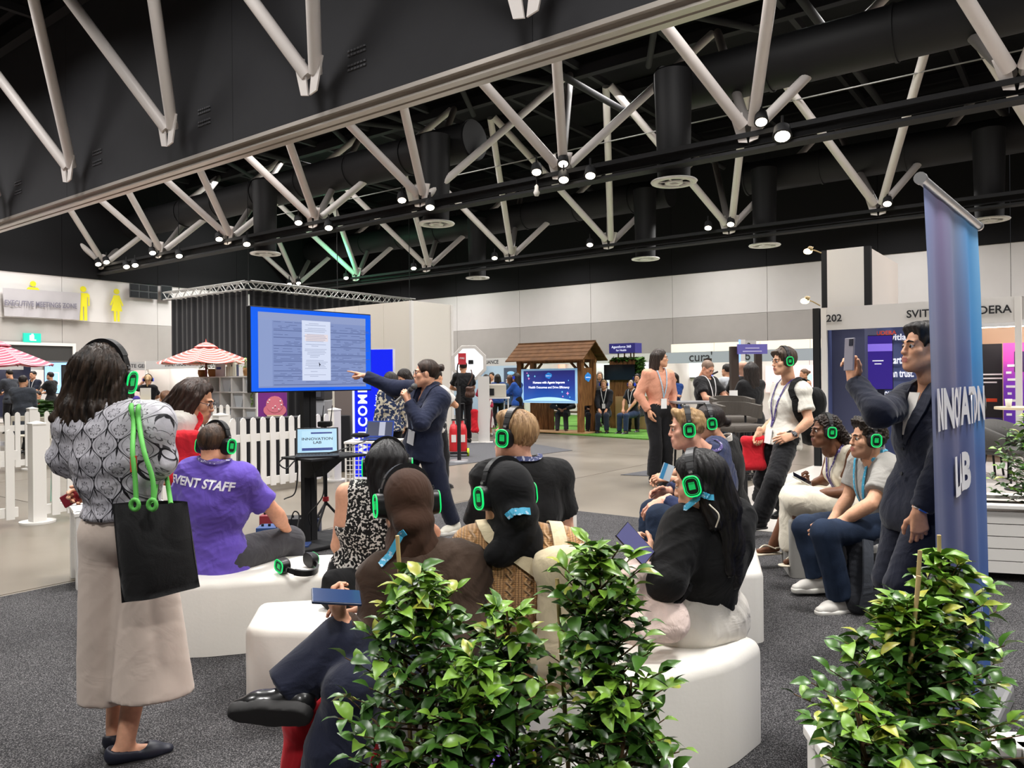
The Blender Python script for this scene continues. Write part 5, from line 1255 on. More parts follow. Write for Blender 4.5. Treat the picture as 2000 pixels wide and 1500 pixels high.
# bookshelf unit with books, tubs, pots and plants
sh = hrot_thing('shelf_unit', 'white open shelf unit with tapered grey cubbies behind the fence', 'shelf', -18.9, 11.0); SW = 3.0; SHW_ = mat('shelf_white', 'd8d6d4', .6); zs = [.1, .42, .82, 1.2, 1.58]
for x in [SW*i/6 for i in range(7)]: hb(sh, 'upright', x-.03, x+.03, 0, .4, .02, 1.6, SHW_)
for z in zs: hb(sh, 'shelf_board', 0, SW, -.02, .4, z, z+.03, SHW_)
hb(sh, 'back_board', 0, SW, .38, .4, .02, 1.6, mat('shelf_back', 'a9adb2', .7))
CUB = mat('cubby_grey', 'bcc2c8', .6)
for i in range(6):
    for j in range(1, 4):
        if (i+j) % 2 == 0:
            m = MB(); x0, x1 = SW*i/6+.03, SW*(i+1)/6-.03; z0, z1 = zs[j]+.03, zs[j+1]; m.prism([(x0, z1), (x1, z1), (x1-.12, z0), (x0+.12, z0)][::-1], .3, frame_mx((0, .33, 0), (1, 0, 0), (0, 0, 1))); m.build('cubby_panel', CUB, sh)
def hpos(x, y, z): return sh.matrix_basis @ V((x, y, z))
bc = ['24306c', '2c3c80', '8a5030', 'c8b070', '3a2c5c', 'c8c4bc']
for i, (x, j) in enumerate([(.08, 2), (.2, 2), (.32, 2), (1.08, 2), (1.2, 2), (1.32, 2), (2.08, 2), (2.22, 2), (.58, 1), (.72, 1), (1.58, 1), (1.72, 1), (2.6, 1)]):
    t = thing('paper_cup', None, 'cup', hpos(x+.05, .12, zs[j]+.03)); m = MB(); m.lathe([(.04, 0), (.052, .19), (.048, .19), (.038, .01)], (0, 0, 0), 12); m.build('cup_wall', mat('cup_navy' if j == 2 else 'cup_white', '2a3270' if j == 2 else 'dcdad8', .5), t); MB().cyl((0, 0, .07), (0, 0, .12), .0475, .05, 12, False).build('band', mat('cup_band', '9aa2c0', .5), t)
    t['label'] = '%s upright cup, %s from the left on its shelf unit board' % ('navy' if j == 2 else 'white', ordn[i if j == 2 else i-8]); t['group'] = 'cups on the white shelf unit'
for i in range(16):
    x = 1.62+.055*i+(.3 if i > 7 else 0); h_ = .24+.05*((i*7) % 4); t = thing('book', None, 'book', hpos(x, .15, 1.61)); hb(t, 'cover', -.022, .022, -.08, .08, 0, h_, mat('book_'+['yellow', 'brown', 'white', 'navy'][i % 4], ['c8a43c', '8a6038', 'd4cfc4', '2a2f50'][i % 4], .6)); hb(t, 'pages', -.018, .018, -.082, .076, .004, h_+.002, mat('pages', 'd8d2c0', .8))
    t['label'] = '%s book, %s in the row on top of the white shelf unit' % (['yellow', 'brown', 'white', 'navy'][i % 4], ordn[i]); t['group'] = 'books on top of the shelf unit'
def potted(label, c, s, trail=0, seed=1, basket=True, name='potted_plant'):
    t = thing(name, label, 'plant', c); m = MB(); m.lathe([(.09*s, 0), (.12*s, .1*s), (.115*s, .2*s), (.1*s, .2*s), (.1*s, .02)], (0, 0, 0), 16); m.build('basket', mat('basket_tan', 'a97c4c', .8, bump=.5, bscale=90), t); rng = random.Random(seed); lv = MB()
    for i in range(70):
        a = rng.random()*2*PI; r = rng.uniform(.02, .2)*s; z = .2*s+rng.uniform(0, .24)*s; d = V((math.cos(a), math.sin(a), rng.uniform(-.2, .6))).normalized(); lv.cur = 0; R = d.to_track_quat('X', 'Z').to_matrix().to_4x4(); k = 1.5*s
        lv.add([M.Translation((r*math.cos(a), r*math.sin(a), z)) @ R @ (V(v.co)*k) for v in LFS[2][1].vertices], [tuple(q.vertices) for q in LFS[2][1].polygons], True)
    for i in range(trail):
        z = .2*s-.045*i; a = i*1.1; lv.add([M.Translation((.12*s+.02*math.sin(i), -.1*s, z)) @ M.Rotation(a, 4, 'Z') @ M.Rotation(.7, 4, 'Y') @ (V(v.co)*1.5*s) for v in LFS[1][1].vertices], [tuple(q.vertices) for q in LFS[1][1].polygons], True)
    o = lv.build('foliage', LFM[2], t); o['kind'] = 'stuff'; return t
potted('potted green plant in tan basket on shelf unit, left of umbrella pole', hpos(.95, .15, 1.61), 1.0, 0, 3); potted('potted trailing plant in tan basket on the right end of shelf unit', hpos(2.55, .1, 1.61), 1.0, 26, 5); potted('potted trailing plant on the left end of the shelf unit', hpos(.55, .1, 1.61), .9, 12, 8)
t = thing('notice', 'small white and blue notice standing on top of the shelf unit', 'sign', hpos(1.35, .1, 1.61), HROT); hb(t, 'board', -.2, .2, 0, .02, 0, .5, mat('notice_white', 'dfe2ea', .5)); hb(t, 'header', -.19, .19, -.004, 0, .34, .47, mat('notice_blue', '3a4ca8', .5)); hb(t, 'text_block', -.15, .05, -.004, 0, .18, .24, mat('notice_blue', '3a4ca8', .5))
# hedge trough, yellow plinth with card, cafe chairs
t = thing('planter_hedge', 'low bushy green shrubs in trough behind the far left fence', 'plant', at(120, 800, 15.5)-V((0, 0, .45)), HROT); hb(t, 'trough', -.9, 1.2, -.2, .2, -.45, 0.0, mat('trough_dark', '3a3430', .8)); lv = MB(); rng = random.Random(4)
for i in range(620):
    x = rng.uniform(-.85, 1.15); z = rng.uniform(0, .62)*(.75+.25*math.sin(x*5)); a = rng.random()*6.28; R = V((math.cos(a), math.sin(a), rng.uniform(.3, 1.6))).to_track_quat('X', 'Z').to_matrix().to_4x4(); lv.cur = i % 2
    lv.add([M.Translation((x, rng.uniform(-.2, .2), z)) @ R @ V((v.co.x*2.2, v.co.y*.9, v.co.z*2)) for v in LFS[0][0].vertices], [tuple(q.vertices) for q in LFS[0][0].polygons], True)
o = lv.build('foliage', [LFM[0], LFM[1]], t); o['kind'] = 'stuff'
b_ = at(272, 800, 14.5); t = thing('yellow_plinth', 'yellow box plinth behind the fence right of the blouse woman', 'plinth', (b_.x+.05, b_.y, 0)); hb(t, 'box', -.33, .33, -.2, .2, .02, zat(272, 793, 14.5), mat('plinth_yellow', 'd6b81e', .5), .01); hb(t, 'foot', -.3, .3, -.17, .17, 0, .02, BLACKM)
t = thing('card_holder', 'white card holder standing on the yellow plinth', 'card', (b_.x+.12, b_.y, zat(272, 793, 14.5))); hb(t, 'card', -.1, .1, 0, .01, .0, .34, mat('card_white', 'dcdad8', .4)); hb(t, 'foot', -.1, .1, -.04, .05, 0, .015, mat('card_clear', 'c8c8cc', .2))
def cafe_chair(label, c, rz, mt, h=.85):
    t = thing('cafe_chair', label, 'chair', c, rz, 'cafe chairs beyond the fence')
    for x in (-.2, .2):
        for y in (-.2, .2): MB().cyl((x, y, 0), (x*.95, y*.95, .45 if y < 0 else h), .014, None, 8).build('leg', mt, t)
    hb(t, 'seat', -.22, .22, -.22, .22, .44, .47, mt, .01); hb(t, 'back_rail', -.2, .2, .17, .2, h-.1, h, mt, .01); hb(t, 'back_rail', -.2, .2, .17, .2, .58, .63, mt, .01)
CRM = mat('chair_cream', 'cfc8b8', .6); MINT = mat('chair_mint', '7cc8b4', .5)
cafe_chair('cream wooden cafe chair behind the seated grey suit man', at(52, 790, 15)*1-V((0, 0, at(52, 790, 15).z)), PI+.2, CRM); cafe_chair('cream wooden cafe chair by the hedge trough', at(96, 795, 14.4)-V((0, 0, at(96, 795, 14.4).z)), PI-.2, CRM)
cafe_chair('mint green metal chair beyond the picket fence post', fl(95, 985)+V((0, .5, 0)), .4, MINT, .8)
t = thing('cafe_table', 'round white cafe table before the seated grey suit man', 'table', at(75, 800, 15.9)-V((0, 0, at(75, 800, 15.9).z))); MB().cyl((0, 0, .72), (0, 0, .75), .4, None, 24).build('top', WHITEP, t); MB().cyl((0, 0, 0), (0, 0, .72), .03).build('leg', GRYM, t); MB().cyl((0, 0, 0), (0, 0, .02), .24, None, 20).build('base', GRYM, t)
# ---------------------------------------------------------------- wooden hut on the grass
def hut():
    a = fl(1135, 849); p, q = tohall(a); t = hrot_thing('notice_hut', 'wooden roofed notice hut with blue screen on the green grass', 'hut', p, q); W_ = 1.95; D_ = .62
    for x in (-W_, 0):
        for y in (0, D_): hb(t, 'post', x-.07, x+.07, y-.07, y+.07, 0, 1.98, WOOD)
    for y in (0, D_): hb(t, 'beam', -W_-.1, .1, y-.05, y+.05, 1.9, 1.98, WOOD)
    for x in (-W_, 0):
        m = MB(); m.prism([(-.2, 1.98), (D_+.2, 1.98), (D_/2, 2.36)], .06, frame_mx((x-.03, 0, 0), (0, 1, 0), (0, 0, 1))); m.build('gable', WOOD, t)
    for s_ in (0, 1):
        for i in range(5):
            f0, f1 = i/5, (i+1)/5; m = MB(); y0 = D_/2+(-1 if s_ == 0 else 1)*(D_/2+.32)*(1-f0); y1 = D_/2+(-1 if s_ == 0 else 1)*(D_/2+.32)*(1-f1-.04); z0 = 1.95+.5*f0+.02; z1 = 1.95+.5*(f1+.04)+.005
            m.add([(-W_-.28, y0, z0), (.28, y0, z0), (.28, y1, z1), (-W_-.28, y1, z1), (-W_-.28, y0, z0-.03), (.28, y0, z0-.03), (.28, y1, z1-.03), (-W_-.28, y1, z1-.03)], [(0, 1, 2, 3), (7, 6, 5, 4), (0, 4, 5, 1), (2, 6, 7, 3), (1, 5, 6, 2), (0, 3, 7, 4)]); m.build('roof_plank', MATS['roof_shingle'], t)
    for x in (-W_-.0, .0):
        for s_ in (-1, 1): m = MB(); m.cyl((x, D_/2+s_*(D_/2), 1.6), (x+(-.3 if x == 0 else .3), D_/2+s_*(D_/2), 1.9), .035, None, 6); m.build('brace', WOOD, t)
    s_ = hb(t, 'screen_frame', -W_+.09, -.05, -.08, -.02, .82, 1.74, mat('hut_frame', '9cc8e8', .4, emit='8ab8e0', es=.4)); 
    m = MB(); m.prism([(-.88, .9), (-.1, .9), (.0, .9), (0, 1.74), (-1.72, 1.74), (-1.72, .9)][::1] and [(-1.78, .87), (-.12, .87), (-.12, 1.69), (-1.78, 1.69)], .006, frame_mx((0, -.078, 0), (1, 0, 0), (0, 0, 1)))
    dm = mat('hut_screen', '101040', .3); g = NG(dm); oz = g.xyz(g.coord()); cz = g.ramp(g.m('DIVIDE', g.m('SUBTRACT', oz[2], .88), .86), [(0, hexc('1c66c8')), (.5, hexc('1c3a9c')), (1, hexc('221f66'))]); g._in(g.b.inputs['Emission Color'], cz); g.b.inputs['Emission Strength'].default_value = .85; g.col((0.01, .01, .03))
    d_ = m.build('display', dm, s_); HW = lit('hut_white', 'eef2ff', .9)
    m = MB(); m.prism([(-1.78+1.66*i/20, .88+.1*math.sin(PI*i/20)) for i in range(21)]+[(-.12, .875), (-1.78, .875)], .004, frame_mx((0, -.084, 0), (1, 0, 0), (0, 0, 1))); m.build('hill_strip', lit('hut_hill', 'a8d4ea', .7), s_)
    ltext(s_, 'Humans with Agents Improve', .085, -.95, -.09, 1.37, HW, offset=.002); ltext(s_, 'Health Outcomes and Drive Efficiency', .085, -.95, -.09, 1.24, HW, offset=.001)
    def cloud(par, x, y, z, r, xd, nm='cloud_logo'):
        m = MB(); e = frame_mx((x, y, z), xd, (0, 0, 1))
        for cx, cy, rr in ((-.5, 0, .5), (0, .25, .55), (.5, .1, .5), (.1, -.25, .5), (-.2, -.1, .5)): m.prism([(r*(cx+rr*math.cos(a*PI/8)), r*(cy+rr*math.sin(a*PI/8))) for a in range(16)], .004, e)
        o = m.build(nm, mat('cloud_blue', '2a8ad8', .5, emit='2a8ad8', es=.3), par); o['kind'] = 'stuff'; text('lettering', 'salesforce', r*.36, frame_mx(V((x, y, z))+V(e.col[2].xyz)*.008, xd, (0, 0, 1)), HW, par, extrude=.0005)
    cloud(s_, -.95, -.086, 1.55, .11, (1, 0, 0))
    for i, (x, z, r) in enumerate(((-1.62, 1.56, .05), (-1.66, 1.63, .025), (-1.4, 1.54, .03), (-1.6, 1.48, .035), (-.32, 1.42, .02), (-.35, 1.08, .05), (-.28, .98, .02), (-.5, 1.0, .025), (-.52, 1.12, .03))):
        m = MB(); m.prism([(r*(1 if k % 2 == 0 else .35)*math.cos(k*PI/4), r*(1 if k % 2 == 0 else .35)*math.sin(k*PI/4)) for k in range(8)], .004, frame_mx((x, -.086, z), (1, 0, 0), (0, 0, 1))); m.build('star', lit('star_pink' if i % 2 else 'star_cyan', 'f08cc0' if i % 2 else '7cd8f0', .8), s_)
    hb(t, 'side_board', -.02, .03, .08, D_-.08, .75, 1.75, WOOD); cloud(t, .034, D_/2, 1.5, .16, (0, 1, 0))
    for i in range(4): hb(t, 'low_board', -W_+.07+.17*i, -W_+.23+.17*i, D_-.1, D_-.06, .05, .86, WOOD)
    hb(t, 'floor_boards', -W_-.2, .2, -.15, D_+.1, .03, .06, mat('ply_tan', 'a8845c', .7))
hut()
def trestle_bench(label, x, y0, L_, rz=HROT, h=.45):
    c = fl(x, y0, .03); t = thing('trestle_bench', label, 'bench', c, rz, 'wooden trestle benches on the grass')
    for j in range(2): hb(t, 'plank', -L_/2, L_/2, -.17+.175*j, -.005+.175*j, h-.05, h, mat('bench_wood', '5a4330', .7, noise=.3, nscale=9))
    for x_ in (-L_/2+.25, L_/2-.25):
        for s_ in (-1, 1): MB().box((x_, 0, h/2-.03), (.07, .05, h*1.1), M.Rotation(s_*.5, 4, 'X')).build('leg', MATS['bench_wood'], t)
    return t
trestle_bench('low wooden trestle bench behind the wooden hut', 1128, 832, 2.0); trestle_bench('low wooden trestle bench left of the salmon shirt man', 1228, 835, 1.75)
def kiosk():
    c = at(1217, 745, 22); t = thing('timber_kiosk', 'timber kiosk tower with black screen and purple sign on top', 'kiosk', (c.x, c.y, 0), HROT); z1 = zat(1217, 702, 22)
    for i in range(6): hb(t, 'board', -.44+.147*i, -.44+.147*(i+1)-.008, 0, .4, .03, z1, WOOD)
    s_ = hb(t, 'screen', -.58, .42, -.08, -.01, zat(1217, 742, 22), zat(1217, 712, 22), mat('screen_off', '0c0c10', .15))
    for x in (-.2, 0, .2, .3): MB().cyl((x, .1, z1), (x, .1, z1+.2), .02, None, 8).build('sign_leg', WOOD, t)
    sg = hb(t, 'sign_board', -.42, .42, -.05, .35, z1+.18, z1+.46, mat('sign_purple', '3c38a0', .5)); ltext(sg, 'Agentforce 360', .1, -.02, -.056, z1+.36, lit('hut_white', 'eef2ff', .9)); ltext(sg, 'for Health', .08, -.02, -.056, z1+.26, MATS['lit_hut_white'])
    lv = MB(); rng = random.Random(8)
    for i in range(160):
        x = rng.choice([.46, rng.uniform(-.4, .5)]); z = z1-(rng.uniform(0, .8) if x == .46 else 0)
        lv.add([M.Translation((x+rng.uniform(-.05, .08), rng.uniform(-.05, .3), z)) @ M.Rotation(rng.random()*6, 4, 'Z') @ M.Rotation(rng.uniform(-1, 1), 4, 'Y') @ (V(v.co)*1.8) for v in LFS[1][0].vertices], [tuple(q.vertices) for q in LFS[1][0].polygons], True)
    o = lv.build('trailing_foliage', LFM[1], t); o['kind'] = 'stuff'
    hb(t, 'counter', -.2, 1.15, -.1, .5, .03, .95, mat('ply_tan', 'a8845c', .7))
kiosk()
# photo corner: octagonal softbox, pillar, printer table
c = at(916, 709, 18.6); t = thing('softbox', 'white octagonal photo softbox glowing behind the man in black tee', 'lamp', c); aim = V((-.15, -1, -.1)).normalized(); R = aim.to_track_quat('Z', 'Y').to_matrix().to_4x4() @ M.Rotation(PI/8, 4, 'Z')
m = MB(); m.lathe([(.45, 0), (.0001, .03)], (0, 0, 0), 8, R, False); m.build('diffuser', lit('softbox', 'eef1f6', .9), t); m = MB(); m.lathe([(.1, -.3), (.45, -.01), (.46, 0), (.45, .005)], (0, 0, 0), 8, R, False); m.build('shell', WHITEP, t); MB().cyl((0, .1, -.3), (0, .1, -c.z), .016).build('stand', BLACKM, t); MB().box((.05, -.08, .02), (.12, .1, .1), None, .01).build('flash_head', BLACKM, t)
for a_ in range(3): MB().cyl((0, .1, -c.z+.35), (.35*math.cos(a_*2.1), .1+.35*math.sin(a_*2.1), -c.z+.01), .01).build('leg', BLACKM, t)
b_ = fl(935, 866); t = thing('plinth_box', 'tall white square plinth box beside the man in black tee', 'plinth', b_+V((.12, .1, 0))); hb(t, 'body', -.13, .13, 0, .2, .01, zat(935, 735, b_.y), WHITEP); hb(t, 'base', -.3, .2, -.05, .25, 0, .02, WHITEP)
c = at(964, 776, 19); t = thing('side_table', 'small white table carrying the cream printer', 'table', (c.x, c.y, 0)); hb(t, 'top', -.4, .4, -.25, .25, c.z-.03, c.z, WHITEP)
for x in (-.36, .36):
    for y in (-.2, .2): MB().cyl((x, y, 0), (x, y, c.z-.03), .018).build('leg', WHITEP, t)
t = thing('photo_printer', 'cream box printer with dark slot on the small white table', 'printer', c, .1); hb(t, 'case', -.25, .3, -.2, .2, 0, .32, mat('printer_cream', 'b8b2a6', .5), .02); hb(t, 'slot', -.2, .0, -.21, -.19, .05, .22, BLACKM); hb(t, 'lid', -.22, .27, -.18, .18, .32, .335, mat('printer_cream', 'b8b2a6', .5))
b_ = fl(897, 902); t = thing('stanchion', 'black stanchion post with round base and red sign holder', 'stanchion', b_); z1 = zat(897, 765, b_.y); MB().cyl((0, 0, 0), (0, 0, .035), .18, .16, 24).build('base', GRYM, t); MB().cyl((0, 0, .03), (0, 0, z1+.1), .035).build('post', BLACKM, t)
m = MB(); m.tube(spline([(0, 0, z1), (-.02, 0, z1+.35), (.0, 0, z1+.5), (.06, 0, z1+.53)], 14), .012, 8); m.build('sign_arm', BLACKM, t); hb(t, 'red_sign', .0, .14, -.02, 0, zat(897, 712, b_.y), zat(897, 690, b_.y), mat('sign_red', 'b42430', .5)); ltext(t, 'FIRE', .05, .07, -.024, zat(897, 700, b_.y), mat('letter_white', 'e6e6ec', .5))
b_ = fl(878, 896)+V((.1, .4, 0)); t = thing('extinguisher_trolley', 'trolley of red fire extinguishers with lime wheels by the stanchion', 'trolley', b_, .1)
for x in (-.05, .12): m = MB(); m.lathe([(.08, .1), (.085, .13), (.085, .5), (.06, .6), (.025, .63), (.025, .68)], (x, 0, 0), 16); m.build('extinguisher', mat('ext_red', 'c0222a', .35), t); MB().box((x, -.085, .35), (.09, .01, .14)).build('ext_label', mat('ext_label', 'd8d0cc', .5), t); MB().box((x+.02, 0, .7), (.12, .03, .03)).build('valve', BLACKM, t)
for x in (-.2, .2): MB().cyl((x, -.02, .08), (x+.04, -.02, .08), .08, None, 16).build('wheel', mat('wheel_lime', 'b8d020', .5), t)
for x in (-.17, .2): MB().cyl((x, .08, .1), (x-.04, .12, 1.0), .015).build('frame_tube', BLACKM, t)
MB().cyl((-.2, .12, 1.0), (.17, .12, 1.0), .015).build('handle', BLACKM, t); hb(t, 'foot_plate', -.2, .22, -.1, .1, .05, .08, BLACKM)
b_ = fl(852, 893)+V((0, .3, 0)); t = thing('hand_trolley', 'black folding hand trolley with lime strap and lime wheels', 'trolley', b_, .1); hb(t, 'panel', -.12, .14, 0, .05, .1, .72, mat('trolley_dark', '2a2a2e', .5)); hb(t, 'strap', -.12, .14, -.02, 0, .26, .34, mat('wheel_lime', 'b8d020', .5))
for x in (-.15, .14): MB().cyl((x, 0, .07), (x+.035, 0, .07), .07, None, 16).build('wheel', mat('wheel_lime', 'b8d020', .5), t)
m = MB(); m.tube([(-.1, .02, .7), (-.1, .05, 1.05), (.12, .05, 1.05), (.12, .02, .7)], .012); m.build('handle', BLACKM, t)
# stalls along the back wall
for p0, p1, lab, tx, bmt in ((-21, -17.2, 'pale stall far behind the printer with blue lettered fascia', 'CERNER ALLIANCE', mat('stall_blue', 'a8bccc', .7)), (-17.1, -14.2, 'pale stall far behind the wooden hut roof', '', SHELLW), (-14.1, -11.6, 'pale stall with curved panel behind the seated people', 'kyswitch', mat('stall_pale', 'd8dce0', .7))):
    stall(lab, p0, p1, 23.5, 23.5, 'p', [(.5, tx)] if tx else [], bmt, 2.3, 2.5, .3, FASC, light=7)
stall('white lit stall with grey blue fascia behind the bar table', -11.5, -5.2, 23.5, 23.5, 'p', [(.24, "cura'"), (.45, '216')], mat('stall_lit', 'dfd8d6', .7), 2.3, 2.5, .36, mat('fascia_blue_grey', '9aa0aa', .6), ts=.42, light=9)
t = hrot_thing('stall_header', 'cream upper wall strip above the grey blue fascia stall', 'stall', -11.5, 24.5); 
for i in range(4): hb(t, 'panel', 1.55*i, 1.55*i+1.54, 0, .06, 2.3, 2.62, mat('cream_panel', 'd8d0c0', .7))
def at_z0(x, y, Y): v = at(x, y, Y); return v
screen_on('white lit screen on the stall wall behind the bald man', hq(1350, 722, 25.9), 1.1, .55, E1, lit('screen_white', 'f4f8fa', 1.0))
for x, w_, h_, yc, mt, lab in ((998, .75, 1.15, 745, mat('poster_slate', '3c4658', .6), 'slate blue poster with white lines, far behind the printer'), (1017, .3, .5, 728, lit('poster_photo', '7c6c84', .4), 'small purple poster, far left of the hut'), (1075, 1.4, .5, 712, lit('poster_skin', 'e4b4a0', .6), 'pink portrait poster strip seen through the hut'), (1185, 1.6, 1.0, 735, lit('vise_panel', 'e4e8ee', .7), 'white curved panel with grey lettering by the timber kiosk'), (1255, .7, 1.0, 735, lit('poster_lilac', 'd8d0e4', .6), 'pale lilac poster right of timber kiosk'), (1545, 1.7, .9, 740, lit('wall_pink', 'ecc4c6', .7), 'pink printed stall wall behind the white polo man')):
    c = hq(x, yc, 25.85); t = thing('stall_poster', lab, 'poster', c, HROT); hb(t, 'panel', -w_/2, w_/2, 0, .03, -h_/2, h_/2, mt)
    if 'slate' in lab: [hb(t, 'text_line', -.25, .1+.08*(i % 3), -.006, 0, .05-.09*i, .08-.09*i, lit('hut_white', 'eef2ff', .9)) for i in range(6)]; MB().ball((.0, -.01, .35), (.2, .01, .08), 12, 6).build('emblem', mat('emblem_blue', '8ac0e8', .5), t)
    if 'white curved' in lab: ltext(t, 'vise', .5, .35, -.01, .1, mat('letter_blue_grey', '5c6c84', .6))
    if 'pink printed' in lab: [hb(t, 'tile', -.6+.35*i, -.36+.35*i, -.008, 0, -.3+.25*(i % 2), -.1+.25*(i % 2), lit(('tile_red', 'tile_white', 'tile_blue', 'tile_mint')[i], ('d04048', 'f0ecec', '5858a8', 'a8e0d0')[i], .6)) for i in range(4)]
# wooden signpost with purple plank sign, table and stools
b_ = at(1434, 745, 12.2); t = thing('timber_signpost', 'two dark timber posts carrying a purple plank sign', 'signpost', (b_.x, b_.y, 0)); DW = mat('timber_dark', '33261e', .7); k_ = b_.y/1500
hb(t, 'post', -.06, .06, -.06, .06, 0, zat(1434, 677, b_.y), DW); hb(t, 'post', .38, .48, .1, .2, 0, zat(1434, 677, b_.y)-.06, DW)
sg = hb(t, 'sign_board', .03, .5, -.1, -.06, zat(1434, 692, b_.y), zat(1434, 673, b_.y), mat('sign_violet', '6a64b4', .5))
for i, (x0, x1) in enumerate(((.15, .37), (.11, .41))): hb(sg, 'faded_line', x0, x1, -.106, -.1, zat(1434, 682, b_.y)-.05*i, zat(1434, 682, b_.y)-.05*i+.02, mat('faded_white', 'b8b4e0', .6))
b_ = at(1400, 745, 13); t = thing('timber_post_tree', 'dark timber post with branch pegs and blue lights behind the table', 'post', (b_.x, b_.y+.6, 0)); hb(t, 'post', -.06, .06, -.06, .06, 0, zat(1400, 700, 13.6), DW)
for i in range(5): MB().cyl((0, 0, 1.0+.12*i), ((-.17 if i % 2 else .17), -.05, 1.08+.12*i), .022, .014, 8).build('branch_peg', DW, t)
for i in range(4): MB().ball((.04, -.1, 1.05+.14*i), .035, 10, 8).build('blue_lamp', lit('lamp_blue', '4060ff', 2.0), t)
c = at(1400, 783, 10.6); t = thing('bar_table', 'high bar table with thin grey top before the bald man', 'table', (c.x-.1, c.y, 0)); hb(t, 'top', -.5, .35, -.3, .3, c.z-.03, c.z, GRYM, .004)
for x in (-.4, .3):
    for y in (-.24, .24): MB().cyl((x*1.1, y*1.1, 0), (x, y, c.z-.03), .016).build('leg', BLACKM, t)
m_ = MB(); t = thing('menu_card', 'white upright card standing on the bar table', 'card', at(1433, 781, 10.5), .2); hb(t, 'card', -.06, .06, 0, .008, .0, .13, mat('card_white', 'dcdad8', .4)); hb(t, 'foot', -.06, .06, -.03, .03, 0, .01, mat('card_white', 'dcdad8', .4))
CUSH = mat('stool_cushion', '4a443e', .8, bump=.2, bscale=80)
def bar_stool(label, x, y, Y, rz):
    c = at(x, y, Y); t = thing('bar_stool', label, 'stool', (c.x, c.y, 0), rz, 'padded bar stools at the bar table'); z = c.z; hb(t, 'seat', -.23, .23, -.22, .22, z-.08, z, CUSH, .03)
    for sx in (-1, 1):
        for sy in (-1, 1): MB().cyl((sx*.23, sy*.22, 0), (sx*.2, sy*.19, z-.06 if sy < 0 else z+.15), .013).build('leg', BLACKM, t)
    MB().tube([(.215*math.cos(a), .2*math.sin(a), z*.4) for a in [2*PI*i/4+PI/4 for i in range(4)]], .009, 6, True).build('foot_ring', BLACKM, t)
    m = MB(); bp = spline([(-.24, -.05, z+.13), (-.2, .2, z+.16), (0, .27, z+.17), (.2, .2, z+.16), (.24, -.05, z+.13)], 20); m.tube(bp, .075, flat=([V((p.x, p.y+.001, 0)) for p in bp], .05)); m.build('back_pad', CUSH, t)
bar_stool('padded bar stool with curved back nearest the white polo man', 1445, 828, 8.6, 0.3); bar_stool('padded bar stool behind the nearer one at the bar table', 1432, 812, 9.5, 0.1)
# ---------------------------------------------------------------- stall 202 at right
q2 = 12.95; p2_ = -3.4; t = stall('large white shell stall 202 with fascia text and navy walls', p2_, p2_+2.62, q2, q2, 'p', [], mat('wall_navy_blue', '46507c', .6), 2.56, 1.9, .36, mat('fascia_white', 'd6d3d0', .5), bw=1.86); BTX = mat('letter_black', '1a1a1e', .6)
ltext(t, '202', .16, .16, -.04, 2.38, BTX, offset=.003); ltext(t, 'SVITLA', .16, 1.45, -.04, 2.38, BTX, offset=.003); ltext(t, '/ CLOUDERA', .16, 2.08, -.04, 2.38, BTX, offset=.003)
hb(t, 'black_post', -.17, -.07, -.04, .06, 0, 2.56, BLACKM)
yb = 1.88; hb(t, 'navy_square', .03, .52, yb-.02, yb, 1.0, 2.1, mat('navy_dark', '171b2c', .5)); WT = lit('wall_letter', 'e8eaf4', .5)
wx = lambda px, py: tohall(hq(px, py, q2+yb))[0]-p2_
for tx, px, py, sz in (('Healthcare starts with', 1734, 704, .19), ('data you can trust.', 1736, 730, .19), ('Are you ready?', 1738, 768, .19)): ltext(t, tx, sz, wx(px, py), yb-.012, hq(px, py, q2+yb).z, WT, offset=.004, width=.56)
ltext(t, 'CLOUDERA', .1, wx(1719, 651), yb-.012, hq(1719, 651, q2+yb).z, mat('orange_red', 'd84a28', .5), offset=.002); ltext(t, 'svitla', .15, wx(1751, 659), yb-.012, hq(1751, 659, q2+yb).z, WT, offset=.003); MB().cyl((wx(1739, 659), yb-.01, hq(1739, 659, q2+yb).z), (wx(1739, 659), yb-.02, hq(1739, 659, q2+yb).z), .05, None, 14).build('orange_disc', mat('orange', 'e0782c', .5), t)
m = MB(); rng = random.Random(5); m.tube([(1.35+.25*math.sin(i*1.9), yb-.01, .45+.2*math.cos(i*1.3)) for i in range(24)], .004, 5); m.build('line_drawing', mat('drawing_blue', '5a7ce0', .5), t)
c = at(1712, 708, 12.4); screen_on('purple reflective monitor on stand inside stall 202', c, .46, .86, V((.93, -.37, 0)), mat('monitor_purple', '201850', .08, emit='4a34a8', es=.45), fr=.012); [hb(t_, n_, x0, x1, -.01, -.004, z0, z1, mt_) for t_ in [bpy.data.objects[-1] if False else [o for o in COL.objects if o.get('label', '').startswith('purple reflective')][0]] for n_, x0, x1, z0, z1, mt_ in (('reflection_band', -.23, .23, .18, .3, lit('mon_pale', '7a64d0', .5)), ('caption_line', -.06, .1, .02, .035, WT), ('caption_line', -.03, .07, -.03, -.015, WT))]; t = thing('monitor_stand', 'black pole stand under the purple monitor in stall 202', 'stand', (c.x, c.y+.08, 0)); MB().cyl((0, 0, 0), (0, 0, c.z-.2), .025).build('pole', BLACKM, t); MB().cyl((0, 0, 0), (0, 0, .02), .22, None, 20).build('base', BLACKM, t)
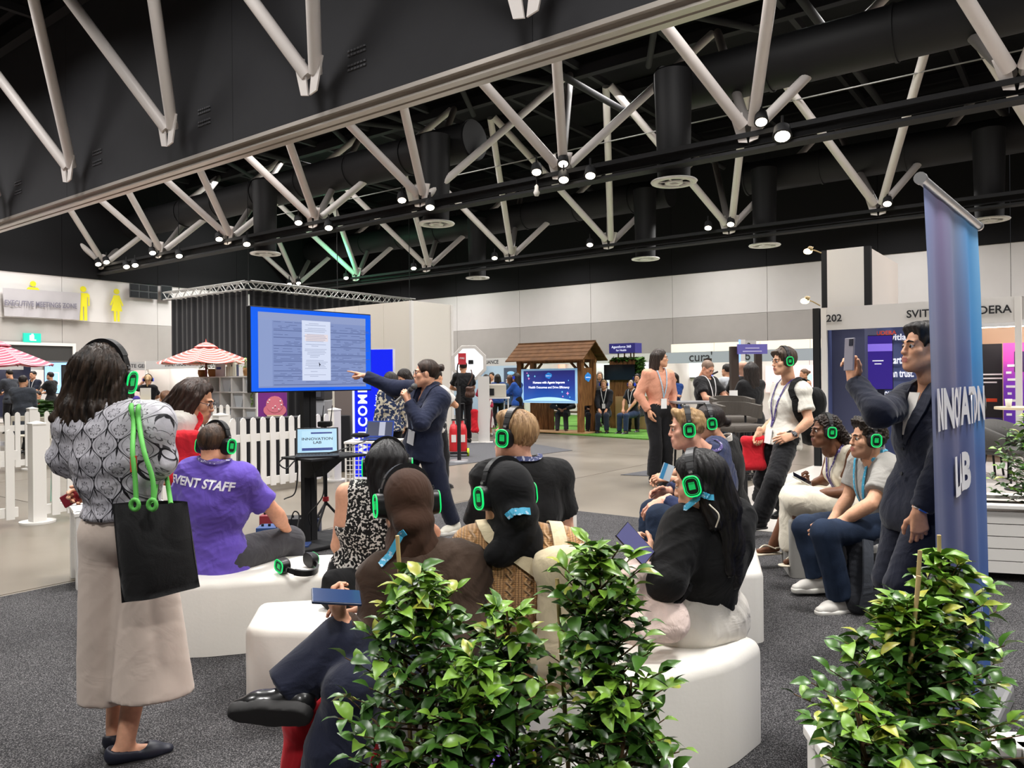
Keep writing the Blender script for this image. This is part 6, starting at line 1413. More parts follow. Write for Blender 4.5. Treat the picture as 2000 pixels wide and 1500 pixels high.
# tower above the stall
t = hrot_thing('display_tower', 'tall white square tower with black corner strip above stall 202', 'tower', p2_, q2+.2); zt = 3.52
hb(t, 'front_panel', .0, .56, 0, .04, 2.4, zt, mat('tower_white', 'd8d4ce', .6)); hb(t, 'corner_strip', .56, .66, 0, .1, 2.4, zt, BLACKM); hb(t, 'corner_strip', -.09, 0, 0, .1, 2.4, zt, BLACKM); hb(t, 'side_panel', .6, .64, .1, 2.3, 2.4, zt-.02, mat('tower_side', 'cdc6c0', .6)); hb(t, 'core', .02, .55, .05, .95, 0, 2.5, mat('tower_core', '3a3f5c', .7))
def arm_lamp(label, x, y, Y, px, py):
    c = at(x, y, Y); t = thing('arm_light', label, 'lamp', c, group='warm arm lights on stall 202'); m = MB(); m.ball((0, 0, 0), (.07, .05, .045), 14, 10); m.build('bulb_head', lit('warm', 'ffe0a0', 9), t); e = at(px, py, Y)-c; m = MB(); m.tube([(.03, 0, .02), tuple(e*.5+V((0, 0, .03))), tuple(e)], .01, 6); m.build('arm', mat('arm_brass', '9a8660', .4, metal=.5), t); MB().cyl((.05, 0, .02), (.0, 0, .05), .06, .04, 12).build('shade', mat('arm_brass', '9a8660', .4), t)
arm_lamp('warm glowing arm light high on the stall 202 tower', 1578, 491, 12.2, 1604, 494); arm_lamp('warm glowing arm light at the stall 202 fascia corner', 1572, 588, 12.2, 1602, 597)
t = stall('neighbour stall with peach wall beyond the banner, right of stall 202', -1.75, 2.2, 15.0, 15.0, 'p', [], mat('wall_peach', 'c9a78c', .7), 2.35, 1.5, .1, light=10)
t = hrot_thing('poster_wall', 'black printed panel with white and orange text beyond the banner', 'poster', -1.62, 15.9); hb(t, 'panel', 0, .42, 0, .04, .2, 2.0, mat('panel_black', '15151d', .5))
for i, (x0, x1, z) in enumerate(((.1, .42, 1.45), (.1, .42, 1.38), (.1, .34, 1.31))): hb(t, 'text_line', x0, x1, -.006, 0, z, z+.025, mat('letter_white', 'e6e6ec', .5))
hb(t, 'orange_block', .08, .34, -.006, 0, .98, 1.04, mat('orange_red', 'd84a28', .5)); hb(t, 'indigo_block', .0, .42, -.004, 0, .2, .7, mat('panel_indigo', '2c2470', .5))  # lower part of the panel is plain indigo
vm = mat('rollup_violet', '6a2cb0', .4); g = NG(vm); o_ = g.xyz(g.coord()); g.col(g.ramp(g.m('DIVIDE', o_[2], 2.0), [(.2, hexc('4a2aa8')), (.65, hexc('7a35c0')), (.95, hexc('e050a8'))]))
t = hrot_thing('roll_up_banner', 'violet and pink roll-up banner beyond the tall blue banner', 'banner', -1.17, 15.7); hb(t, 'panel', 0, .34, 0, .02, .05, 2.0, vm); hb(t, 'dark_box', .16, .32, -.006, 0, 1.5, 1.85, mat('box_violet', '3a2458', .5)); hb(t, 'foot', 0, .34, -.1, .1, 0, .05, GRYM)
for i in range(8): hb(t, 'text_line', .04+.02*(i % 2), .12+.05*(i % 3), -.006, 0, .75+.12*i, .79+.12*i, mat('letter_white', 'e6e6ec', .5))
def tub_chair(label, x, y, rz):
    c = fl(x, y); t = thing('tub_chair', label, 'chair', c, rz, 'dark tub chairs beyond the banner'); q = SDF(.02); TB = mat('tub_grey', '3f3d3b', .8, bump=.2, bscale=80)
    hb(t, 'seat', -.27, .27, -.26, .25, .36, .46, TB, .04); m = MB(); m.tube(spline([(-.3, -.2, .6), (-.28, .2, .66), (0, .3, .72), (.28, .2, .66), (.3, -.2, .6)], 20), .17, flat=([V((0, -1, .2)) if 6 < i < 14 else (V((1, 0, 0)) if i <= 6 else V((-1, 0, 0))) for i in range(21)], .06)); 
    m = MB(); pts = spline([(-.3, -.2, 0), (-.28, .2, 0), (0, .3, 0), (.28, .2, 0), (.3, -.2, 0)], 20); n = len(pts); vs = []
    for i, p in enumerate(pts):
        k = math.sin(PI*i/(n-1)); vs += [p+V((0, 0, .42)), p*1.12+V((0, 0, .62+.2*k)), p*1.12*.9+V((0, 0, .64+.2*k)), p*.9+V((0, 0, .42))]
    m.add(vs, [(i*4+a, i*4+(a+1) % 4, (i+1)*4+(a+1) % 4, (i+1)*4+a) for i in range(n-1) for a in range(4)], True); m.build('curved_back', TB, t)
    for sx in (-1, 1):
        for sy in (-1, 1): MB().cyl((sx*.24, sy*.22, 0), (sx*.2, sy*.18, .38), .014).build('leg', BLACKM, t)
tub_chair('dark grey tub chair right beyond the banner', 1972, 940, .3); tub_chair('dark grey tub chair just showing at the banner edge', 1918, 930, .8)
c = at(1990, 795, 9.6); t = thing('cafe_table', 'round pale table at the right edge beyond the banner', 'table', (c.x+.1, c.y, 0)); MB().cyl((0, 0, c.z-.03), (0, 0, c.z), .35, None, 28).build('top', mat('table_birch', 'c9b89a', .5), t); MB().cyl((0, 0, 0), (0, 0, c.z-.03), .03).build('leg', BLACKM, t); MB().cyl((0, 0, 0), (0, 0, .02), .25, None, 20).build('base', BLACKM, t)
c = at(1995, 790, 9.55); t = thing('drink_cup', 'small pale cup on the round table at the right edge', 'cup', c-V((.16, 0, .03))); m = MB(); m.lathe([(.03, 0), (.04, .1), (.037, .1), (.028, .01)], (0, 0, 0), 14); m.build('cup_wall', CRM, t)
b_ = fl(1592, 905); t = thing('light_post', 'slim white post with blue lit edge left of stall 202', 'post', b_+V((0, 4, 0))); zz = zat(1592, 662, b_.y+4); hb(t, 'post', -.05, .05, -.05, .05, 0, zz, WHITEP); hb(t, 'lit_edge', -.08, -.05, -.04, .0, .1, zz, lit('edge_blue', '8cb4ff', .9)); hb(t, 'number_plate', .05, .3, -.02, 0, zz-.25, zz-.02, FASC); ltext(t, '2', .18, .14, -.03, zz-.14, BTX)
# ================================================================= the audience and the presenter
def lany(n, c, c2='e8e8f0'):
    if 'lanyard_'+n in MATS: return MATS['lanyard_'+n]
    m = mat('lanyard_'+n, c, .6); g = NG(m); v = g.coord(); w_ = g.noise(v, 70, 2); g.col(g.mix(g.m('MULTIPLY', g.m('GREATER_THAN', w_, .6), .45), hexc(c), hexc(c2))); return m
NAVY = cloth('navy_suit', '1c2238'); JEAN = mat('denim', '202c40', .85, spec=.2, noise=.3, nscale=9, bump=.2, bscale=220); LJEAN = mat('denim_light', '9fb0bf', .85, noise=.15, nscale=9)
BTR = cloth('black_trouser', '17171a'); SHB = mat('shoe_black', '18181b', .35); SHW = mat('shoe_white', 'd9d5c8', .6); SLW = mat('sole_white', 'e2dfd8', .6)
def blouse_mat():
    m = mat('blouse_ogee', 'b9b9c0', .42, spec=.4); g = NG(m); o = g.xyz(g.coord('gpos')); W_, H_ = .094, .15
    x = g.m('DIVIDE', g.m('ADD', o[0], g.m('MULTIPLY', o[1], .55)), W_); z = g.m('DIVIDE', g.m('ADD', o[2], g.m('MULTIPLY', o[1], .6)), H_)
    # ogee lattice: two interlocking families of pointed ovals
    fx = g.m('SUBTRACT', g.m('FRACT', g.m('ADD', x, 100.0)), .5); zz = g.m('ADD', z, 100.0); fz = g.m('SUBTRACT', g.m('FRACT', zz), .5); fb = g.m('SUBTRACT', g.m('FRACT', g.m('ADD', zz, .5)), .5); ax = g.m('ABSOLUTE', fx)
    hw = g.m('MULTIPLY', g.m('ADD', 1.0, g.m('COSINE', g.m('MULTIPLY', fz, 2*PI))), .25); ina = g.m('LESS_THAN', ax, hw); inv = g.m('SUBTRACT', 1.0, ina)
    def sel(a, b): return g.m('ADD', g.m('MULTIPLY', ina, a), g.m('MULTIPLY', inv, b))
    lx = sel(ax, g.m('SUBTRACT', .5, ax)); lz = sel(fz, fb); lw = sel(hw, g.m('SUBTRACT', .5, hw)); line = g.m('LESS_THAN', g.m('ABSOLUTE', g.m('SUBTRACT', ax, hw)), .022)
    e2 = g.m('LESS_THAN', g.m('ABSOLUTE', g.m('SUBTRACT', lx, g.m('MULTIPLY', lw, .74))), .009)
    cz = g.m('ADD', lz, .1); r = g.m('SQRT', g.m('ADD', g.m('POWER', lx, 2.0), g.m('POWER', g.m('MULTIPLY', cz, 1.5), 2.0))); an = g.m('ARCTAN2', lx, cz); pr = g.m('MULTIPLY', g.m('ABSOLUTE', g.m('COSINE', g.m('MULTIPLY', an, 4.0))), .12)
    pet = g.m('MULTIPLY', g.m('LESS_THAN', r, g.m('ADD', .12, pr)), g.m('GREATER_THAN', r, g.m('ADD', .085, g.m('MULTIPLY', pr, .9))))
    ray = g.m('MULTIPLY', g.m('LESS_THAN', g.m('ABSOLUTE', g.m('SINE', g.m('MULTIPLY', an, 6.0))), .16), g.m('MULTIPLY', g.m('GREATER_THAN', lz, .12), g.m('LESS_THAN', lx, g.m('MULTIPLY', lw, .7))))
    drop = g.m('MULTIPLY', g.m('LESS_THAN', lx, g.m('MULTIPLY', g.m('SUBTRACT', .2, g.m('ABSOLUTE', g.m('SUBTRACT', lz, .34))), .2)), g.m('GREATER_THAN', lz, .2)); tipb = g.m('MULTIPLY', g.m('LESS_THAN', lz, -.33), g.m('GREATER_THAN', lx, .015))
    blk = g.m('MINIMUM', g.m('ADD', g.m('ADD', line, g.m('ADD', drop, g.m('MULTIPLY', tipb, .9))), g.m('MULTIPLY', g.m('ADD', g.m('ADD', e2, pet), ray), .8)), 1.0)
    n = g.noise(g.coord('gpos'), 9, 2); g.col(g.mix(blk, g.mix(n, hexc('9a9aa4'), hexc('cfccd2')), hexc('1d1c22'))); g.bump(g.noise(g.coord('gpos'), 26, 3), .35, .012); return m
def print_mat(n, base, ink, sc, th, stretch=1.0):
    m = mat('print_'+n, base, .75, spec=.25); g = NG(m); o = g.xyz(g.coord('gpos')); v = g.comb(o[0], o[1], g.m('MULTIPLY', o[2], stretch)); a = g.noise(v, sc, 2, rough=.4); b = g.voro(v, sc*.9)
    f = g.m('GREATER_THAN', g.m('ADD', g.m('MULTIPLY', a, .75), g.m('MULTIPLY', b, .35)), th); g.col(g.mix(f, hexc(base), hexc(ink))); return m
def knit_mat():
    m = mat('cable_knit', 'c49a6c', .9, spec=.15, sheen=.3); g = NG(m); o = g.xyz(g.coord('gpos')); W_ = .064
    x = g.m('DIVIDE', o[0], W_); fx = g.m('SUBTRACT', g.m('FRACT', g.m('ADD', x, 50.0)), .5); rib = g.m('ABSOLUTE', g.m('SINE', g.m('MULTIPLY', o[0], PI/.0105))); ph = g.m('MULTIPLY', o[2], 2*PI/.05)
    s1 = g.m('MULTIPLY', g.m('SINE', ph), .13); d1 = g.m('SUBTRACT', 1.0, g.m('MULTIPLY', g.m('ABSOLUTE', g.m('SUBTRACT', fx, s1)), 7.5)); d2 = g.m('SUBTRACT', 1.0, g.m('MULTIPLY', g.m('ABSOLUTE', g.m('ADD', fx, s1)), 7.5))
    d1 = g.m('MULTIPLY', d1, g.m('ADD', .8, g.m('MULTIPLY', g.m('COSINE', ph), .35))); d2 = g.m('MULTIPLY', d2, g.m('SUBTRACT', .8, g.m('MULTIPLY', g.m('COSINE', ph), .35)))
    cb = g.m('MAXIMUM', g.m('MAXIMUM', d1, d2), 0.0); inb = g.m('LESS_THAN', g.m('ABSOLUTE', fx), .27); hgt = g.m('ADD', g.m('MULTIPLY', g.m('MULTIPLY', rib, .4), g.m('SUBTRACT', 1.0, inb)), g.m('MULTIPLY', cb, inb)); fine = g.m('MULTIPLY', g.m('SINE', g.m('MULTIPLY', o[2], 2*PI/.006)), .05)
    hgt = g.m('ADD', hgt, fine); g.col(g.mix(g.m('MINIMUM', g.m('MULTIPLY', hgt, 1.1), 1.0), hexc('a77a4c'), hexc('d3a878'))); g.bump(hgt, 1.0, .011); return m
def box_at(nm, mx, d, mt, par, b=.0):
    me = MB().box((0, 0, 0), d, None, b).mesh(nm, mt); me.transform(mx); return link(nm, me, par)
def phone(label, c, ydir, ndir, mt, scr=None, w_=.074, h_=.152):
    "c centre, ydir long axis, ndir towards the screen side"
    t = thing('smartphone', label, 'phone', c); y = V(ydir).normalized(); n = V(ndir); n = (n-y*n.dot(y)).normalized(); x = y.cross(n); mx = M(((x.x, y.x, n.x, 0), (x.y, y.y, n.y, 0), (x.z, y.z, n.z, 0), (0, 0, 0, 1)))
    box_at('case', mx, (w_, h_, .009), mt, t, .003)
    box_at('screen', mx @ M.Translation((0, 0, .005)), (w_*.92, h_*.95, .001), scr or mat('phone_glass', '0c0c14', .1), t)
    b = box_at('camera_bump', mx @ M.Translation((-w_*.24, h_*.36, -.005)), (w_*.4, w_*.42, .004), mat('lens_black', '101014', .2), t); return t, mx
def watch(p, hand, mt, col, k='L'):
    W_ = p.W[k]; d = (p.W[k]-p.E[k]).normalized(); c = W_-d*.025; m = MB(); r = .031*p.s; n = getattr(p, 'hand'+k).col[2].xyz.normalized(); n = (n-d*n.dot(d)).normalized(); w_ = d.cross(n)
    m.tube([c+(n*math.cos(a)+w_*math.sin(a))*r for a in [2*PI*i/16 for i in range(16)]], .01, flat=([(n*math.cos(a)+w_*math.sin(a)) for a in [2*PI*i/16 for i in range(16)]], .004), closed=True); o = m.build('watch_strap', mt); adopt(p.root, o)
    mx = frame_mx(c+n*(r+.004), d, w_); adopt(p.root, box_at('watch_face', mx, (.036, .036, .009), mat('watch_'+col, col, .2), None, .003))
def legs_d(LA, RA, **kw):
    return {'L': dict(a=LA, **kw.get('l', {})), 'R': dict(a=RA, **kw.get('r', {}))}
SK_F, SK_M, SK_D, SK_T = 'd6a083', 'd49a7c', '6b4530', 'c08c6c'
# ---- 1 woman standing at the left, seen from behind
P_, N_ = at(243, 1042, 2.95), at(222, 806, 2.9); f_ = yawv(-6)
def culotte(q, o):
    s = o.s; b = o.P; L, f = o.L, o.f
    q.cap(b+L*.05-V((0, 0, .0)), b-L*.05, .122, k=.03, n=f, sq=1.05); q.cap(b+o.u*.02, b+o.u*.13, .115, .108, k=.04, n=f, sq=1.15); q.clip(b+V((0, 0, .115)), (0, 0, 1))
    z0 = .235
    for k_, dx in (('L', .085), ('R', -.115)):
        a = b+L*(.07 if k_ == 'L' else -.085)-V((0, 0, .08)); e = V((b.x, b.y, z0+(.0 if k_ == 'L' else .03)))+L*dx*1.0+f*(.0 if k_ == 'L' else -.01); q.cap(a, e, .1, .098 if k_ == 'L' else .158, k=.025, n=f, sq=1.0 if k_ == 'L' else 1.25, flat=True)
a1 = V((P_.x-.1, 3.06, .08)); a2 = V((P_.x-.0, 2.94, .075))
p1 = person('person', 'woman in black and white patterned blouse and beige culottes standing at left', 1.63, P_, N_, -6, dict(yaw=-4, pitch=2, tilt=(.16, 0, 0), c=at(200, 738, 2.93)),
    {'L': dict(w=at(292, 925, 3.13), e=at(130, 900, 2.93), hand='cup', hd=(.9, -.35, .1), hn=(.5, .7, .5)), 'R': dict(w=at(196, 960, 3.13), e=at(312, 898, 2.9), hand='hold', hd=(-.9, -.1, -.1), hn=(-.2, .9, .2))},
    legs_d(a1, a2, l=dict(toe=(-.25, 1, 0)), r=dict(toe=(.95, .5, 0))), SK_F,
    top=dict(mat=blouse_mat(), sleeve='long', sl=.62, t=.026, st=.022, hem=-.085, amp=.009, fr=30, neck=.06, name='blouse'),
    bottom=dict(mat=cloth('beige', 'c0b1a6', bump=.06, wr=.1), kind='custom', shape=culotte, amp=.0025, fr=10, name='culottes', res=.009),
    shoes=dict(mat=mat('loafer_navy', '1c1f2e', .5), open=True, high=False, e=.006), kind='w', bust=.05, bulk=1.02, lip='a5655a', shw=.158,
    hair=dict(c1='0c0908', c2='3a2c22', line=.07, g=.014, nape=None, amp=.0045, ears=False, sc=.8, add=[((-.06, -.03, .03), (-.085, -.04, -.125), .055, .055, (0, 1, 0), 1.2), ((.06, -.03, .03), (.085, -.04, -.125), .055, .055, (0, 1, 0), 1.2), ((0, -.06, .03), (0, -.075, -.16), .07, .06, (0, 1, 0), 1.3), ((-.07, -.06, -.1), (-.115, -.085, -.175), .04, .016, (0, 1, 0), 1.2), ((.07, -.06, -.1), (.115, -.08, -.17), .04, .016, (0, 1, 0), 1.2), ((.03, -.08, -.12), (.04, -.1, -.2), .045, .02), ((-.04, -.08, -.12), (-.05, -.1, -.2), .045, .02)]))
headphones(p1, 'black headphones with green glow on the woman in patterned blouse', out=.07)
m_ = MB(); m_.box(at(137, 974, 3.1), (.07, .012, .05), M.Rotation(-.5, 4, 'Y'), .004); solo('card_wallet', 'red card wallet held at the waist by the woman in patterned blouse', 'wallet', m_, mat('wallet_red', '8a2030', .5))
def tote_bag():
    Y = 2.72; A, B, C, D = at(219, 984, Y), at(366, 980, Y+.08), at(390, 1146, Y+.06), at(239, 1177, Y-.03); t = thing('tote_bag', 'black tote bag with green rope handles on the standing woman', 'bag', (A+C)/2); c0 = V(t.location); n = 14; vs = []; nr = V((.1, -1, 0)).normalized()
    for side in (1, -1):
        for j in range(n+1):
            for i in range(n+1):
                u, v = i/n, j/n; p = A.lerp(B, u).lerp(D.lerp(C, u), v); bl = math.sin(PI*u)**.6*(.02+.055*math.sin(PI*(.15+.75*v))); p = p+nr*side*bl+nr*.008*math.sin(u*9+v*4)*v*side; vs.append(p-c0)
    fs = []; k = (n+1)**2
    for s_ in (0, k):
        for j in range(n):
            for i in range(n):
                q = (s_+j*(n+1)+i, s_+j*(n+1)+i+1, s_+(j+1)*(n+1)+i+1, s_+(j+1)*(n+1)+i); fs.append(q if s_ else q[::-1])
    for i in range(n): fs += [(n*(n+1)+i, n*(n+1)+i+1, k+n*(n+1)+i+1, k+n*(n+1)+i)]
    for j in range(n): fs += [(j*(n+1), (j+1)*(n+1), k+(j+1)*(n+1), k+j*(n+1)), (j*(n+1)+n, k+j*(n+1)+n, k+(j+1)*(n+1)+n, (j+1)*(n+1)+n)]
    m = MB(); m.add(vs, fs, True); m.build('bag_body', cloth('tote_black', '141415', bump=.25, sheen=.1), t)
    GR = mat('rope_green', '58b04a', .6, bump=.3, bscale=500); bv = bvh_of(p1.top, p1.body)
    for k_, (xa, xm, xb) in enumerate(((257, 259, 266), (270, 281, 300))):
        hg, _ = hug(bv, [at(xa, 822, 2.78), at(xa+3, 802, 2.83), at(xa+8, 800, 2.95)], .012)
        pts = [at(xb, 978, 2.66), at(xb-2, 935, 2.67), at(xm, 880, 2.69)]+hg+[at(xa+48, 900, 3.0), at(xb+34, 985, 2.8)]
        m = MB(); m.tube([p-c0 for p in spline(pts, 40)], .0088, 8); m.build('rope_handle', GR, t)
        for p_ in (pts[0],): m = MB(); m.tube([p_-c0+V((.014*math.sin(a), -.01, .018*math.cos(a)-.012)) for a in [2*PI*i/12 for i in range(12)]], .008, 6, True); m.build('rope_loop', GR, t)
    m = MB(); p_ = at(261, 906, 2.685)-c0; m.cyl(p_-V((0, 0, .028)), p_+V((0, 0, .028)), .0118, None, 10); m.build('red_tape', mat('tape_red', 'c2402c', .5), t)
    return t
tote_bag()
# ---- 2 man in the purple event staff shirt
P_, N_ = at(418, 1078, 4.3), at(424, 915, 4.26)
PURP = cloth('purple', '5f4aa8', bump=.05)
p2 = person('person', 'man in purple EVENT STAFF shirt seated on the long white bench', 1.76, P_, N_, -12, dict(yaw=-22, pitch=-8, c=at(421, 871, 4.3)),
    {'L': dict(w=P_+V((-.12, .32, .12)), hand='relax', pole=(-1, -.4, -.6)), 'R': dict(w=P_+V((.32, .3, .06)), hand='relax', pole=(1, -.6, -.5))},
    legs_d(P_+V((-.12, .45, -.42)), P_+V((.34, .42, -.42)), l=dict(pole=(-.2, 1, .8)), r=dict(pole=(.7, 1, .9), toe=(.7, .7, 0))), SK_M,
    top=dict(mat=PURP, sleeve='short', t=.028, st=.022, hem=.2, amp=.009, fr=26, neck=.064), bottom=dict(mat=cloth('charcoal', '37363a'), t=.018), shoes=dict(mat=SHB), bulk=1.02,
    hair=dict(c1='1a120e', c2='4a3526', line=.075, g=.004, nape=-.06, amp=.0008, fq=2), face=False)
headphones(p2, 'black headphones with green glow on the purple shirt man'); lanyard(p2, lany('purple', '3c2a6c'), front=False)
bv2 = bvh_of(p2.top)
def print_on(p, bv, txt, c, size, xd, yd, nd, mt, wd=1.0, off=.003, par=None, shear=0.0, bold=.004):
    me = text_mesh(txt, size, 0, bold, width=wd, shear=shear); bm = bmesh.new(); bm.from_mesh(me); bmesh.ops.triangulate(bm, faces=bm.faces[:])
    for _ in range(2): bmesh.ops.subdivide_edges(bm, edges=[e for e in bm.edges if e.calc_length() > .012], cuts=1); bmesh.ops.triangulate(bm, faces=bm.faces[:])
    nd = V(nd).normalized()
    for v in bm.verts:
        o = c+V(xd)*v.co.x+V(yd)*v.co.y+nd*.3; l, n, i, d = bv.ray_cast(o, -nd); v.co = (l if l is not None else o-nd*.3)+nd*off
    bm.to_mesh(me); bm.free(); me.materials.clear(); me.materials.append(mt); o = link('lettering', me); adopt(p.root, o); return o
TXW = mat('print_white', 'eceaf4', .6)
print_on(p2, bv2, 'EVENT STAFF', at(384, 946, 4.15), .068, p2.L*-1, p2.u, -p2.f, TXW, 1.02, .003, None, .2, .0022)
# ---- 3 woman with red tote standing behind the event staff man
P_, N_ = at(372, 935, 4.85), at(358, 808, 4.82); P_.z = .84
p3 = person('person', 'long-haired woman in white tee with a red tote standing behind event staff', 1.56, P_, N_, -72, dict(yaw=-85, pitch=-14, c=at(382, 785, 4.8)),
    {'L': dict(w=at(410, 900, 5.0), pole=(-.3, .6, -1)), 'R': dict(w=at(412, 915, 4.7), pole=(-.6, -.3, -1))}, legs_d(V((P_.x-.05, 4.95, .08)), V((P_.x+.05, 4.8, .08))), SK_T,
    top=dict(mat=cloth('white', 'd8d3cc'), sleeve='short', t=.02, st=.022), bottom=dict(mat=BTR), shoes=dict(mat=SHB), kind='w', bust=.045, glasses=True, headh=1.12,
    hair=dict(c1='1c120e', c2='3a261c', g=.016, line=.075, nape=None, ears=False, amp=.003, add=[((-.06, -.04, .05), (-.07, -.07, -.2), .06, .06), ((.06, -.03, .05), (.08, -.05, -.2), .055, .05), ((0, -.07, .02), (0, -.17, -.16), .075, .06), ((0, -.16, -.14), (0, -.22, -.33), .06, .035), ((.08, .02, .03), (.085, -.02, -.14), .025, .035), ((-.08, .02, .03), (-.085, -.02, -.14), .025, .035)]))
def soft_bag(name, label, cat, c, w_, h_, d_, mt, yaw_=0, tilt=0, taper=.85, straps=None, smt=None, sag=.02):
    t = thing(name, label, cat, c, yaw_); q = SDF(max(.008, min(w_, h_)/28)); r = d_*.42
    for x in (-1, 1):
        for z in (-1, 1): q.cap((x*(w_/2-r)*(1 if z < 0 else taper), 0, z*(h_/2-r)), (x*(w_/2-r)*(1 if z < 0 else taper), 0, z*(h_/2-r)+.001), r, k=.01)
    q.cap((-(w_/2-r), 0, -(h_/2-r)), ((w_/2-r), 0, -(h_/2-r)), r, k=.02); q.cap((-(w_/2-r)*taper, 0, h_/2-r), ((w_/2-r)*taper, 0, h_/2-r), r*.8, k=.02)
    for i in range(4):
        x = -(w_/2-r)+(w_-2*r)*i/3; q.cap((x, 0, -(h_/2-r)), (x*taper, 0, h_/2-r), r*1.05, r*.8, k=.05)
    vs, fs = q.mesh(); vs = folds(smooth_np(vs, fs, 2), fs, sag*.5, 22, hash_str(label) % 99); R = np.array(M.Rotation(tilt, 3, 'X')); vs = vs@R.T
    me = npmesh('bag_body', vs, fs, [mt]); link('bag_body', me, t)
    for st in straps or []: m = MB(); m.tube([V(p)-V(c) for p in (st[0] if isinstance(st[2], list) else spline(st[0], 20))], st[1], flat=(st[2], .005)); o = m.build('strap', smt or mt); o.parent = t; o.matrix_parent_inverse = M.Rotation(-yaw_, 4, 'Z')
    return t
RED = cloth('red_bag', 'c8202c', bump=.05)
bv3 = bvh_of(p3.top, p3.body); stp, _ = hug(bv3, [at(366, 868, 4.7), at(376, 838, 4.7), at(392, 815, 4.72), p3.N*.6+p3.S['R']*.4+V((0, 0, .1))], .012)
soft_bag('tote_bag', 'bright red tote bag on the shoulder of the white tee woman', 'bag', at(352, 892, 4.62), .27, .3, .1, RED, 0, 0, .9, [([at(345, 845, 4.6)]+stp, .018, V((-.5, -1, .5)))])
# ---- 4 presenter in navy suit pointing at the screen
P_, N_ = at(826, 868, 6.75), at(840, 760, 6.65)
p4 = person('person', 'presenter in navy suit pointing at the television while speaking into a microphone', 1.66, P_, N_, 136, dict(yaw=97, pitch=2, c=at(832, 730, 6.6)),
    {'L': dict(w=at(797, 783, 6.42), e=at(822, 826, 6.38), hand='grip', hd=(-.3, -.1, 1), hn=(.5, -.8, .3)), 'R': dict(w=at(712, 734, 6.78), e=at(768, 757, 6.78), hand='point', hd=(-1, .1, .30), hn=(.3, .2, 1))},
    legs_d(at(885, 1022, 6.8), at(800, 1032, 6.7), l=dict(k=at(862, 958, 6.7), toe=(-.6, -.8, 0)), r=dict(toe=(-.9, -.4, 0))), SK_F,
    top=dict(mat=NAVY, sleeve='long', t=.036, st=.026, hem=.1, amp=.008, sl=.98, name='jacket', vneck=.2), bottom=dict(mat=cloth('navy_trouser', '171c30'), t=.022, amp=.006), shoes=dict(mat=SHW, sole=SLW, thick=True), kind='w', bust=.06, bulk=1.1, glasses=True,
    hair=dict(c1='1b120d', c2='3a281e', g=.007, line=.062, nape=-.05, amp=.0012, add=[((0, -.1, .05), (0, -.13, .055), .026, .03), ((.01, -.135, .075), (.03, -.15, .08), .012, .006), ((-.01, -.14, .05), (-.03, -.15, .03), .012, .006)]))
def jacket_trim(p, mt, shirt='141418', vn=.2, depth=.12, lap=True):
    bv = p.tbv; s = p.s; N, u, L, f = p.N, p.u, p.L, p.f
    for x in (-1, 1):
        pts = [N+u*.035*s-f*.05*s+L*x*.055*s, N+u*.03*s+L*x*.075*s+f*.02*s, N-u*.07*s+L*x*.075*s+f*.2*s, N-u*.17*s+L*x*.045*s+f*.24*s, N-u*.27*s+L*x*.012*s+f*.24*s]
        o, ns = hug(bv, spline(pts, 16), .012); m = MB(); k = len(o); m.tube(o, [(.014+.018*math.sin(PI*min(1, i/k*1.15)))*s for i in range(k)], flat=(ns, .006)); adopt(p.root, m.build('lapel', mt))
    o, ns = hug(bv, [N-u*(.3+.02*i)*s+f*.25*s+L*.004 for i in range(5)], .014)
    for i in (0, 4): m = MB(); m.cyl(o[i], o[i]+ns[i]*.006, .009, None, 10); adopt(p.root, m.build('button', mat('button_dark', '14141a', .4)))
jacket_trim(p4, NAVY); lanyard(p4, lany('grey', '7d8aa0'), drop=.36, wd=.006); watch(p4, None, BLKC, '0c0c10', 'L')
def microphone(a, b):
    t = thing('microphone', 'handheld silver microphone held up to the mouth of the presenter', 'microphone', a); d = (b-a); MB().cyl((0, 0, 0), d*.62, .012, .017, 12).build('handle', mat('mic_silver', 'a8a49c', .4, metal=.3), t); MB().cyl(d*.62, d*.72, .021, .023, 12).build('collar', mat('mic_dark', '3a3a3a', .5), t)
    m = MB(); m.ball(d*.86, .027, 12, 10); m.build('grille', mat('mic_grille', '5d5d5c', .5, metal=.5, bump=.5, bscale=700), t)
h_ = p4.handL @ V((.0, .07, -.03)); dd = (at(806, 738, 6.42)-at(766, 772, 6.5)); microphone(h_-dd*.42, h_+dd*.62)
# ---- 5 sleeveless woman
P_, N_ = at(715, 1112, 3.72), at(735, 958, 3.66)
p5 = person('person', 'black-haired woman in sleeveless black and white top seated on white bench', 1.6, P_, N_, -4, dict(yaw=6, pitch=-6, c=at(757, 912, 3.68)),
    {'L': dict(w=P_+V((-.12, .26, .14)), e=at(662, 1066, 3.72), pole=(-1, -.3, -.5)), 'R': dict(w=P_+V((.2, .3, .12)), pole=(1, -.3, -.5))}, legs_d(P_+V((-.08, .42, -.44)), P_+V((.1, .44, -.44)), l=dict(pole=(0, 1, .8)), r=dict(pole=(0, 1, .8))), SK_F,
    top=dict(mat=print_mat('bw', '131313', 'd0ccc6', 85, .6), sleeve='none', t=.012, hem=.2, amp=.006, neck=.055, cut=.02), bottom=dict(mat=BLKC), shoes=dict(mat=SHB), kind='w', bust=.05, bulk=1.08, face=False,
    hair=dict(c1='080708', c2='141214', g=.014, nape=None, ears=False, amp=.002, add=[((-.04, -.06, .03), (-.02, -.09, -.18), .065, .05), ((.04, -.06, .03), (.05, -.09, -.18), .065, .05), ((.03, -.09, -.1), (.05, -.12, -.3), .06, .04), ((.05, -.1, -.2), (.07, -.12, -.38), .045, .03)]))
headphones(p5, 'black headphones with cyan edge glow on the sleeveless woman', out=.06)
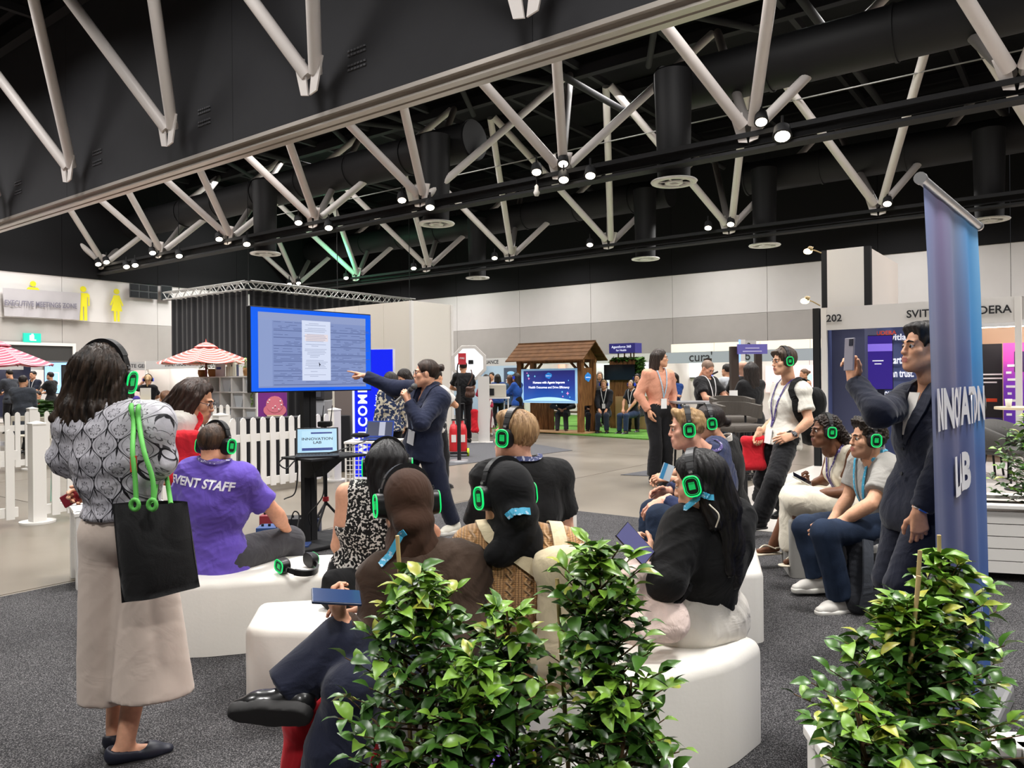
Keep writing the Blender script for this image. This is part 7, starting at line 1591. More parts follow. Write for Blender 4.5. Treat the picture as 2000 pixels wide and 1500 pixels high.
soft_bag('handbag', 'small black handbag on the bench behind the sleeveless woman', 'bag', at(672, 1150, 3.55), .2, .16, .12, BLKC, .3)
def neckband(p, mt, pts, bv, wd=.011):
    o, ns = hug(bv, spline(pts, 18), .007); m = MB(); m.tube(o, wd, flat=(ns, .003)); adopt(p.root, m.build('lanyard', mt))
# ---- 6 woman in brown hijab with crossed legs
P_, N_ = at(858, 1290, 2.66), at(833, 1092, 2.6)
BRN = cloth('brown', '3b2c22', bump=.08); HIJ = cloth('hijab_brown', '3d281d', bump=.04, sheen=.05); DNAVY = cloth('dark_navy', '14182a')
def crossed(q, o):
    q.cap(o.P+o.L*.05, o.P-o.L*.05, .12, k=.03); H = o.P+o.L*.09; K1 = at(662, 1258, 2.42); q.cap(H, K1, .11, .082, k=.03); q.cap(K1, at(556, 1352, 2.35), .088, .085, k=.03, flat=True)
    H2 = o.P-o.L*.08; K2 = at(690, 1350, 2.3); q.cap(H2, K2, .11, .085, k=.03); q.cap(K2, V((K2.x-.1, K2.y-.04, .08)), .085, .11, k=.03, flat=True)
p6 = person('person', 'woman in brown hijab and brown jumper seated with crossed legs and phone', 1.64, P_, N_, 12, dict(yaw=22, pitch=-10, c=at(795, 984, 2.66)),
    {'L': dict(w=at(670, 1212, 2.42), e=at(712, 1290, 2.5), hand='hold', hd=(-.45, .3, .55), hn=(-.5, -.5, -.55)), 'R': dict(w=at(722, 1180, 2.62), e=at(905, 1265, 2.52), hand='relax', hd=(-1, -.1, .15), hn=(.1, .2, 1))},
    {'L': dict(a=at(572, 1350, 2.35), k=at(668, 1255, 2.42), toe=(-1, -.06, -.22), dn=(-.1, -.75, -.6)), 'R': dict(a=V((-.575, 2.25, .08)), k=at(690, 1350, 2.3), toe=(-.4, .9, 0))}, SK_F,
    top=dict(mat=BRN, sleeve='long', t=.03, st=.024, hem=.16, amp=.01, fr=24, neck=.05, name='jumper', sl=.99), bottom=dict(mat=DNAVY, kind='custom', shape=crossed, amp=.01, fr=20), shoes=dict(mat=mat('loafer_black', '161617', .28, coat=.3), sole=mat('sole_grey', '2e2d2d', .75), thick=True, e=.016), kind='w', bust=.05, bulk=1.06, shw=.155, face=False)
def hijab(p, mt, lab='hijab', back=.30, w_=.1, face=True):
    q = SDF(.0065); q.ell((0, -.02, .02), (.09, .11, .106), k=.02); q.ell((.0, -.092, -.066), (.07, .052, .05), k=.03); q.cap((0, -.03, -.05), (0, -.04, -.14), .056, .066, k=.02)
    q.cap((-.08, -.045, -.195), (.08, -.045, -.195), .046, k=.04); q.cap((.01, -.08, -.1), (.06+w_*.2, -.11, -.16-back), .045, .022, k=.03, n=(0, 1, 0), sq=1.3); q.cap((.02, -.07, -.12), (.1, -.05, -.22), .05, .03, k=.03)
    q.cap((0, .02, -.13), (0, .05, -.19), .08, .06, k=.04); q.ell((0, .115, -.005), (.058, .07, .082), k=.01, sub=True)
    vs, fs = q.mesh(); vs = smooth_np(vs, fs, 2); n = npnormals(vs, fs); d = np.sin(vs[:, 0]*38+vs[:, 2]*20+2*np.sin(vs[:, 2]*14))*.003*np.clip((.06-vs[:, 2])*9, .15, 1)+np.abs(np.sin(vs[:, 0]*46-vs[:, 2]*34))*.005*np.clip((-.02-vs[:, 2])*9, 0, 1); vs = vs+n*d[:, None]
    o = link(lab, npmesh(lab, xf(p.HMx, vs), fs, [mt], None, vs)); adopt(p.root, o); return o
p6.scarf = hijab(p6, HIJ); headphones(p6, 'black headphones with green glow over the brown hijab', out=-.01)
neckband(p6, lany('teal', '3a9cc0'), [at(742, 1104, 2.5), at(754, 1078, 2.48), at(776, 1052, 2.5), at(790, 1042, 2.5)], bvh_of(p6.scarf, p6.top))
hc = p6.handL @ V((0.0, .085, -.03)); phone('dark blue smartphone held flat by the woman in brown hijab', at(657, 1166, 2.36), (.75, .25, -.12), (0, -.35, 1), mat('phone_navy', '1c2c4c', .3), mat('phone_screen_navy', '1d345c', .15), .076, .15)
# ---- 7 woman in black hijab and cable knit jumper, beige backpack
P_, N_ = at(1006, 1290, 2.78), at(1012, 1052, 2.7)
p7 = person('person', 'woman in black hijab and tan cable knit jumper seated with beige backpack', 1.62, P_, N_, 2, dict(yaw=32, pitch=-8, c=at(988, 968, 2.7)),
    {'L': dict(w=P_+V((-.1, .24, .16)), pole=(-1, -.4, -.6)), 'R': dict(w=P_+V((.12, .25, .16)), pole=(1, -.4, -.6))}, legs_d(P_+V((-.1, .4, -.44)), P_+V((.1, .42, -.44)), l=dict(pole=(0, 1, .8)), r=dict(pole=(0, 1, .8))), SK_T,
    top=dict(mat=knit_mat(), sleeve='long', t=.03, st=.03, hem=.1, amp=.005, fr=20, neck=.05, name='jumper', res=.0075), bottom=dict(mat=BTR), shoes=dict(mat=SHB), kind='w', bust=.05, bulk=1.14, shw=.162, face=False)
p7.scarf = hijab(p7, cloth('hijab_black', '0f0f11', bump=.03, sheen=.05), back=.12); headphones(p7, 'black headphones with green glow over the black hijab', out=-.01)
neckband(p7, lany('teal', '3a9cc0'), [at(976, 1014, 2.52), at(996, 998, 2.5), at(1020, 990, 2.52), at(1042, 996, 2.56)], bvh_of(p7.scarf, p7.top), .012)
BEI = cloth('beige_bag', 'cfc0a0', bump=.1); bv7 = bvh_of(p7.top)
s1, n1 = hug(bv7, spline([at(938, 1072, 2.74), at(950, 1052, 2.68), at(975, 1062, 2.6), at(1015, 1090, 2.56), at(1052, 1118, 2.54), at(1085, 1150, 2.52)], 30), .01); s2, n2 = hug(bv7, spline([at(1080, 1020, 2.76), at(1090, 1030, 2.66), at(1098, 1060, 2.6), at(1102, 1100, 2.56), at(1106, 1130, 2.54)], 24), .01)
soft_bag('backpack', 'soft beige backpack hanging off the back of the cable knit jumper', 'backpack', at(1116, 1195, 2.55), .25, .42, .13, BEI, -.15, .08, .8, [(s1, .024, n1), (s2, .024, n2)], None, .02)
# ---- 8 black t-shirt man
P_, N_ = at(1020, 1118, 3.72), at(1020, 912, 3.7)
p8 = person('person', 'short-haired man in black t-shirt and light jeans seated facing left', 1.82, P_, N_, 18, dict(yaw=58, pitch=2, c=at(1006, 853, 3.7)),
    {'L': dict(w=P_+V((-.3, .16, .1)), e=at(928, 1062, 3.72), hand='relax'), 'R': dict(w=P_+V((.1, .34, .14)), pole=(.35, -.2, -1))}, legs_d(P_+V((-.36, .34, -.42)), P_+V((.05, .46, -.42)), l=dict(pole=(-.6, .6, .9)), r=dict(pole=(0, 1, .8))), 'd8a58c',
    top=dict(mat=BLKC, sleeve='short', t=.022, st=.018, hem=.12, amp=.008, neck=.064), bottom=dict(mat=LJEAN), shoes=dict(mat=SHW, sole=SLW), bulk=1.05, shw=.18,
    hair=dict(c1='6d5034', c2='b3926a', g=.009, line=.068, nape=-.06, amp=.0022, pre=[((-.04, .04, .09), (.04, .05, .095), .035, .03)]))
headphones(p8, 'black headphones with green glow on the fair-haired black t-shirt man'); lanyard(p8, lany('navyl', '1e2a5c'), front=False, wd=.012)
# ---- 9 black cardigan woman with phone
P_, N_ = at(1370, 1208, 3.12), at(1388, 1000, 3.06)
def skirt9(q, o):
    q.cap(o.P+o.L*.06, o.P-o.L*.06, .148, k=.03, n=o.f, sq=1.05); q.cap(o.P+o.u*.02, o.P+o.u*.12, .13, .115, k=.04)
    for k_ in 'LR': q.cap(o.P+(o.L if k_ == 'L' else -o.L)*.09, o.K[k_], .11, .09, k=.06)
    q.cap(o.K['L'].lerp(o.K['R'], .3), o.A['L'].lerp(o.A['R'], .3)+V((0, 0, .1)), .12, .13, k=.06)
p9 = person('person', 'woman in black cardigan and white skirt seated with phone on near bench', 1.62, P_, N_, 34, dict(yaw=62, pitch=-14, c=at(1366, 943, 3.0)),
    {'L': dict(w=at(1268, 1088, 2.95), e=at(1302, 1128, 2.9), hand='hold', hd=(-.5, .5, .5), hn=(-.2, -.9, -.2)), 'R': dict(w=at(1300, 1085, 3.2), pole=(1, .2, -.6), hand='relax', hd=(-1, .1, .1), hn=(0, .3, 1))},
    legs_d(P_+V((-.42, .3, -.42)), P_+V((-.2, .46, -.42)), l=dict(pole=(-1, .6, .9)), r=dict(pole=(-.6, 1, .9))), 'd6a488',
    top=dict(mat=BLKC, sleeve='long', sl=.18, t=.026, st=.036, hem=.02, amp=.009, fr=26, name='cardigan'), bottom=dict(mat=cloth('offwhite', 'd6d0c6', bump=.08), kind='custom', shape=skirt9, amp=.008, fr=20, name='skirt'), shoes=dict(mat=SHW), kind='w', bust=.06, bulk=1.14, shw=.15,
    hair=dict(c1='090808', c2='1d1a1b', g=.012, line=.072, nape=None, ears=False, amp=.0022, add=[((.055, -.02, -.02), (.06, -.02, -.15), .045, .05), ((-.055, -.03, -.03), (-.05, -.03, -.15), .035, .04), ((0, -.06, .02), (.02, -.075, -.12), .065, .06), ((.02, -.075, -.1), (.05, -.05, -.26), .06, .065, (0, 1, 0), 1.3), ((.05, -.06, -.24), (.08, -.02, -.42), .06, .03, (0, 1, 0), 1.3), ((0, -.06, -.1), (.0, -.03, -.36), .05, .025, (0, 1, 0), 1.3)]))
headphones(p9, 'black headphones with green glow on the black cardigan woman'); neckband(p9, lany('teal', '3a9cc0'), [at(1338, 982, 2.9), at(1362, 968, 2.86), at(1392, 972, 2.9)], bvh_of(p9.hair, p9.top), .011)
m_ = MB(); m_.tube(spline([at(1385, 985, 2.88), at(1404, 1006, 2.85), at(1398, 1030, 2.86)], 12), .0028, 6); o_ = m_.build('hair_tie', mat('cord_cream', 'cfc8b8', .7)); adopt(p9.root, o_)
m_ = MB(); q_ = bvh_of(p9.top, p9.bottom); o1, n1 = hug(q_, spline([at(1330, 1112, 2.95), at(1318, 1150, 2.9), at(1300, 1185, 2.9), at(1284, 1215, 2.9)], 14), .012); m_.tube(o1, [.03-.0008*i for i in range(len(o1))], flat=(n1, .012)); adopt(p9.root, m_.build('cardigan_tie', BLKC))
phone('black smartphone with lilac screen held by the black cardigan woman', at(1240, 1062, 2.9), (-.55, -.05, .62), (.25, -.9, .35), mat('phone_black', '121214', .3), mat('phone_lilac', '55557c', .2, emit='6a6a98', es=.35), .078, .16)
soft_bag('tote_bag', 'pale pink crumpled bag on the lap of the black cardigan woman', 'bag', at(1262, 1165, 2.92), .26, .3, .14, cloth('pale_pink', 'd0bcb4', bump=.1, wr=.6), .3, -.3, .8, None, None, .07)
# ---- 10 blond man in navy
P_, N_ = at(1398, 1018, 4.85), at(1386, 886, 4.72)
p10 = person('person', 'blond man in navy shirt and jeans seated in profile facing left', 1.8, P_, N_, 62, dict(yaw=84, pitch=-4, c=at(1342, 838, 4.66)),
    {'L': dict(w=at(1296, 978, 4.6), pole=(.3, -.8, -.8), hand='relax', hd=(-.8, 0, -.5), hn=(-.3, -.6, .8)), 'R': dict(w=at(1302, 960, 4.95), pole=(.3, .8, -.8))}, legs_d(at(1290, 1140, 4.42), at(1262, 1108, 4.75), l=dict(k=at(1288, 1010, 4.5)), r=dict(k=at(1276, 1000, 4.8))), 'd9a189',
    top=dict(mat=cloth('navy_shirt', '1d2748'), sleeve='long', t=.022, st=.026, hem=.12, amp=.008, sl=.9), bottom=dict(mat=JEAN, t=.016), shoes=dict(mat=mat('shoe_navy', '20242e', .6), sole=mat('sole_red', 'c8402c', .6)), bulk=1.1,
    hair=dict(c1='77593a', c2='b8976a', g=.007, line=.07, nape=-.06, amp=.001, curl=130, ears=True, pre=[((-.045, .06, .095), (.045, .06, .1), .035, .03)]))
headphones(p10, 'black headphones with green glow on the blond man in navy'); lanyard(p10, lany('purple', '3c2a6c'), front=False)
# ---- 11 dark-haired woman beyond him
P_, N_ = at(1425, 985, 5.5), at(1412, 868, 5.4)
p11 = person('person', 'dark-haired woman in black seated beyond the blond man with a leaflet', 1.66, P_, N_, 62, dict(yaw=88, pitch=-6, c=at(1384, 826, 5.35)),
    {'L': dict(w=at(1306, 935, 5.2), e=at(1372, 950, 5.15), hand='hold', hd=(-1, 0, .1), hn=(0, -.7, .7)), 'R': dict(w=at(1300, 930, 5.5))}, legs_d(at(1300, 1050, 5.2), at(1290, 1040, 5.5), l=dict(k=at(1310, 960, 5.2)), r=dict(k=at(1305, 955, 5.55))), SK_F,
    top=dict(mat=BLKC, sleeve='elbow', sl=.3, t=.02, collar=True, cmat=cloth('white', 'd8d3cc')), bottom=dict(mat=BLKC), shoes=dict(mat=SHB), kind='w', bust=.05, bulk=1.05, res=.0105,
    hair=dict(c1='120d0c', c2='2c2220', g=.01, nape=-.05, amp=.0015, add=[((0, -.1, .0), (0, -.13, -.01), .03, .032)]))
headphones(p11, 'black headphones with green glow on the dark-haired woman in black')
mx_ = frame_mx(at(1302, 922, 5.1), (.9, -.1, -.35), (.3, .2, .9)); m_ = MB(); m_.box((0, 0, 0), (.075, .11, .004)); me = m_.mesh('sheet', mat('leaflet_blue', 'b4c0c8', .5)); me.transform(mx_); t_ = thing('leaflet', 'pale blue folded leaflet held in front of the seated blond man', 'leaflet', at(1302, 922, 5.1)); o_ = link('sheet', me); adopt(t_, o_); m_ = MB(); m_.box((-.02, 0, .003), (.025, .11, .002)); me = m_.mesh('printed_band', mat('leaflet_band', '2f7fae', .5)); me.transform(mx_); adopt(t_, link('printed_band', me))
# ---- 12 standing man in white polo with backpack
P_, N_ = at(1528, 850, 7.05), at(1545, 752, 7.05)
p12 = person('person', 'man in white polo and black trousers standing with a backpack and lanyard', 1.76, P_, N_, 106, dict(yaw=98, pitch=-4, c=at(1531, 706, 7.0)),
    {'L': dict(w=at(1547, 852, 6.8), e=at(1580, 822, 6.8), hand='relax', hd=(-.95, 0, -.25), hn=(.1, -.9, .4)), 'R': dict(w=at(1482, 846, 7.1), pole=(.4, .3, -1), hand='grip', hd=(-.2, 0, -1), hn=(0, .9, 0))},
    legs_d(at(1482, 1014, 6.95), at(1540, 994, 7.3), l=dict(toe=(-.9, -.35, 0), pole=(-.3, -.9, 0)), r=dict(toe=(-.9, -.2, 0))), 'd3a183',
    top=dict(mat=cloth('polo_white', 'd4d0c6'), sleeve='short', t=.026, st=.022, hem=.1, amp=.008, collar=True), bottom=dict(mat=BTR, t=.022, flare=.02), shoes=dict(mat=SHB), bulk=1.0,
    hair=dict(c1='241c18', c2='5c4c40', g=.013, line=.045, nape=-.07, amp=.003, pre=[((-.05, .07, .07), (.05, .07, .07), .035, .032)]))
headphones(p12, 'black headphones with green glow on the standing white polo man'); lanyard(p12, lany('purple', '43307c'), drop=.4, wd=.009); watch(p12, None, mat('strap_dark', '241a24', .5), '141420', 'L')
bv12 = p12.tbv; s1, n1 = hug(bv12, spline([at(1580, 748, 7.1), at(1566, 745, 6.95), at(1556, 765, 6.9), at(1554, 800, 6.85), at(1572, 835, 6.95)], 18), .03)
soft_bag('backpack', 'black backpack worn on the back of the white polo man', 'backpack', at(1588, 812, 7.12), .3, .5, .22, BLKC, PI/2-.1, 0, .85, [(s1, .03, n1)], None, .02)
soft_bag('gift_bag', 'bright red paper bag hanging from the hand of the white polo man', 'bag', at(1472, 885, 7.1), .22, .3, .07, RED, .1, 0, 1.0, None, None, .012)
# ---- 13 woman with braids in cream skirt
P_, N_ = at(1668, 988, 5.7), at(1648, 872, 5.66)
def skirt13(q, o):
    q.cap(o.P+o.L*.06, o.P-o.L*.06, .14, k=.03, n=o.f, sq=1.05); q.cap(o.P+o.u*.02, o.P+o.u*.12, .125, .115, k=.04)
    for k_ in 'LR': q.cap(o.P+(o.L if k_ == 'L' else -o.L)*.09, o.K[k_], .115, .112, k=.06)
    k0 = o.K['L'].lerp(o.K['R'], .5); q.cap(k0, V((k0.x+.04, k0.y, .2)), .125, .16, k=.06, flat=True)
CREAM = cloth('cream', 'd9d1bf', bump=.05)
p13 = person('person', 'woman with dark braids in cream vest and skirt seated looking left', 1.66, P_, N_, 96, dict(yaw=92, pitch=2, c=at(1612, 843, 5.6)),
    {'L': dict(w=at(1575, 966, 5.5), e=at(1650, 962, 5.48), hand='relax', hd=(-1, 0, -.1), hn=(0, -.8, .5)), 'R': dict(w=at(1580, 948, 5.75), pole=(.3, .8, -1), hand='hold', hd=(-.6, -.2, .5), hn=(-.2, .5, -.6))},
    legs_d(at(1562, 1082, 5.6), at(1510, 1062, 5.85), l=dict(k=at(1560, 978, 5.5), toe=(-1, -.3, 0)), r=dict(k=at(1552, 972, 5.8), toe=(-1, -.2, 0))), SK_D,
    top=dict(mat=CREAM, sleeve='none', t=.016, hem=.1, amp=.005, collar=True, neck=.06, vneck=.06, cut=.02), bottom=dict(mat=CREAM, kind='custom', shape=skirt13, amp=.008, fr=18, name='skirt'), shoes=None, kind='w', bust=.065, bulk=1.12, lip='6a3a34', shw=.155,
    hair=dict(c1='120d0c', c2='33251d', g=.01, line=.078, nape=-.06, amp=.0035, curl=260, add=[((0, -.1, .0), (.0, -.14, -.04), .05, .04), ((.02, -.13, -.03), (.03, -.15, -.16), .035, .02), ((-.03, -.13, -.03), (-.04, -.17, -.14), .03, .018)]))
headphones(p13, 'black headphones with green glow on the woman with braids'); lanyard(p13, lany('purple', '43307c'), drop=.34); watch(p13, None, SHW, 'e0dcd4', 'L')
for k_ in 'LR':
    a = p13.A[k_]; to = V((-1, -.3 if k_ == 'L' else -.2, 0)).normalized(); sd = V((-to.y, to.x, 0)); m_ = MB()
    q = SDF(.006); q.cap(a+V((0, 0, -.071))-to*.03, a+V((0, 0, -.071))+to*.13, .042, .046, k=.01); q.clip(a+V((0, 0, -.0785)), (0, 0, -1)); q.clip(a+V((0, 0, -.066)), (0, 0, 1)); vs, fs = q.mesh(); so = link('sandal', npmesh('sandal', vs, fs, [mat('sandal_cream', 'd8cdb8', .5)])); adopt(p13.root, so)
    m_.tube(spline([a+to*.13+V((0, 0, -.045)), a+to*.07+V((0, 0, -.008)), a+sd*.045-V((0, 0, .03))], 10), .006, 6); m_.tube(spline([a+to*.07+V((0, 0, -.008)), a-sd*.045-V((0, 0, .03))], 6), .006, 6); m_.tube([a+(to*-1*math.cos(t)+sd*math.sin(t))*.048-V((0, 0, .022)) for t in [-1.7+3.4*i/12 for i in range(13)]], .006, 6); st = m_.build('sandal_strap', MATS['sandal_cream']); st.parent = so
phone('white smartphone held over the lap of the woman with braids', at(1566, 936, 5.6), (-.8, .1, .45), (.4, -.4, .8), mat('phone_white', 'd0ccc6', .4))
soft_bag('handbag', 'black tote standing on the floor before the woman with braids', 'bag', fl(1517, 1010)+V((0, .2, .28)), .34, .34, .14, BLKC, .1)
# ---- 14 man in grey polo
P_, N_ = at(1732, 1022, 4.95), at(1708, 894, 4.92)
p14 = person('person', 'man in grey polo and jeans seated on pouf with clasped hands', 1.74, P_, N_, 96, dict(yaw=92, pitch=2, c=at(1694, 858, 4.86)),
    {'L': dict(w=at(1624, 1030, 4.72), e=at(1700, 985, 4.66), hand='cup', hd=(-.85, .25, -.4), hn=(-.3, -.9, .3)), 'R': dict(w=at(1620, 1024, 4.92), e=at(1655, 975, 5.08), hand='cup', hd=(-.8, -.3, -.4), hn=(-.3, .9, .4))},
    legs_d(at(1642, 1168, 4.72), at(1598, 1128, 5.1), l=dict(k=at(1610, 1040, 4.66), toe=(-1, -.35, 0)), r=dict(k=at(1572, 1030, 5.12), toe=(-1, -.15, 0))), 'cf9d7e',
    top=dict(mat=cloth('grey_polo', '97948f'), sleeve='short', t=.022, st=.02, hem=.1, amp=.008, collar=True, cmat=cloth('grey_collar', 'b4b0aa')), bottom=dict(mat=JEAN, t=.02, flare=.01), shoes=dict(mat=mat('sneaker_grey', 'c8c4be', .6), sole=SLW, thick=True), bulk=1.04, beard=mat('stubble', 'a87c62', .7),
    hair=dict(c1='14100e', c2='33291f', g=.013, line=.07, nape=-.06, amp=.0035, curl=170, pre=[((-.045, .055, .1), (.045, .055, .105), .035, .032)]))
headphones(p14, 'black headphones with green glow on the grey polo man'); lanyard(p14, lany('teal', '3a9cc0'), drop=.4, wd=.011)
# ---- 15 man in dark suit filming with a phone
P_, N_ = at(1806, 962, 3.72), at(1826, 768, 3.72)
SUIT = cloth('dark_suit', '191c2a')
p15 = person('person', 'man in dark suit standing behind the banner filming with raised phone', 1.74, P_, N_, 102, dict(yaw=92, pitch=4, c=at(1806, 680, 3.7)),
    {'R': dict(w=at(1668, 744, 3.8), e=at(1716, 806, 3.62), hand='hold', hd=(-.06, .05, 1), hn=(.75, .6, 0)), 'L': dict(w=at(1790, 1012, 3.52), pole=(.5, -.6, 0), hand='relax', hd=(.05, 0, -1), hn=(-.2, -1, 0))},
    legs_d(V((P_.x-.05, 3.62, .08)), V((P_.x+.06, 3.86, .08)), l=dict(toe=(-1, -.2, 0)), r=dict(toe=(-1, .1, 0))), 'cd9878',
    top=dict(mat=SUIT, sleeve='long', t=.034, st=.026, hem=.2, amp=.006, sl=.93, name='jacket', vneck=.26), bottom=dict(mat=SUIT, t=.018), shoes=dict(mat=SHB), bulk=1.0, shw=.17,
    hair=dict(c1='0e0c0c', c2='26211f', g=.011, line=.06, nape=-.05, amp=.0018, fq=.8, pre=[((-.04, .05, .088), (.04, .055, .088), .036, .03)]))
jacket_trim(p15, SUIT)
for k_ in 'RL':
    d_ = (p15.W[k_]-p15.E[k_]).normalized(); c_ = p15.W[k_]-d_*.02; adopt(p15.root, MB().cyl(c_-d_*.03, c_+d_*.008, .038, .037, 16).build('shirt_cuff', cloth('white', 'd8d3cc')))
m_ = MB(); nb = p15.N+p15.u*.025; m_.tube([nb+(p15.L*math.cos(a)+p15.f*math.sin(a))*.064+p15.u*(.016-.012*math.sin(a)) for a in [PI/2+.3+(2*PI-.6)*i/16 for i in range(17)]], .026, flat=([(p15.L*math.cos(a)+p15.f*math.sin(a)) for a in [PI/2+.3+(2*PI-.6)*i/16 for i in range(17)]], .006)); adopt(p15.root, m_.build('shirt_collar', cloth('white', 'd8d3cc')))
o1, n1 = hug(p15.tbv, spline([p15.N+p15.f*.1-p15.u*.01, p15.N-p15.u*.12+p15.f*.2, p15.N-p15.u*.22+p15.f*.25], 8), .009); m_ = MB(); m_.tube(o1, .035, flat=(n1, .003)); adopt(p15.root, m_.build('shirt_front', cloth('white', 'd8d3cc')))
watch(p15, None, BLKC, '2c5cb8', 'L')
phone('smartphone in clear case raised by the man in dark suit', at(1659, 692, 3.66), (.05, 0, 1), (.82, .12, 0), mat('phone_pewter', '8a8690', .3), mat('phone_dim', '2a2438', .15), .076, .155)
# rucksack on the floor beside the pouf
RS = cloth('rucksack', '2b2d33', bump=.3); t_ = soft_bag('backpack', 'dark grey rucksack standing on the carpet against the grey pouf', 'backpack', fl(1705, 1205)+V((.02, .12, .26)), .32, .5, .2, RS, .25, -.1, .8, None, None, .02)
b_ = V(t_.location)
for x, z in ((-.09, 0), (.09, 0)):
    m_ = MB(); m_.tube(spline([(x*.7, -.09, .2), (x, -.125, .08), (x*1.1, -.13, -.08), (x*1.2, -.11, -.2)], 16), .034, flat=(V((0, -1, 0)), .014)); m_.build('strap', cloth('rucksack_strap', '3c4048', bump=.3), t_)
for z in (.1, .03, -.04, -.11): MB().box((.02, -.105, z), (.14, .012, .045), None, .005).build('back_pad', BLKC, t_)
# red tote on the floor, purple papers
soft_bag('tote_bag', 'red tote bag standing on the floor behind the crossed-leg woman', 'bag', V((-.6, 2.5, .22)), .34, .42, .14, RED, .05)
soft_bag('tote_bag', 'white tote with purple print under the front middle shrub', 'bag', V((-.02, 2.2, .2)), .3, .36, .1, print_mat('purple_white', 'd8d4dc', '5a3aa0', 9, .5), .1)
# ================================================================= people further back
def bgp(label, x, ytop, Y, yaw, h=1.7, top='141416', bot='16161a', sleeve='short', hair=('14100e', '2c2420'), hst='short', head=None, kind='m', skin='cc9878', sit=None, arms=None, name='person', bust=0, bottom=None, shoes=SHB, res=.013, lany_=None, headset=None, face=None, hem=.12, bulk=1.0, topm=None, pitch=0, fd=None, pose='relax', legs=None, extra=None, beard=None, glasses=False):
    "ytop = pixel row of the crown; standing unless sit = seat height"
    f = yawv(yaw); L = V((-f.y, f.x, 0)); s = h/1.72; X = at(x, ytop, Y).x; zt = zat(x, ytop, Y)
    if sit is None:
        s = zt/1.72 if not fd else s; h = s*1.72; P = V((X, Y, .93*s)); N = V((X, Y, 1.44*s))+f*.01
        A = {'L': V((X, Y, .08*s))+L*.1, 'R': V((X, Y, .08*s))-L*.12+f*.05}; kk = {}
    else:
        P = V((X, Y, sit+.1)); N = V((X, Y, zt-.29*s))+f*.04; A = {'L': P+f*.46+L*.12-V((0, 0, P.z-.08)), 'R': P+f*.42-L*.13-V((0, 0, P.z-.08))}; kk = dict(pole=f+V((0, 0, .8)))
    u = V((0, 0, 1)); arms = arms or ('down' if sit is None else 'lap')
    def arm(k, m):
        sd = L if k == 'L' else -L
        if m == 'down': return dict(w=P+sd*.25*s+f*.06-V((0, 0, .06)), hand='relax', hn=sd, pole=-f+sd*.4)
        if m == 'lap': return dict(w=P+sd*.1+f*.3+V((0, 0, .1)), hand='relax', hn=u, pole=sd-u*.6)
        if m == 'front': return dict(w=P+sd*.06*s+f*.36+V((0, 0, .18*s)), hand='relax', hn=u, pole=sd-u*.8)
        if m == 'phone': return dict(w=P+sd*.04*s+f*.34+V((0, 0, .3*s)), hand='hold', hn=-f+u, pole=sd-u*.8)
        if m == 'pocket': return dict(w=P+sd*.19*s+f*.07+V((0, 0, -.0)), hand='relax', hn=sd, hd=-u+f*.4, pole=sd*1.0-f*.9)
        if m == 'up': return dict(w=N+sd*.16*s+f*.25+V((0, 0, .12)), hand='relax', hn=-f, hd=u, pole=sd-u)
        if m == 'cross': return dict(w=P-sd*.1*s+f*.2+V((0, 0, .24*s)), hand='relax', hn=u+f, hd=-sd, pole=sd-u*.5)
    ar = {k: arm(k, arms if isinstance(arms, str) else arms[0 if k == 'L' else 1]) for k in 'LR'}
    hs = {'short': dict(g=.008), 'bald': None, 'buzz': dict(g=.003, amp=.0006), 'long': dict(g=.013, nape=None, ears=False, add=[((-.05, -.04, .03), (-.06, -.08, -.2), .06, .05), ((.05, -.04, .03), (.06, -.08, -.2), .06, .05), ((0, -.07, .02), (0, -.11, -.25), .07, .05)]),
          'bob': dict(g=.012, nape=None, ears=False, add=[((-.06, -.02, .03), (-.07, -.03, -.1), .04, .045), ((.06, -.02, .03), (.07, -.03, -.1), .04, .045), ((0, -.06, .02), (0, -.07, -.11), .07, .06)]), 'bun': dict(g=.007, add=[((0, -.1, .04), (0, -.135, .05), .03, .034)]), 'pony': dict(g=.007, add=[((0, -.1, .04), (0, -.14, .0), .03, .03), ((0, -.14, 0), (0, -.13, -.16), .028, .016)])}[hst]
    hr_ = dict(hs, c1=hair[0], c2=hair[1]) if hs else None
    tm = topm or cloth('bg_'+top, top); bm_ = cloth('bg_'+bot, bot)
    p = person(name, label, h, P, N, yaw, dict(yaw=head if head is not None else yaw, pitch=pitch), ar, legs or {'L': dict(a=A['L'], **kk), 'R': dict(a=A['R'], **kk)}, skin, top=dict(mat=tm, sleeve=sleeve, t=.022, st=.024, hem=hem, amp=.007), bottom=bottom or dict(mat=bm_, t=.016), shoes=dict(mat=shoes), hair=hr_, kind=kind, bust=bust, res=res, face=Y < 12 if face is None else face, bulk=bulk, beard=beard, glasses=glasses)
    if lany_: lanyard(p, lany(*lany_), drop=.34)
    if headset: headphones(p, headset, 'headphones of the people further back', blue='blue' in headset)
    return p
SALM = cloth('salmon', 'd99a80', bump=.03)
m1 = bgp('man with long dark hair in salmon shirt standing with hands in pockets', 1284, 684, 10.8, 206, topm=SALM, sleeve='long', hst='long', hair=('1c1512', '3a2c24'), head=262, hem=-.06, arms='pocket', lany_=('skyblue', '9ab8cc'), res=.0095, bulk=1.0, bottom=dict(mat=BTR, t=.024, flare=.03), face=True)
bgp('bald man in black polo leaning over the bar table', 1378, 704, 11.2, 215, top='151517', hst='buzz', hair=('6a5548', '8a7464'), arms='front', pitch=-28, lany_=('white', 'd8d8d8'), res=.0105, skin='d0987c', bulk=1.1)
bgp('woman with long dark hair in black jumper with back turned at the table', 1468, 710, 10.9, 20, kind='w', sleeve='long', hst='long', arms='front', bust=.05, head=-10)
bgp('bald-headed man in black behind the long-haired woman at the table', 1452, 706, 12.4, 10, hst='bald', arms='front', skin='d8a890')
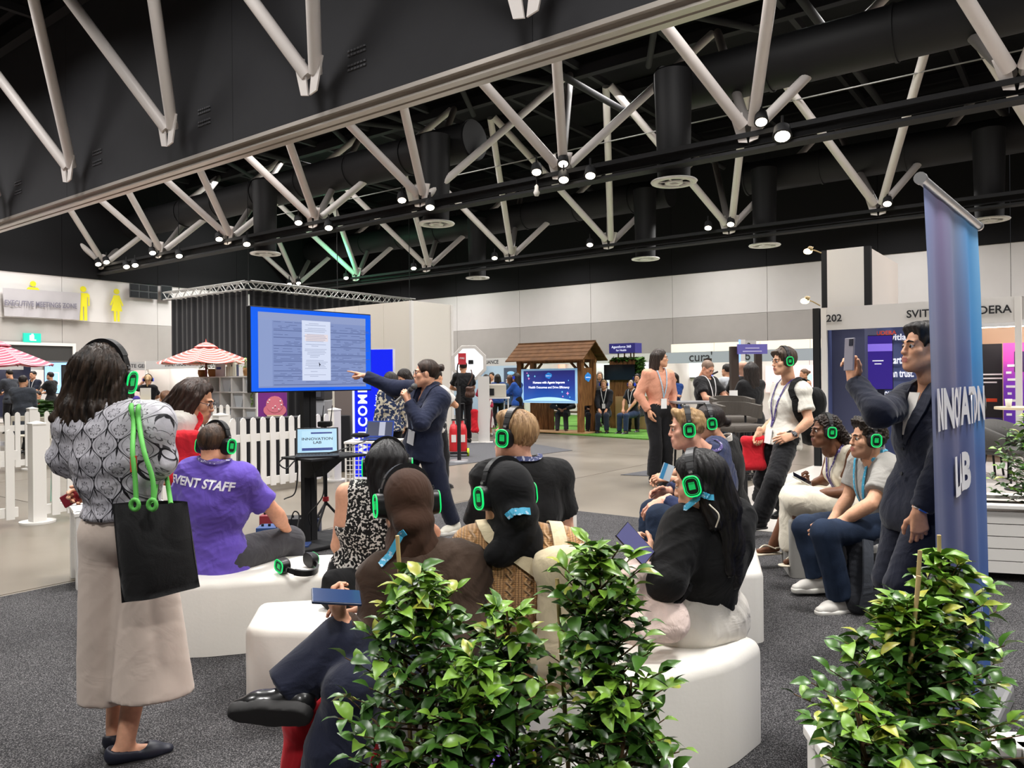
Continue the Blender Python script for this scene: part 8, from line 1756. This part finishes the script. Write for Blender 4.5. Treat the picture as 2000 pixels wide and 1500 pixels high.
bgp('man in white shirt by the timber post beyond the table', 1422, 712, 14.6, 30, top='b8bcc0', sleeve='long', bot='26324c', hst='short', arms='front')
bgp('woman in dark sleeveless top far behind the backpack man', 1573, 722, 17, 100, kind='w', top='2c1c24', sleeve='none', hst='bun', hair=('5c4434', '7c6450'), arms='cross')
bgp('woman with long black hair and blue top far behind the salmon shirt man', 1317, 730, 17.5, 150, kind='w', top='1c3c78', sleeve='long', hst='long', arms='cross')
# seated on the trestle benches
bgp('seated man in dark blazer and blue glowing headset on the trestle bench', 1180, 742, 20.6, 165, sit=.45, top='17181e', sleeve='long', bot='1c2230', hair=('8a6a48', 'b89468'), headset='blue glowing headphones on the seated man in dark blazer', lany_=('white', 'd8d8d8'))
bgp('seated man in black with blue glowing headset near the salmon shirt man', 1237, 742, 20.2, 130, sit=.45, top='15161a', bot='22304a', hst='buzz', hair=('9a8878', 'b8a898'), headset='blue glowing headphones on the seated man in black', lany_=('white', 'd8d8d8'), beard=mat('stubble', 'a87c62', .7))
bgp('seated person with dark hair half hidden behind the man in black', 1247, 730, 20.9, 150, sit=.45, top='2a2a30', sleeve='long', headset='blue glowing headphones on the half hidden seated person')
bgp('grey-haired person in dark vest and printed tee standing behind the bench', 1171, 727, 23.5, 178, top='4a4648', sleeve='long', hst='bob', hair=('6c6058', '8c8078'), kind='w')
bgp('seated person in charcoal trousers behind the hut screen', 1100, 755, 21.2, 170, sit=.45, top='33343a', sleeve='long', bot='2e2e34')
bgp('seated person in black behind the hut post', 1148, 753, 21.0, 190, sit=.45, top='1c1c22', sleeve='long', bot='1c1c22')
# photo corner
bgp('man in black tee and trousers with brown sling bag facing the softbox', 905, 706, 17.8, 12, res=.0115, arms='front', hair=('16110e', '33271f'))
soft_bag('sling_bag', 'brown leather sling bag at the hip of the man in black tee', 'bag', at(918, 765, 17.55), .2, .22, .1, mat('leather_brown', '4a2e22', .5), 0, 0, .9, [([at(914, 752, 17.6), at(922, 735, 17.62), at(920, 722, 17.66)], .012, V((0, -1, 0)))])
soft_bag('red_bag', 'long red bag hanging beside the man in black tee', 'bag', at(927, 822, 17.6), .16, .5, .08, RED, .2)
stripe = mat('skirt_stripe', 'd8d0cc', .8); g = NG(stripe); o_ = g.xyz(g.coord('gpos')); g.col(g.mix(g.m('GREATER_THAN', g.m('SINE', g.m('MULTIPLY', g.m('ADD', o_[0], o_[1]), 110.0)), .1), hexc('d8d0cc'), hexc('6c2c34')))
def long_skirt(q, o):
    q.cap(o.P+o.L*.04, o.P-o.L*.04, .12, k=.03); q.cap(o.P+o.u*.04, o.P+o.u*.13, .115, .105, k=.04); q.cap(o.P, V((o.P.x, o.P.y, .22)), .13, .2, k=.05, flat=True)
bgp('woman in crimson top and striped long skirt beside the printer', 950, 733, 19.8, 20, kind='w', top='b02848', sleeve='long', hst='long', bottom=dict(mat=stripe, kind='custom', shape=long_skirt, name='skirt'), shoes=SHW, arms='front')
bgp('woman in blue blouse and black skirt with blue glowing headset left of hut', 1010, 730, 20.4, 55, kind='w', top='2450a0', sleeve='long', hst='long', bottom=dict(mat=BLKC, kind='custom', shape=long_skirt, name='skirt'), headset='blue glowing headphones on the woman in blue blouse', arms='front')
bgp('woman in denim jacket with long hair left of the blue blouse woman', 997, 734, 21.8, 40, kind='w', top='3c5878', sleeve='long', hst='long', hair=('3a2418', '6a4830'), arms='front')
bgp('person in white shirt far behind the softbox', 961, 728, 24, 160, top='c8c4c0', sleeve='long')
bgp('person in blue shirt far behind the printer', 972, 732, 23.0, 10, top='24407c', sleeve='long', hst='bob')
# around the presenter
p16 = bgp('woman with long black hair in navy floral blouse behind the presenter', 764, 729, 10.9, 40, kind='w', topm=print_mat('floral', '24304e', 'b8b09c', 26, .6), sleeve='elbow', hst='long', arms='down', pitch=-15, res=.0105, bust=.05)
bgp('woman with dark hair in white top looking down behind the presenter', 793, 722, 11.3, 130, kind='w', top='cfcac4', hst='bob', arms='phone', pitch=-32, lany_=('purple', '43307c'), res=.0105, bust=.045)
p17 = bgp('person in black trousers and white top holding a phone behind the presenter', 848, 722, 10.3, -35, top='c8c4c0', arms='phone', hst='short', res=.0115)
t_, _ = phone('dark smartphone in the hand of the person behind the presenter', p17.handR @ V((0, .085, -.028)), p17.handR.col[1].xyz, -p17.handR.col[2].xyz, mat('phone_black', '121214', .3))
# far left
bgp('seated man in grey suit jacket with back turned at far left', 42, 733, 15.4, 8, sit=.47, top='3c4048', sleeve='long', bot='1c1c22', hst='buzz', hair=('1c1614', '2c2420'), bulk=1.2, res=.0115, arms='lap')
bgp('man in dark suit and white shirt standing in front of the left stall', 66, 725, 24.5, 172, top='1c2030', sleeve='long', lany_=('white', 'd8d8d8'), arms='cross')
bgp('man in black tee in profile beside the blue stall screen', 100, 727, 24, 85, arms='front')
bgp('dark-haired man in grey top bending at the far left stall', 20, 722, 23, 70, top='3c3f46', sleeve='long', arms='front', pitch=-15)
bgp('blonde woman in black top with headset and back turned beyond the fence', 289, 733, 18.5, 15, kind='w', hst='pony', hair=('a8875c', 'd0b088'), arms=('up', 'front'), headset='dark headphones with blue light on the blonde woman')
bgp('person in purple top seated beyond the fence by the yellow plinth', 252, 752, 17.5, 20, sit=.47, top='4a3a90', sleeve='long', kind='w', hst='long')
bgp('woman with sunglasses on her brown hair seated beyond the fence', 331, 764, 12.4, 75, sit=.47, kind='w', top='8c8478', hst='long', hair=('4a3020', '7a5438'), headset=None, arms='lap')
bgp('child in red top sitting by the hedge trough', 75, 765, 16.6, 190, sit=.42, top='a83038', h=1.3)
